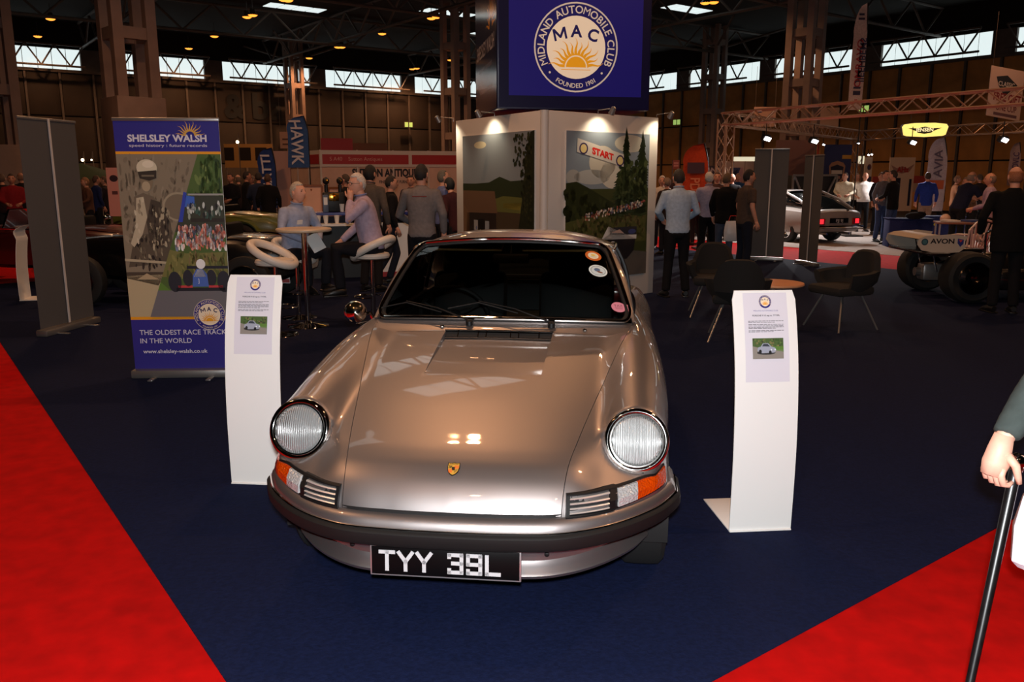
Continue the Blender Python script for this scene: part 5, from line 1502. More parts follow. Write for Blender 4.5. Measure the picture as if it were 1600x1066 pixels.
t, HT, S = person('seated man with white hair and glasses in lilac shirt, chin resting on his hand', MAN2, R(104), 1.74, (168, 152, 172), (20, 20, 26), hair=(198, 190, 182), skin=1, vox=.016,
    pose=dict(SIT, hip=(0, -.02, .885), lean=12, head_yaw=22, head_pitch=-4, lel=(-.26, .26, 1.18), lwr=(-.07, .22, 1.40), lhd=(.25, -.1, 1), rel=(.27, .12, 1.10), rwr=(.19, .33, .92)), belly=.02, collar=(120, 128, 170))
m = MB()
for sx in (-1, 1):
    m.tube([HT((sx*.032+.024*math.cos(a), .098, .010+.017*math.sin(a))) for a in np.linspace(0, 2*PI, 14)[:-1]], .0022, 5, closed=True)
    m.tube([HT((sx*.056, .096, .014)), HT((sx*.082, .01, .012))], .0022, 5)
m.tube([HT((-.008, .104, .012)), HT((.008, .104, .012))], .002, 5); m.build('glasses', M_black2, t)
FRONT = dict(lel=(-.27, .06, 1.16), lwr=(-.14, .28, 1.08), rel=(.27, .06, 1.16), rwr=(.14, .28, 1.08))
WALK = dict(lkn=(-.10, .12, .50), lan=(-.10, -.02, .085), rkn=(.10, -.06, .50), ran=(.10, -.30, .12))
HIPS = dict(lel=(-.40, -.06, 1.17), lwr=(-.19, .05, 1.02), rel=(.40, -.06, 1.17), rwr=(.19, .05, 1.02), lhd=(.5, .6, -.4), rhd=(-.5, .6, -.4))
# by the counter
t, HT, S = person('man in grey sweater and dark trousers seen from behind at the counter', ground(658, 10.2), R(-6), 1.79, (112, 106, 106), (18, 18, 24), hair=(30, 26, 24), style='short', pose=dict(lel=(-.30, .10, 1.14), lwr=(-.16, .34, 1.02), head_yaw=-10), vox=.016)
m = MB(); y_ = -.134; m.box(tuple(S((.0, y_+.03, 1.37))), (.18, .004, .012), rot=Matrix.Rotation(R(8), 3, 'X')); m.build('embroidered_line', mat('red_thread', (120, 40, 36), rough=.8), t)
person('person with thick dark hair and grey coat, back turned behind the seated man with glasses', ground(577, 11.9), R(-25), 1.80, (84, 76, 70), (26, 24, 26), hair=(24, 19, 17), style='bob', jacket_len=.3, collar=(70, 64, 66))
person('man in black jacket and dark jeans facing sideways, beside the grey coated person', ground(608, 12.7), R(-72), 1.65, (22, 20, 22), (34, 36, 46), hair=(36, 30, 26), pose=dict(WALK), jacket_len=.15)
person('person with a round face looking over the stall counter by the grey sweater', ground(643, 17.0), R(170), 1.66, (80, 70, 78), hair=(46, 34, 28), vox=.026)
person('man in blue shirt and glasses with grey hair beside the display wall, looking down', ground(690, 13.4), R(-70), 1.74, (92, 100, 140), hair=(96, 86, 76), pose=dict(FRONT, head_pitch=-18))
person('person in dark maroon jacket leaning over, partly hidden by the display wall', ground(716, 12.9), R(40), 1.66, (54, 22, 26), hair=(16, 14, 14), style='bob', pose=dict(lean=20), jacket_len=.1)
person('man in black coat standing behind the beer pumps', ground(543, 16.4), R(70), 1.68, (20, 18, 20), hair=(70, 56, 46), jacket_len=.2, vox=.026)
# right of the display
t, HT, S = person('man in pale blue shirt and black trousers seen from behind beside the display', ground(1061, 11.35), R(4), 1.74, (150, 168, 190), (14, 14, 18), hair=(40, 30, 25), pose=dict(lel=(-.275, .03, 1.17), lwr=(-.15, .24, 1.05), rel=(.275, .03, 1.17), rwr=(.15, .24, 1.05), lan=(-.14, -.02, .085), ran=(.14, -.02, .085)), vox=.016, collar=(150, 168, 190))
person('white-haired man in lilac shirt seen from behind, past the pale blue shirt', ground(1108, 15.6), R(6), 1.72, (158, 150, 172), (14, 14, 18), hair=(200, 194, 188), pose=dict(FRONT, lan=(-.17, 0, .085), ran=(.17, 0, .085)), collar=(158, 150, 172))
t, HT, S = person('person in black jacket and jeans carrying a plastic bag', ground(1134, 15.2), R(-35), 1.70, (14, 13, 14), (66, 74, 92), hair=(96, 76, 58), jacket_len=.12, wide=1.1)
bg = ground(1146, 14.9); b = tag(bpy.data.objects.new('x', None), '', '') if False else None
def carrier(loc, label, c=(206, 204, 206), w=.30, h=.36, handle=(200, 40, 34)):
    m = MB(); m.rings([((0, 0, 0), w*.42, .045, 0), ((0, 0, .02), w*.5, .06, 0), ((0, 0, h*.5), w*.52, .065, 0), ((0, 0, h*.85), w*.46, .045, 0), ((0, 0, h), w*.40, .018, 0)], 14)
    o = tag(m.build('carrier_bag', mat('bag_%d_%d' % (c[0], c[1]), c, rough=.4, bump=.5, scale=14)), label, 'bag'); o.location = loc
    m = MB(); m.tube([(-.08, 0, h-.01), (-.05, 0, h+.09), (.05, 0, h+.09), (.08, 0, h-.01)], .006, 5); m.build('handle', mat('bag_handle_%d' % handle[0], handle, rough=.5), o)
    return o
carrier(Vector((bg.x+.02, bg.y, .50)), 'white and red plastic bag hanging beside the jeans of the person in black')
person('man with dark hair in brown T-shirt facing the grey banner', ground(1166, 13.4), R(-78), 1.75, (76, 62, 54), (24, 28, 40), hair=(30, 22, 19), sleeve=.3, pose=dict(lel=(-.25, .0, 1.16), lwr=(-.23, .08, .92)), skin=0, vox=.018, belly=.02)
# around the white saloon
person('man in cream shirt bending over the roof of the white saloon', ground(1320, 25.0), R(150), 1.76, (214, 204, 180), hair=(56, 42, 34), pose=dict(FRONT, lean=14, head_pitch=-20, head_yaw=-30), vox=.026, wide=1.1)
person('bald man in white polo shirt with hands on hips behind the white saloon', ground(1350, 25.0), R(172), 1.74, (226, 218, 214), hair=(120, 100, 90), style='balding', sleeve=.3, pose=HIPS, vox=.026, belly=.05, wide=1.15)
person('grey-haired person between the cream shirt and the white polo', ground(1337, 27.0), R(175), 1.72, (196, 184, 170), hair=(150, 140, 130), vox=.028)
person('man in black hooded top and blue jeans seen from behind', ground(1396, 20.3), R(40), 1.78, (18, 16, 18), (58, 72, 104), hair=(40, 30, 26), jacket_len=.1, wide=1.08, pose=dict(FRONT, lan=(-.16, -.05, .085), ran=(.16, .02, .085)), vox=.022)
person('person in striped grey jumper and blue jeans beside the black hooded top', ground(1380, 21.0), R(-160), 1.78, (92, 90, 98), (54, 66, 98), hair=(60, 46, 40), vox=.024)
person('red-faced man in dark coat behind the striped jumper', ground(1374, 23.6), R(-170), 1.74, (30, 26, 32), hair=(90, 70, 60), skin=2, vox=.028, jacket_len=.1)
person('person in bright blue jacket and tan trousers seen from behind', ground(1448, 23.0), R(-15), 1.74, (34, 52, 128), (140, 112, 96), hair=(50, 36, 30), jacket_len=.08, vox=.026)
t, HT, S = person('bald man in navy polo shirt leaning forward to read beside the white chair', ground(1499, 17.8), R(-72), 1.80, (26, 30, 54), (22, 24, 28), hair=(140, 124, 112), style='balding', sleeve=.3, pose=dict(lean=26, head_pitch=-18, lel=(-.25, .33, 1.13), lwr=(-.18, .56, 1.14), rel=(.26, .33, 1.13), rwr=(.16, .58, 1.16)), belly=.04, vox=.018)
person('person in brown cardigan bending behind the navy polo shirt', ground(1522, 19.2), R(80), 1.64, (110, 78, 54), hair=(120, 104, 88), pose=dict(FRONT, lean=15), vox=.028)
person('man in lilac striped shirt mostly hidden by the man in black', ground(1549, 15.2), R(60), 1.70, (156, 136, 160), hair=(130, 110, 96), style='balding', pose=dict(FRONT), vox=.024)
person('broad man in black jacket with cropped ginger hair seen from behind', ground(1586, 10.0), R(-8), 1.76, (11, 11, 12), (14, 14, 18), hair=(140, 86, 56), style='balding', jacket_len=.25, wide=1.22, belly=.03, skin=0, vox=.016, pose=dict(lel=(-.33, -.02, 1.15), lwr=(-.30, .10, .94), rel=(.33, -.02, 1.15), rwr=(.30, .1, .94)))
# the crowds in the aisles
CROWD = [  # px, D, heading, height, top, hair, style, words
 (363, 21, 160, 1.72, (24, 22, 28), (60, 44, 36), 'short', 'person in charcoal coat next to the blue roller banner, in the far crowd'),
 (374, 22, 40, 1.68, (52, 40, 38), (110, 92, 76), 'balding', 'balding person in brown coat in the crowd by the green car'),
 (385, 20.5, -60, 1.76, (26, 24, 26), (44, 34, 30), 'short', 'tall person in black coat bending over the green car'),
 (396, 22.5, 150, 1.66, (80, 58, 50), (140, 120, 100), 'bob', 'fair-haired woman in rust coat below the blue feather flag'),
 (405, 19.9, 20, 1.74, (40, 46, 66), (50, 40, 34), 'short', 'person in dark blue jacket below the lower blue feather flag'),
 (419, 19.6, 10, 1.70, (16, 15, 17), (70, 52, 42), 'short', 'person in black jacket seen from behind beside the stall corner'),
 (5, 19.5, 30, 1.70, (40, 26, 30), (90, 70, 60), 'short', 'person in maroon coat at the edge of the picture near the red vintage car'),
 (20, 18.6, -150, 1.70, (120, 24, 30), (60, 46, 40), 'short', 'person in bright red jacket behind the maroon car'),
 (36, 21.2, 60, 1.73, (26, 24, 26), (150, 110, 86), 'balding', 'balding person in black coat beside the red jacket'),
 (137, 20, 130, 1.62, (96, 66, 54), (150, 110, 80), 'bob', 'person in tan coat seen just past the plain grey banner'),
 (150, 21, -40, 1.66, (32, 44, 92), (80, 60, 50), 'short', 'person in blue anorak between the two banners'),
 (166, 22, 100, 1.64, (40, 34, 40), (96, 76, 62), 'short', 'person in dark top beside the white standing sign'),
 (1034, 19, 170, 1.66, (190, 180, 170), (190, 180, 168), 'bob', 'white-haired person just past the edge of the display wall'),
 (1043, 17.6, 20, 1.62, (44, 34, 34), (120, 100, 86), 'short', 'person in dark coat close behind the display wall edge'),
 (1054, 21, -30, 1.74, (56, 42, 44), (110, 88, 72), 'short', 'person in plum coat behind the pale blue shirt'),
 (1090, 20, 30, 1.68, (60, 40, 34), (90, 60, 44), 'bob', 'brown-haired person in front of the orange feather flag'),
 (1098, 23, 175, 1.72, (90, 50, 40), (70, 40, 30), 'short', 'person in brick red top facing out behind the lilac shirt'),
 (1120, 18.5, 165, 1.74, (70, 50, 48), (84, 62, 50), 'short', 'person in brown top facing out beneath the display sign'),
 (1143, 21.5, -20, 1.70, (22, 20, 22), (160, 120, 100), 'balding', 'balding person in black beyond the black jacket'),
 (1152, 26, 160, 1.72, (30, 60, 100), (150, 120, 100), 'short', 'person in teal blue jacket beyond the brown T-shirt'),
 (1471, 27.5, 70, 1.70, (70, 44, 34), (60, 44, 36), 'short', 'person in russet jacket behind the leaning feather flag'),
 (1492, 24, -110, 1.66, (120, 76, 50), (130, 100, 80), 'bob', 'person in orange brown jacket beyond the navy polo shirt'),
 (1530, 24, 10, 1.70, (40, 34, 40), (70, 54, 46), 'short', 'person in grey coat in the crowd beyond the dark stall'),
]
for (px, D, hd_, hh, c, hc, st, lab) in CROWD:
    l = ground(px, D); l.z = .0
    person(lab, l, R(hd_), hh, c, (28, 28, 34), hair=hc, style=st, vox=.032, jacket_len=.12, skin=rnd.randrange(3), group='crowd in the aisles', pose=dict(FRONT) if rnd.random() < .5 else None)
# the walker at the picture's edge with cane and bag
WL = Vector((2.02, 2.30, 0))
cane_top = at(1588, 728, 2.14); cane_mid = at(1517, 1060, 1.99)
dcv = (cane_mid-cane_top); kk = (cane_top.z-.006)/(-dcv.z); cane_tip = cane_top+dcv*kk
rzW = R(80); Mi = Matrix.Rotation(-rzW, 3, 'Z')
def WLOC(p): return Mi@(Vector(p)-WL)
k_ = 1.74/1.75
wr = at(1566, 690, 2.13); el = at(1650, 560, 2.22)
a_, b_ = WLOC(el)/k_, WLOC(wr)/k_
wb = at(1652, 712, 2.19); wr2 = Vector((wb.x+.04, wb.y+.01, wb.z+.165)); c_, d_ = WLOC(wr2+Vector((.20, .06, .22)))/k_, WLOC(wr2)/k_
t, HT, S = person('person in dark green coat leaning on a black cane, only sleeve and hand in view', WL, rzW, 1.74, (58, 66, 64), (60, 58, 60), hair=(150, 140, 130), skin=3, vox=.016, jacket_len=.25,
       pose=dict(lel=tuple(a_), lwr=tuple(b_), lhd=tuple(Mi@Vector((-.22, -.05, -1))), lpalm=tuple(Mi@Vector((.8, .25, .1))), curl=1.0, rel=tuple(c_), rwr=tuple(d_), rhd=tuple(Mi@Vector((-.1, 0, -1)))))
cane = thing('walking_cane', 'black walking cane with round silver knob on the red carpet', 'cane', cane_tip)
m = MB(); v = cane_top-cane_tip; m.tube([Vector((0, 0, 0)), v*.04, v*.5, v], [.010, .0095, .012, .0155], 12); m.build('shaft', mat('black_cane', (14, 13, 14), rough=.35, grain=.5, scale=40), cane)
m = MB(); m.ball(v+v.normalized()*.012, .024, 16, 10); m.build('knob', M_chrome, cane)
m = MB(); m.tube([v*.985, v*1.0], [.018, .019], 12); m.build('collar_ring', M_chrome, cane)
m = MB(); m.cyl((0, 0, -.002), v.normalized()*.03, .013, n=10); m.build('ferrule', M_rubber, cane)
carrier(Vector((wb.x+.03, wb.y, wb.z-.335)), 'white plastic bag hanging beside the black cane at the picture edge', (214, 210, 220), .24, .25, (214, 210, 220))
# ================================================================== beyond the stand
def loft_body(mb, secs, crown=.03):
    rows = []
    for (y, hw, zb, zt) in secs:
        h = zt-zb
        half = [(0, zb), (hw*.80, zb), (hw*.95, zb+.10*h), (hw, zb+.40*h), (hw*.99, zb+.72*h), (hw*.94, zb+.90*h), (hw*.82, zt-.005), (hw*.45, zt+crown*.8), (0, zt+crown)]
        rows.append([(x, y, z) for x, z in half]+[(-x, y, z) for x, z in half[-2:0:-1]])
    mb.grid(rows, closed_u=True)
    for r in (rows[0], rows[-1]): mb.add(r, [list(range(len(r)))])
def wheel(c, r, w, parent, axis=(1, 0, 0), wire=False, rimr=.62, rim_m=None):
    t = MB(); a = w/2
    t.lathe([(r*rimr, -a*.9), (r*.86, -a), (r*.97, -a*.8), (r, -a*.4), (r, a*.4), (r*.97, a*.8), (r*.86, a), (r*rimr, a*.9)], c, 28, axis); o = t.build('wheel', M_tyre, parent)
    q = MB(); q.lathe([(r*rimr*1.06, a*.98), (r*rimr*1.0, a*1.04), (r*rimr*.95, a*.9)], c, 24, axis)
    q.lathe([(r*rimr*1.02, -a*.9), (r*rimr*.95, -a*.6), (r*rimr*.9, a*.5), (r*rimr*1.0, a*.92), (r*rimr*1.04, a*.9)], c, 24, axis)
    q.lathe([(r*rimr*.95, a*.1), (r*.2, a*.35), (r*.12, a*.8), (.0005, a*.82)], c, 20, axis); q.build('wheel_rim', rim_m or M_alum, o)
    return o
# ---- white fastback saloon with lit tail lamps
M_wcar = mat('white_car_paint', (140, 131, 124), rough=.35, coat=.6)
rc = Vector((7.97, 20.35, .008)); hv = R(22)
sal = thing('saloon_car', 'white fastback saloon seen from behind with glowing red tail lamps on pale carpet', 'car', rc, hv)
m = MB(); loft_body(m, [(.0, .70, .36, .76), (.05, .76, .30, .80), (.5, .80, .22, .83), (1.0, .81, .20, .86), (2.0, .82, .20, .88), (3.2, .81, .20, .86), (4.2, .78, .24, .78), (4.55, .70, .34, .66)]); m.build('body_shell', M_wcar, sal)
m = MB(); loft_body(m, [(.22, .66, .78, .82), (.7, .62, .8, 1.06), (1.3, .58, .8, 1.22), (2.0, .57, .8, 1.27), (2.5, .56, .8, 1.24), (3.25, .64, .8, .86)], .02); m.build('window_glass', mat('dark_glass', (14, 16, 16), rough=.08, coat=1), sal)
m = MB(); m.grid([[(x*.56, y, 1.262-.04*(y-1.9)**2+.03*(1-x*x)) for x in np.linspace(-1, 1, 9)] for y in np.linspace(1.25, 2.5, 6)]); m.grid([[(x*.56, y, 1.24-.04*(y-1.9)**2) for x in np.linspace(-1, 1, 9)] for y in np.linspace(1.25, 2.5, 6)])
for sx in (-1, 1):
    m.tube([(sx*.665, .25, .83), (sx*.63, .7, 1.06), (sx*.585, 1.3, 1.245)], .03, 6); m.tube([(sx*.56, 2.5, 1.25), (sx*.64, 3.22, .88)], .025, 6); m.tube([(sx*.60, 1.35, .86), (sx*.575, 1.45, 1.25)], .03, 6)
m.build('roof', M_wcar, sal)
M_tail = mat('tail_lamp_lit', (255, 40, 50), rough=.3, emis=1.6)
for sx in (-.55, .55):
    m = MB(); m.box((sx, -.02, .55), (.24, .05, .15), bev=.015); tl_ = m.build('tail_light', mat('red_lens', (150, 12, 10), rough=.15, coat=1), sal)
    m = MB(); m.box((sx, -.046, .555), (.11, .014, .11), bev=.005); m.build('lit_lens', M_tail, tl_)
m = MB(); m.box((0, -.03, .57), (.56, .02, .12)); npl = m.build('number_plate', mat('plate_black', (6, 6, 7), rough=.25), sal)
m = MB(); m.sm = False; vs, fs = text_mesh('FJJ 9J', .10, .02); m.add([(x*1.15, -.043, .535+y) for x, y in vs], fs); m.build('plate_lettering', mat('plate_letters', (205, 205, 208), rough=.5), npl, recalc=False)
m = MB(); m.tube([(-.78, .25, .42), (-.74, -.04, .42), (0, -.08, .42), (.74, -.04, .42), (.78, .25, .42)], .035, 8, sc=[(1, 1)]*5); m.build('rear_bumper', M_chrome, sal)
for sx in (-.35, .35):
    m = MB(); m.cyl((sx, .3, .25), (sx, -.03, .25), .03, n=8); m.build('exhaust_pipe', M_chrome, sal)
m = MB(); m.cyl((.3, .05, .80), (.30, .02, .80), .04, n=12); m.build('filler_cap', M_chrome, sal)
for sx in (-1, 1):
    for y in (.95, 3.55): wheel((sx*.70, y, .31), .31, .19, sal, (sx, 0, 0), rim_m=M_chrome)
# ---- single seater with a big rear wing
rp_ = Vector((6.02, 10.85, .008)); rr_ = R(-91)
race = thing('racing_car', 'black single-seater with white rear wing and fat tyres beside the man in black', 'car', rp_, rr_)
# local: +y = towards the nose, x = -.7 far .. here near side is +x
def RL(x, y, z): return (x, y, z)
for (x, y, r, w) in ((0, 0, .335, .36), (-1.25, 0, .335, .36), (0.02, 2.45, .27, .22), (-1.27, 2.45, .27, .22)):
    wheel((x, y, r), r, w, race, (1 if x > -.5 else -1, 0, 0), rimr=.60, rim_m=mat('racing_alloy', (120, 116, 112), rough=.15, metal=1))
cx0 = -.62
m = MB(); rows = []
for (y, hw, zb, zt) in ((-.15, .10, .22, .46), (.3, .22, .14, .60), (.8, .30, .12, .62), (1.4, .28, .11, .58), (2.2, .22, .11, .46), (2.9, .14, .13, .30), (3.3, .05, .16, .22)):
    rows.append([(cx0+hw*math.cos(a), y, (zb+zt)/2+(zt-zb)/2*math.sin(a)) for a in np.linspace(0, 2*PI, 15)[:-1]])
m.grid(rows, closed_u=True); m.add(rows[0], [list(range(14))]); m.build('body_shell', mat('racing_black', (16, 14, 15), rough=.25, coat=.8), race)
m = MB(); m.box((cx0+.42, 1.0, .28), (.30, 1.1, .30), bev=.08); m.box((cx0-.42, 1.0, .28), (.30, 1.1, .30), bev=.08); m.build('side_pods', mat('racing_red', (150, 20, 16), rough=.3, coat=.8), race) if False else None
for sx in (-1, 1):
    q = MB(); q.box((cx0+sx*.42, 1.0, .28), (.28, 1.1, .28), bev=.08); q.build('side_pod', mat('racing_black', (16, 14, 15), rough=.25, coat=.8), race)
    for (y0, z0, y1, z1) in ((-.02, .30, .12, .20), (.05, .46, -.1, .40), (.0, .33, .6, .24)):
        q = MB(); q.cyl((cx0+sx*.12, y1, z1), (cx0+sx*.50, y0, z0), .012, n=6); q.build('suspension_arm', M_chrome, race)
m = MB(); m.tube([(cx0-.18, .62, .55), (cx0-.15, .60, .86), (cx0, .60, .92), (cx0+.15, .60, .86), (cx0+.18, .62, .55)], .018, 8); m.build('roll_hoop', M_chrome, race)
m = MB(); m.box((cx0, -.10, .34), (.22, .5, .24), bev=.04); m.cyl((cx0, -.3, .34), (cx0, -.42, .34), .06, n=10); m.build('gearbox', M_alum, race)
m = MB(); m.box((cx0, .15, .62), (.36, .50, .10), bev=.03); m.build('engine_cover', mat('racing_black', (16, 14, 15), rough=.25, coat=.8), race)
M_wing = mat('wing_white', (176, 164, 150), rough=.45)
m = MB(); prof = [(-.02, .0), (.08, .035), (.25, .045), (.42, .02), (.50, -.015), (.42, -.005), (.25, .005), (.08, -.005)]
rows = [[(x, -.12-(b), .775+c*1.5+b*.14) for b, c in prof] for x in (-.16, -.62, -1.10)]
m.grid(rows, closed_u=True)
for r in (rows[0], rows[-1]): m.add(r, [list(range(8))])
m.build('wing_plane', M_wing, race)
epl = [(a, b-.07) for a, b in [(-.02, .86), (.02, .93), (-.20, .955), (-.54, .93), (-.62, .90), (-.64, .82), (-.58, .745), (-.35, .70), (-.08, .72), (0, .78)]]
for sx, nm in ((-.145, 'end_plate'), (-1.12, 'end_plate')):
    m = MB(); m.prism([(a, b) for a, b in epl], .012, lambda u, v, w, sx=sx: (sx-.006+w, u, v)); ep = m.build(nm, M_wing, race)
    if sx > -.5:
        p = Print(lambda u, v, l: (sx+.0062+l, u, v))
        p.mp = (lambda mp_: lambda u, v, l: mp_(u, v-.07, l))(p.mp)
        p.ell(-.545, .855, .045, .045, (36, 66, 78), 20); p.lay().ell(-.545, .855, .030, .030, (64, 104, 110), 16)
        p.text('AVON', -.31, .835, .088, (16, 18, 26), .03, sx=1.25)
        p.poly([(-.115, .90), (-.035, .885), (-.035, .83), (-.075, .79), (-.115, .84)], (44, 52, 116)).lay().poly([(-.10, .885), (-.05, .878), (-.075, .85)], (190, 60, 60))
        p.build('printed_decals', ep)
for x in (-.40, -.85):
    m = MB(); m.cyl((x, -.34, .77), (x, -.22, .36), .011, n=6); m.build('wing_strut', M_chrome, race)
m = MB(); m.box((-.62, -.40, .63), (1.30, .26, .035), bev=.01); m.build('beam_wing', mat('racing_black', (16, 14, 15), rough=.25, coat=.8), race)
# ---- dark vintage cars past the red aisle
def roadster(loc, rz, label, paint, open_top=True, L=4.1, wing_=True):
    t = thing('vintage_car', label, 'car', loc, rz); s = L/4.1
    m = MB(); loft_body(m, [(y*s, a, b, c) for y, a, b, c in ((0, .42, .42, .66), (.25, .58, .34, .80), (.9, .66, .28, .86), (1.6, .66, .27, .86), (2.2, .60, .28, .88), (3.0, .44, .32, .86), (3.8, .34, .38, .80), (3.95, .26, .42, .74))]); m.build('body_shell', paint, t)
    for sx in (-1, 1):
        for (y, r) in ((.75, .33), (3.35, .33)):
            wheel((sx*.66, y*s, r), r, .16, t, (sx, 0, 0), rim_m=mat('dark_alloy', (60, 58, 58), rough=.2, metal=.9))
            if wing_:
                q = MB(); q.grid([[(sx*(.66+w), y*s+math.cos(a)*(r+.05)*1.12, r+math.sin(a)*(r+.06)) for w in (-.12, 0, .12)] for a in np.linspace(R(-10), R(190), 16)]); q.build('mudguard', paint, t)
        q = MB(); q.tube([(sx*.665, y*s, z) for y, z in ((.3, .80), (.9, .865), (1.6, .865), (2.2, .885), (3.0, .86))], .012, 6); q.build('side_trim', M_chrome, t)
        q = MB(); q.lathe([(.0005, 0), (.08, .01), (.10, .06), (.06, .14), (.001, .18)], (sx*.36, 4.0*s, .74), 16, (0, -1, 0)); q.build('headlamp', M_chrome, t)
    m = MB(); m.tube([(-.60, 2.15*s, .86), (-.56, 2.05*s, 1.15), (.56, 2.05*s, 1.15), (.60, 2.15*s, .86)], .016, 6); m.build('windscreen_frame', M_chrome, t)
    m = MB(); m.add([(-.58, 2.15*s, .87), (.58, 2.15*s, .87), (.55, 2.05*s, 1.14), (-.55, 2.05*s, 1.14)], [(0, 1, 2, 3)]); m.build('windscreen', M_glass, t)
    m = MB(); m.box((0, 1.35*s, .88), (1.0, .16, .30), bev=.05); m.build('seat', M_trimleather, t)
    m = MB(); m.tube([(-.7, 4.05*s, .46), (0, 4.12*s, .46), (.7, 4.05*s, .46)], .03, 8); m.build('bumper', M_chrome, t)
    return t
M_mar = mat('maroon_paint', (58, 14, 16), rough=.3, coat=.7); M_blk = mat('vintage_black', (14, 13, 14), rough=.25, coat=.7); M_grn = mat('olive_green_paint', (84, 92, 34), rough=.35, coat=.5)
roadster(Vector((-5.45, 13.0, .004)), R(90), 'dark maroon vintage open car with chrome side trim, half hidden behind the two banners', M_mar)
roadster(Vector((-2.7, 11.0, .008)), R(87), 'black vintage open racer with chrome fittings behind the empty bar stool', M_blk, L=3.4, wing_=False)
roadster(Vector((-4.9, 18.2, .0)), R(84), 'olive green vintage car with people bending over it', M_grn)
# small number board on the black racer's floor
nb = at(441, 436, 11.0); t = thing('number_board', 'small white and red registration board standing by the black racer', 'sign', Vector((nb.x, nb.y, nb.z-.06)), R(10))
m = MB(); m.box((0, 0, .06), (.20, .01, .12)); m.build('board', M_white, t); m = MB(); m.box((0, -.007, .035), (.19, .004, .05)); m.box((0, -.0066, .085), (.10, .004, .035)); m.build('red_field', mat('sign_red', (168, 30, 28), rough=.5), t)
# ---- antiques stall
M_fab = mat('stall_panel_fabric', (212, 176, 158), rough=.9, grain=.08, scale=3)
M_fas = mat('fascia_white', (208, 196, 186), rough=.5)
M_fred = mat('fascia_red', (164, 26, 28), rough=.5)
SA, SB = at(500, 234, 24.0), at(722, 236.3, 25.3); SL = at(448, 240, 26.5); zt_ = SA.z
stall = thing('antiques_stall', 'pink-walled antiques stall with red fascia and big dark lettering behind the seated men', 'stall', Vector((SA.x, SA.y, 0)))
def seg(a, b): d = b-a; return d, math.atan2(d.y, d.x), Vector((d.x, d.y, 0)).length
for (a, b) in ((SA, SB), (SL, SA)):
    d, rz, L = seg(a, b); n = max(2, round(L/1.0)); dd = Vector((d.x, d.y, 0)).normalized(); o0 = a-Vector((SA.x, SA.y, 0)); o0.z = 0
    nn = Vector((dd.y, -dd.x, 0))
    for i in range(n):
        c = o0+dd*(L*(i+.5)/n)-nn*.02+Vector((0, 0, (zt_-.42)/2)); m = MB(); m.box(tuple(c), (L/n-.03, .03, zt_-.42), rz=rz); m.build('panel', M_fab, stall)
    for i in range(n+1):
        c = o0+dd*(L*i/n); m = MB(); m.box((c.x, c.y, zt_/2), (.045, .045, zt_), rz=rz); m.build('post', M_fas, stall)
    c = o0+dd*(L/2); m = MB(); m.box((c.x, c.y, zt_-.24), (L, .05, .46), rz=rz); fo = m.build('fascia', M_fas, stall)
    nf = 2 if L > 4 else 1
    for i in range(nf):
        q0, q1 = (i*.62*L if nf == 2 else 0), ((.62*L if i == 0 else L) if nf == 2 else L)
        c = o0+dd*((q0+q1)/2)+nn*.028; m = MB(); m.box((c.x, c.y, zt_-.26), (q1-q0-.10, .012, .27), rz=rz); m.build('fascia_board', M_fred, fo)
    def wmap(u, v, l, o0=o0, dd=dd, nn=nn): return tuple(o0+dd*u+nn*(.036+l)+Vector((0, 0, v)))
    if L > 4:
        p = Print(wmap)
        p.text('S A40    Sutton Antiques', .25, zt_-.30, .15, (206, 150, 140), align='LEFT'); p.build('fascia_lettering', fo)
        p = Print(lambda u, v, l, o0=o0, dd=dd, nn=nn: tuple(o0+dd*u+nn*(.002+l)+Vector((0, 0, v))))
        p.text('SUTTON ANTIQUES L', 0.88, zt_-.74, .30, (34, 28, 34), .045, 'LEFT', .74); p.text('FINE ANTIQUE FURNITURE LONDON', 1.65, zt_-.94, .12, (44, 36, 40), .02, 'LEFT', .72)
        p.build('wall_lettering', stall)
m = MB(); rb = at(526, 222, 30); t = thing('red_header', 'red header board rising behind the pink stall', 'sign', Vector((rb.x, rb.y, 0)), R(12)); m.box((0, 0, rb.z-.25), (1.1, .05, .75)); m.build('board', M_fred, t); m = MB(); m.cyl((0, .04, 0), (0, .04, rb.z), .03, n=6); m.build('post', M_steel, t)
m = MB(); rb = at(577, 226, 31); t = thing('tan_header', 'tan header board next to the red one behind the stall', 'sign', Vector((rb.x, rb.y, 0)), R(12)); m.box((0, 0, rb.z-.25), (1.3, .05, .6)); m.build('board', mat('tan_board', (120, 84, 62), rough=.7), t); m = MB(); m.cyl((0, .04, 0), (0, .04, rb.z), .03, n=6); m.build('post', M_steel, t)
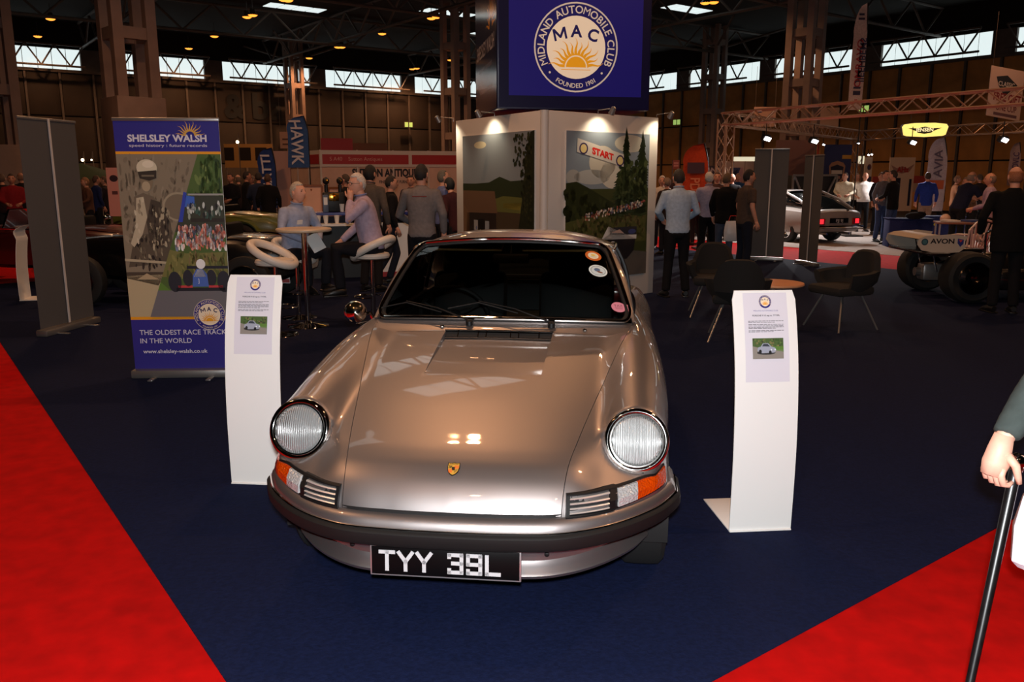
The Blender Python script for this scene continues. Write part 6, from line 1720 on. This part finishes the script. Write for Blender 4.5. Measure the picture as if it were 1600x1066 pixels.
# stall goods: framed pictures leaning on easels
for (px, py, w, h, rz, lab) in ((487, 316, .5, .75, 12, 'brown framed picture leaning against the pink stall wall'), (528, 318, .55, .7, -14, 'gold framed picture behind the beer pumps'), (616, 335, .4, .5, 8, 'small gilt framed picture between the black jacket and the grey sweater')):
    c = at(px, py, 19.5); t = thing('framed_picture', lab, 'picture', Vector((c.x, c.y, c.z-h/2)), R(rz))
    m = MB(); 
    for (x, z, a, b) in ((0, 0, w, .05), (0, h, w, .05), (-w/2, h/2, .05, h), (w/2, h/2, .05, h)): m.box((x, z*.15, z), (a, .04, b), rot=Matrix.Rotation(R(-8), 3, 'X'))
    m.build('frame', mat('brown_wood', (120, 72, 38), rough=.5), t)
    m = MB(); m.box((0, h*.075+.01, h/2), (w, .01, h), rot=Matrix.Rotation(R(-8), 3, 'X')); m.build('picture', M_fab, t)
    m = MB(); m.cyl((0, .1, h*.9), (0, .45, -c.z+h/2), .018, n=6); m.cyl((-w*.4, .08, h*.5), (-w*.5, -.05, -c.z+h/2), .018, n=6); m.cyl((w*.4, .08, h*.5), (w*.5, -.05, -c.z+h/2), .018, n=6); m.build('easel', mat('brown_wood', (120, 72, 38), rough=.5), t)
# ---- beer counter with pumps and cups
ca0, cb0 = at(486, 345, 13.4), at(652, 345, 13.9); d = cb0-ca0; d.z = 0; L = d.length; rzc = math.atan2(d.y, d.x)
ctr = thing('beer_counter', 'white-fronted counter with blue bar top and dark shelf, behind the bar table', 'counter', Vector(((ca0.x+cb0.x)/2, (ca0.y+cb0.y)/2, .008)), rzc)
m = MB(); m.box((0, .15, 1.04), (L, .46, .05), bev=.01); m.build('bar_top', mat('bar_blue', (44, 56, 132), rough=.4), ctr)
m = MB(); m.box((L*.30, -.05, .44), (L*.40, .04, .88)); m.build('front_panel', M_white, ctr)
m = MB(); m.box((-L*.2, .0, .42), (L*.60, .03, .84)); m.build('dark_skirt', M_black2, ctr)
m = MB(); m.box((-L*.12, -.12, .875), (L*.76, .30, .035)); m.build('shelf', M_white, ctr)
m = MB(); m.box((0, .30, .5), (L, .03, .98)); m.build('back_panel', mat('dark_purple_panel', (44, 34, 46), rough=.7), ctr)
m = MB(); m.box((L*.28, -.06, .04), (L*.40, .05, .08)); m.build('red_kick_strip', M_fred, ctr)
CR = Matrix.Rotation(rzc, 3, 'Z')
def on_ctr(x, y, z): return ctr.location+CR@Vector((x, y, z))
pm = thing('beer_engine', 'black and brass beer pump unit standing on the blue counter top', 'beer pump', on_ctr(-L*.28, .15, 1.065), rzc)
m = MB(); m.box((0, 0, .16), (.34, .22, .32), bev=.03); m.build('cabinet', M_black2, pm)
M_brass = mat('brass', (206, 150, 60), rough=.2, metal=1)
for sx in (-.11, .11):
    m = MB(); m.cyl((sx, -.02, .32), (sx, -.03, .44), .03, n=10); m.ball((sx, -.03, .50), (.055, .05, .06)); h_ = m.build('pump_handle', M_black2, pm)
    m = MB(); m.ball((sx+.01, -.085, .50), .022); m.build('brass_cap', M_brass, h_)
m = MB(); m.cyl((0, -.12, .30), (0, -.20, .26), .02, n=8); m.cyl((0, -.2, .26), (0, -.2, .18), .016, n=8); m.box((0, -.115, .24), (.16, .01, .12), bev=.004); m.build('spout', M_brass, pm)
bl_ = thing('beer_can_display', 'tall blue and silver pump clip in front of the beer pumps', 'pump clip', on_ctr(-L*.36, .02, 1.065), rzc); m = MB(); m.box((0, 0, .14), (.09, .05, .28), bev=.01); m.build('body', mat('clip_blue', (86, 100, 124), rough=.4), bl_); m = MB(); m.box((0, -.028, .18), (.06, .006, .12)); m.build('clip_label', M_white, bl_)
for i, (x, z) in enumerate(((-.44, .89), (-.37, .89), (-.27, .89), (-.21, 1.065), (-.16, .89))):
    m = MB(); m.lathe([(.0005, 0), (.028, 0), (.042, .125), (.044, .13), (.040, .126), (.026, .01), (.0005, .008)], (0, 0, 0), 16)
    o = tag(m.build('paper_cup', M_white), ['white cup at the end of the counter shelf by the pale blue shirt', 'second white cup along the counter shelf from its open end', 'white cup on the middle of the counter shelf', 'white cup on the blue counter top beside the pumps', 'white cup on the shelf nearest the man with glasses'][i], 'cup', 'white cups on the counter'); o.location = on_ctr(x*L, -.14 if z < 1 else .05, z+.003)
# ---- feather flags
def feather(px, py_top, py_bot, w, D, bend, c, label, words=None, wc=(200, 196, 204), lean=0.0, bits=None, base=True, words2=None):
    """sail-shaped flag on a curved pole; py span is the cloth"""
    a, b = at(px, py_bot, D), at(px, py_top, D)
    t = thing('feather_flag', label, 'flag', Vector((a.x, a.y, 0)), 0)
    z0, z1 = a.z, b.z; H2 = z1-z0
    def pole_x(q): return lean*q+bend*max(0, q-.6)**2*-2.2
    N = 18; pts = []
    for i in range(N+1): q = i/N; pts.append((pole_x(q), 0, z0+H2*q))
    m = MB(); m.tube([(0, 0, .0), (0, 0, max(.05, z0))]+pts[1:], .016, 6); m.build('pole', M_black2, t)
    sg_ = -1 if bend >= 0 else 1
    def width(q): return w*(1-.08*q) if q < .72 else w*(1-.08*q)*math.sqrt(max(0, 1-((q-.72)/.28)**2))+.01
    rows = [[(pole_x(i/30)+sg_*width(i/30)*u, -.01-.03*math.sin(3*u+4*i/30), z0+H2*i/30) for u in np.linspace(0, 1, 6)] for i in range(31)]
    m = MB(); m.grid(rows); m.grid([[(x, y+.004, z) for x, y, z in r] for r in rows], flip=True); cl = m.build('sail', cloth(c), t)
    p = Print(lambda u, v, l: (pole_x(v)+sg_*width(min(v, .70))*u, -.046-l, z0+H2*v))
    if words:
        wd, v0, sz, sxx, rot = words; p.ink(wc); vs, fs = text_mesh(wd, 1.0, .02, 'LEFT')
        W_ = width(.3)
        p.mb.add([p.mp((.5+sg_*(-(y-.36)*sz/W_) if rot > 0 else .5+sg_*((y-.36)*sz/W_)), (v0+x*sz*sxx/H2 if rot > 0 else v0-x*sz*sxx/H2), p.h) for x, y in vs], fs)
    if words2:
        wd, u0, v0, sz, c2 = words2; p.ink(c2); vs, fs = text_mesh(wd, 1.0, .02, 'LEFT')
        p.mb.add([p.mp(u0-(y-.36)*sz/width(.3), v0+x*sz/H2, p.h) for x, y in vs], fs)
    p.build('printed_lettering', cl)
    if bits:
        p = Print(p.mp); p.h = .0008
        for bt in bits: p.rect(*bt)
        p.mb.build('printed_bars', print_mat(), cl, sharp=0, recalc=False)['kind'] = 'stuff'
    if base: m = MB(); m.box((0, 0, .02), (.5, .5, .04), bev=.01); m.build('base', M_black2, t)
    return t
feather(484, 181, 262, .55, 21.5, .28, (58, 88, 140), 'taller blue feather flag with white letters above the pink stall', ('HAWK', .93, .42, .85, -1))
feather(434, 231, 325, .46, 21.2, .22, (40, 62, 118), 'lower blue feather flag with upright letters beside the stall corner', ('BUGATTI', -.02, .33, 1.0, 1))
feather(1345, 4, 172, .36, 23.0, .10, (206, 176, 160), 'very tall white feather banner with dark upright lettering', ('OMRAVO', .21, .24, 1.2, 1), (176, 52, 56), lean=.0, words2=('JIEEHBEMS', .24, .26, .25, (72, 66, 90)),
   bits=[(.2, .14, .75, .18, (60, 50, 70)), (.2, .20, .75, .22, (60, 50, 70)), (.3, .88, .7, .90, (60, 50, 70)), (.25, .84, .75, .86, (60, 50, 70)), (.4, .07, .6, .10, (190, 70, 70))])
feather(1103, 224, 330, .58, 19.0, .30, (178, 62, 34), 'orange feather flag with dark car picture past the pale blue shirt', ('PD', .50, .30, .8, -1), (206, 120, 84), bits=[(.15, .56, .85, .72, (70, 44, 56))], lean=-.0)
feather(1472, 214, 330, .58, 25.0, .40, (176, 160, 164), 'white feather flag with grey letters under the lit yellow sign', ('AVIA', .46, .36, 1.0, 1), (96, 84, 100), lean=-.0, bits=[(.1, .30, .9, .42, (170, 84, 50))])
feather(1589, 222, 290, .34, 27.0, .2, (176, 150, 150), 'small pale feather flag by the floodlight near the man in black', ('DVLC', .40, .28, .7, 1), (96, 70, 110))
# ---- lattice gantry over the saloon's stand
M_truss = mat('truss_aluminium', (186, 156, 134), rough=.4, metal=.6)
def box_truss(p, q, w, label, vertical=False):
    p = Vector(p); q = Vector(q); d = q-p; L = d.length; d.normalize()
    t = thing('gantry_truss', label, 'truss', p)
    u = Vector((0, 0, 1)) if not vertical else AX; s = d.cross(u).normalized(); u = s.cross(d)
    cs = [(-1, -1), (1, -1), (1, 1), (-1, 1)]
    ch = MB(); ch.cyl((0, 0, 0), q-p, w*.085, n=6); o0 = None
    for a, b in cs:
        o = ch.build('chord', M_truss, t) if o0 is None else copy_part(o0, t); o0 = o0 or o; o.location = s*(a*w/2)+u*(b*w/2)
    n = max(2, int(L/(w*1.15))); st = L/n; br = MB(); br.cyl((0, 0, 0), (1, 0, 0), w*.05, n=4); b0 = None
    for i in range(n):
        for k in range(4):
            a, b = cs[k], cs[(k+1) % 4]
            if i % 2: a, b = b, a
            A_ = s*(a[0]*w/2)+u*(a[1]*w/2)+d*(i*st); B_ = s*(b[0]*w/2)+u*(b[1]*w/2)+d*((i+1)*st); v = B_-A_
            o = br.build('brace', M_truss, t) if b0 is None else copy_part(b0, t); b0 = b0 or o
            o.location = A_; o.rotation_mode = 'QUATERNION'; o.rotation_quaternion = Vector((1, 0, 0)).rotation_difference(v); o.scale = (v.length, 1, 1)
    return t
G1 = at(1135, 186, 22.3); G2 = at(1340, 212, 29.8); G3 = at(1640, 147, 15.8); G4 = at(1640, 196, 24.5)
box_truss((G1.x, G1.y, 0), (G1.x, G1.y, G1.z), .30, 'upright lattice gantry leg beside the black jacket and the grey banner', True)
box_truss((G2.x, G2.y, 0), (G2.x, G2.y, G2.z), .30, 'upright lattice gantry leg beyond the white saloon car', True)
box_truss(G1, G3, .30, 'horizontal lattice gantry beam running in front of the tall white feather banner')
box_truss(G1, G2, .30, 'short lattice gantry beam joining the two upright legs')
box_truss(G2, G4, .30, 'horizontal lattice gantry beam carrying the lit yellow sign')
# lit name sign
ls = at(1445, 203, 26.0); t = thing('lit_sign', 'lit yellow oblong sign with dark winged name hanging on the gantry', 'sign', ls, R(-14))
sw, sh_ = 1.36, .46
outl = [(-sw/2, .10), (-sw/2+.06, .18), (-.3, .225), (.3, .225), (sw/2-.06, .18), (sw/2, .10), (sw/2-.06, -.16), (sw/2-.16, -.2), (0, -.23), (-sw/2+.16, -.2), (-sw/2+.06, -.16)]
m = MB(); m.prism(outl, .16); m.build('housing', M_alum, t)
p = Print(lambda u, v, l: (u, -.001-l, v)); p.poly([(a*.96, b*.92) for a, b in outl], (255, 226, 120)).lay()
p.poly([(-.48, .06), (-.2, .05), (0, .10), (.2, .05), (.48, .06), (.26, -.03), (.18, -.09), (0, -.12), (-.18, -.09), (-.26, -.03)], (40, 34, 20)).lay(); p.text('JENSEN', 0, -.045, .15, (250, 230, 170), .02)
p.build('lit_face', t, print_mat('printed_lightbox', .3, 1.15))
m = MB(); m.cyl((-.4, .08, .2), (-.4, .08, .45), .01, n=5); m.cyl((.4, .08, .2), (.4, .08, .45), .01, n=5); m.build('hanger', M_steel, t) if False else None
for x in (-.4, .4): m = MB(); m.cyl((x, .08, .2), (x, .08, .45), .01, n=5); m.build('hanger', M_steel, t)
M_flood = mat('floodlight_face', (250, 248, 255), rough=.3, emis=9)
for i, (px, py, D, lab) in enumerate(((1199, 217, 21.6, 'floodlight on the gantry above the wide grey banner'), (1273, 221, 23.0, 'floodlight on the gantry above the blue badge poster'), (1427, 223, 24.5, 'floodlight below the lit yellow sign'), (1570, 219, 20.5, 'floodlight above the man in black'),
      (1341, 224, 29.0, 'small white spotlight on the far gantry leg'), (1357, 242, 31.0, 'first of two tiny spotlights above the pale club panel'), (1362, 241.5, 31.0, 'second of two tiny spotlights above the pale club panel'), (1287, 226, 28.0, 'tiny bluish spotlight on the corner of the blue badge poster'))):
    c = at(px, py, D); s_ = 1.0 if i < 4 else .45
    t = thing('floodlight', lab, 'floodlight', c, R(20))
    m = MB(); m.box((0, .06*s_, .03*s_), (.24*s_, .12*s_, .15*s_), rot=Matrix.Rotation(R(30), 3, 'X'), bev=.02*s_); m.build('housing', M_black2, t)
    m = MB(); m.box((0, -.012*s_, -.005), (.20*s_, .012, .10*s_), rot=Matrix.Rotation(R(30), 3, 'X') @ Matrix.Rotation(R(14), 3, 'Y'), bev=.004); m.build('lit_lens', M_flood, t)
    m = MB(); m.cyl((0, .06*s_, .06*s_), (0, .06*s_, .45*s_), .012, n=6); m.build('bracket', M_black2, t)
    if i < 4:
        l = bpy.data.lights.new('flood_glow', 'SPOT'); l.energy = 420; l.color = (1, .96, .95); l.spot_size = R(120); l.spot_blend = .5; l.shadow_soft_size = .08
        q = bpy.data.objects.new('flood_glow', l); COL.objects.link(q); q.parent = t; q.location = (0, -.06, -.04); q.rotation_euler = (R(-28), 0, R(-60) if i < 3 else 0)
# ---- hanging and standing printed boards: name, px box, D, base colour, label, print
def board(name, px0, py0, px1, py1, D, c, label, draw=None, rz=0.0, hang=False, thick=.03, skew=0.0):
    a, b = at(px0, py1, D), at(px1, py0, D); w, h = b.x-a.x, b.z-a.z
    t = thing(name, label, 'sign' if not hang else 'banner', Vector(((a.x+b.x)/2, D, 0)), R(rz))
    m = MB(); m.prism([(-w/2, a.z), (w/2, a.z-skew*w), (w/2, a.z+h-skew*w), (-w/2, a.z+h)], thick); bd = m.build('board', mat('board_%d_%d_%d' % c, c, rough=.7), t)
    if draw:
        p = Print(lambda u, v, l: (u*w-w/2, -.001-l, a.z+v*h-skew*u*w)); draw(p); p.build('printed_face', bd)
    if not hang:
        for sx in (-1, 1): m = MB(); m.cyl((sx*w*.48, thick+.02, 0), (sx*w*.48, thick+.02, a.z+h), .02, n=6); m.build('post', M_steel, t)
    else:
        for sx in (-1, 1): m = MB(); m.cyl((sx*w*.45, thick/2, a.z+h-.05), (sx*w*.45, thick/2, min(ROOF, a.z+h+1.5)), .006, n=4); m.build('hanging_wire', M_steel, t)
    return t
def d_classic(p):
    p.poly([(.18, .80), (.5, .86), (.82, .70), (.76, .60), (.62, .50), (.5, .44), (.38, .52), (.26, .64)], (48, 52, 60)).lay()
    p.text('CLASSIC', .5, .635, .13, (206, 196, 190), .02, sx=1.0); p.text('FREE GIFT', .56, .34, .22, (130, 40, 44), .03, sx=.85); p.text('ONE CUP', .56, .15, .17, (110, 52, 56), .02, sx=.85); p.rect(.2, .04, .9, .10, (110, 80, 84))
board('hanging_banner', 1541, 102, 1603, 180, 25.5, (200, 170, 158), 'white hanging banner with red free gift lettering and dark winged badge', d_classic, hang=True, skew=.18)
def d_badge(p):
    p.poly([(.20, .55), (.28, .62), (.5, .66), (.72, .62), (.80, .55), (.76, .30), (.66, .12), (.5, .05), (.34, .12), (.24, .30)], (150, 110, 84)).lay().poly([(.26, .53), (.5, .58), (.74, .53), (.70, .30), (.5, .16), (.30, .30)], (24, 24, 44)).lay()
    p.rect(.30, .38, .70, .46, (190, 180, 170)); p.rect(.36, .28, .64, .34, (150, 110, 100)); p.rect(.66, .70, 1.0, .78, (178, 132, 48))
board('badge_poster', 1284, 226, 1332, 300, 28.5, (26, 36, 84), 'dark blue poster with gold shield badge beyond the saloon car', d_badge)
board('pennant_board', 1275, 226, 1283, 262, 28.6, (170, 112, 40), 'narrow red and yellow board along the edge of the blue poster', lambda p: p.rect(0, 0, .5, 1, (160, 40, 36)))
board('stand_wall', 1209, 219, 1274, 290, 29.2, (150, 104, 90), 'plain pinkish stand wall rising behind the narrow grey banner')
board('stand_wall', 1119, 252, 1182, 300, 30.0, (190, 150, 136), 'pale stall wall with seams beyond the gantry leg', lambda p: [p.rect(.3*i+.1, 0, .3*i+.115, 1, (120, 90, 84)) for i in range(3)])
def d_lr(p):
    p.text('LAND', .5, .62, .36, (196, 170, 160), .05, sx=1.3); p.text('ROVER', .5, .28, .30, (196, 170, 160), .05, sx=1.2)
board('display_sign', 1101, 259, 1124, 284, 26.0, (60, 44, 54), 'dark display sign with two lines of pale capitals under the gantry leg', d_lr)
board('picture_board', 1141, 262, 1161, 285, 27.5, (52, 52, 88), 'dark blue and pink picture board beside the pale stall wall', lambda p: [p.poly([(.4, 0), (1, 0), (1, 1), (.8, 1)], (180, 130, 130)), p.lay(), p.poly([(0, .6), (.6, .9), (.3, .3)], (24, 24, 50))])
t = board('light_box', 1146, 245, 1181, 252, 29.5, (230, 222, 190), 'long glowing white light box over the pale stall wall')
list(t.children)[0].data.materials[0] = mat('light_box_lit', (235, 228, 196), rough=.4, emis=.8)
def d_ah(p):
    p.poly([(.05, .86), (.3, .80), (.5, .84), (.7, .80), (.98, .88), (.8, .74), (.5, .70), (.2, .74)], (150, 110, 100)).lay(); p.text('AHz', .53, .73, .13, (150, 36, 38), .05, sx=1.9)
    p.rect(.15, .1, .48, .62, (28, 28, 50)); p.rect(.82, .1, .92, .60, (30, 34, 60)); p.lay().rect(.30, .3, .34, .52, (170, 150, 150))
board('club_banner', 1384, 246, 1431, 330, 30.5, (206, 178, 156), 'cream club banner with red winged letters beyond the gantry', d_ah)
def d_s(p): p.ell(.62, .62, .28, .12, (120, 60, 64), 16); p.lay().ell(.56, .60, .18, .09, (60, 60, 90), 14); p.rect(0, 0, 1, .25, (60, 66, 96))
board('club_sign', 1349, 246, 1364, 286, 31.0, (206, 186, 166), 'pale club panel with round emblem beside the far gantry leg', d_s)
t = board('light_box', 1341, 244, 1351, 256, 30.8, (220, 214, 170), 'small glowing square sign beside the far gantry leg')
list(t.children)[0].data.materials[0] = mat('light_box_lit', (235, 228, 196), rough=.4, emis=.8)
board('red_fascia_stall', 1362, 276, 1385, 300, 32, (170, 60, 54), 'low stall with red fascia behind the striped jumper', lambda p: p.rect(0, 0, 1, .55, (190, 160, 140)))
board('red_fascia_stall', 1424, 275, 1452, 300, 32, (170, 60, 54), 'low stall with red fascia behind the bright blue jacket', lambda p: p.rect(0, 0, 1, .55, (190, 160, 140)))
board('hanging_banner', 1177, 167, 1213, 198, 33.0, (176, 140, 126), 'pale square banner hanging behind the gantry corner', lambda p: [p.rect(.1, .7, .35, .85, (60, 66, 110)), p.rect(.1, .35, .9, .5, (150, 80, 80))], hang=True)
board('hanging_banner', 1275, 168, 1312, 200, 33.5, (170, 140, 126), 'pale banner hanging under the tall white feather banner', None, hang=True)
board('price_board', 1051, 250, 1062, 264, 24, (140, 72, 60), 'small red notice board on the ochre wall side, beyond the pale blue shirt', lambda p: [p.rect(.15, .55, .85, .75, (190, 130, 120)), p.rect(.15, .25, .85, .45, (190, 130, 120))])
board('display_sign', 172, 262, 187, 338, 16.4, (190, 140, 134), 'narrow white standing sign with dark emblem, between the two banners', lambda p: [p.ell(.5, .78, .3, .07, (50, 40, 50), 12), p.rect(.3, .45, .7, .52, (90, 60, 64))])
board('stall_wall', 415, 236, 452, 330, 21.9, (190, 146, 132), 'pink side panel standing beside the lower blue feather flag')
board('pub_sign', 438, 206, 456, 232, 26.0, (170, 130, 110), 'small tattered hanging sign next to the taller blue flag', lambda p: [p.rect(.2, .2, .8, .3, (90, 60, 50)), p.rect(.2, .5, .8, .6, (90, 60, 50))], hang=True)
board('yellow_hoarding', 352, 225, 425, 262, 34.0, (150, 110, 56), 'long yellowish hoarding with dark windows under the wall lettering', lambda p: [p.rect(.30, .3, .55, .85, (30, 22, 18)), p.rect(.64, .3, .88, .85, (30, 22, 18)), p.rect(.0, .3, .2, .85, (30, 22, 18))])
board('red_hoarding', 20, 232, 45, 275, 24.0, (140, 84, 72), 'reddish board past the plain grey banner', None)
# green tent top and warm lamps on the far stall
tt = at(140, 280, 24); t = thing('green_tent', 'dark green pitched tent canopy between the banners', 'tent', Vector((tt.x, tt.y, 0)))
m = MB(); zz = tt.z; m.add([(-.9, -.9, zz), (.9, -.9, zz), (.9, .9, zz), (-.9, .9, zz), (-.2, 0, zz+.45)], [(0, 1, 4), (1, 2, 4), (2, 3, 4), (3, 0, 4), (3, 2, 1, 0)]); m.build('canopy', cloth((44, 62, 42)), t)
for sx in (-.85, .85):
    for sy in (-.85, .85): m = MB(); m.cyl((sx, sy, 0), (sx, sy, zz), .02, n=6); m.build('pole', M_steel, t)
for (px, py, lab) in ((129, 250, 'warm white lamp shining beside the plain grey banner'), (371, 222, 'small warm lamp above the crowd by the blue roller banner'), (143, 250, 'second tiny warm lamp above the green tent')):
    c = at(px, py, 25.0); t = thing('stall_lamp', lab, 'lamp', c)
    m = MB(); m.ball((0, 0, 0), .045 if px != 143 else .025); m.build('bulb', mat('warm_bulb', (255, 220, 170), emis=8), t); m = MB(); m.cyl((0, .02, .03), (0, .1, .25), .012, n=6); m.cyl((0, .1, .25), (0, .12, -c.z), .015, n=6); m.build('stem', M_steel, t)
# box trailer with light frame behind the saloon
tr = at(1272, 300, 27.2); t = thing('trailer', 'dark box trailer with pale metal edge frame behind the white saloon', 'trailer', Vector((tr.x, tr.y, 0)), R(8))
zt2 = at(1272, 274, 27.2).z
m = MB(); m.box((0, .6, zt2/2+.15), (1.5, 1.1, zt2-.3)); m.build('box', M_black2, t)
for (a, b) in (((-.75, 0, zt2), (.75, 0, zt2)), ((-.75, 0, .3), (.75, 0, .3)), ((-.75, 0, .3), (-.75, 0, zt2)), ((.75, 0, .3), (.75, 0, zt2)), ((-.7, -.01, zt2-.05), (-.35, -.01, .9)), ((.7, -.01, zt2-.05), (.3, -.01, .8)), ((-.75, -.01, 1.0), (.75, -.01, 1.0))):
    m = MB(); m.bar(a, b, .06); m.build('frame_bar', M_alum, t)
for sx in (-.6, .6): m = MB(); m.lathe([(.12, -.06), (.26, -.06), (.28, 0), (.26, .06), (.12, .06)], (sx, .6, .28), 18, (1, 0, 0)); m.build('wheel', M_tyre, t)
# white garden chair and club table with papers
def garden_chair(loc, rz, label):
    t = thing('garden_chair', label, 'chair', loc, rz)
    Mw = mat('white_plastic', (214, 196, 184), rough=.4)
    m = MB(); m.box((0, 0, .42), (.46, .44, .03), bev=.01); m.build('seat', Mw, t)
    for k in range(7):
        a = (k-3)/3; m = MB(); m.bar((a*.16, .21, .43), (a*.26, .30, .86-.07*a*a), .035, .012, up=(0, 1, 0)); m.build('back_slat', Mw, t)
    m = MB(); m.tube([(-.25, .21, .43), (-.29, .28, .74), (-.18, .31, .87), (0, .315, .91), (.18, .31, .87), (.29, .28, .74), (.25, .21, .43)], .018, 6); m.build('back_frame', Mw, t)
    for sx in (-1, 1):
        m = MB(); m.tube([(sx*.27, -.2, .02), (sx*.26, -.19, .62), (sx*.27, .0, .65), (sx*.28, .26, .66)], .018, 6); m.build('armrest', Mw, t)
        for sy in (-1, 1): m = MB(); m.cyl((sx*.22, sy*.19, .42), (sx*.25, sy*.24, 0), .018, n=6); m.build('leg', Mw, t)
    return t
gc = at(1516, 360, 14.6); garden_chair(Vector((gc.x, gc.y, .0)), R(196), 'white plastic garden chair with fan-slatted back behind the racing car wing')
tp = at(1528, 345, 16.4); t = thing('club_table', 'club table with papers and blue cloth beyond the garden chair', 'table', Vector((tp.x, tp.y, 0)), R(-20))
m = MB(); m.box((0, 0, .74), (1.5, .7, .03)); m.build('tabletop', mat('brown_wood', (120, 72, 38), rough=.5), t)
for sx in (-.7, .7):
    for sy in (-.3, .3): m = MB(); m.cyl((sx, sy, 0), (sx, sy, .73), .02, n=6); m.build('leg', M_alum, t)
TR = Matrix.Rotation(R(-20), 3, 'Z')
for i, (x, y, c, lab) in enumerate(((-.5, -.1, (206, 200, 196), 'white stack of leaflets at the near end of the club table'), (-.1, .1, (60, 76, 130), 'blue folder lying on the club table'), (.35, -.1, (196, 176, 150), 'cream stack of papers on the club table by the lilac shirt'))):
    m = MB(); m.box((0, 0, .02), (.24, .32, .04), bev=.004); o = tag(m.build('paper_stack', mat('paper_%d' % c[0], c, rough=.7)), lab, 'papers', 'papers on the club table'); o.location = t.location+TR@Vector((x, y, .757)); o.rotation_euler = (0, 0, R(10*i))
for i, (px, D, c, lab) in enumerate(((1419, 19.6, (30, 38, 84), 'navy draped low table beyond the racing car wing'), (1470, 20.7, (34, 42, 90), 'blue draped low table directly behind the racing car wing'))):
    a = at(px, 350, D); t = thing('draped_table', lab, 'table', Vector((a.x, a.y, 0)), R(-12))
    m = MB(); m.box((0, 0, .33), (.95, .6, .66), bev=.03); m.build('cloth', cloth(c), t)
    m = MB(); m.box((0, 0, .665), (.99, .64, .02), bev=.006); m.build('tabletop', cloth(c), t)
hb = at(1436, 341, 18.9); m = MB(); m.ball((0, 0, .07), (.22, .14, .08)); m.ball((.12, 0, .10), (.13, .10, .07)); o = tag(m.build('folded_coat', cloth((18, 18, 24))), 'dark coat heaped on the draped tables', 'coat'); o.location = (hb.x, hb.y+.2, .68)
for (px, py, D, r, c, lab) in ((1477, 342, 17.0, .10, (206, 170, 150), 'pale crash helmet just in front of the navy polo shirt'), (1461, 351, 18.7, .03, (200, 214, 40), 'small lime yellow ball on the draped table')):
    a = at(px, py, D); m = MB(); m.ball((0, 0, 0), r, 14, 10); o = tag(m.build('helmet' if r > .05 else 'toy_ball', mat('helm_%d' % c[2], c, rough=.3, coat=.5)), lab, 'helmet' if r > .05 else 'ball'); o.location = (a.x, a.y, a.z)
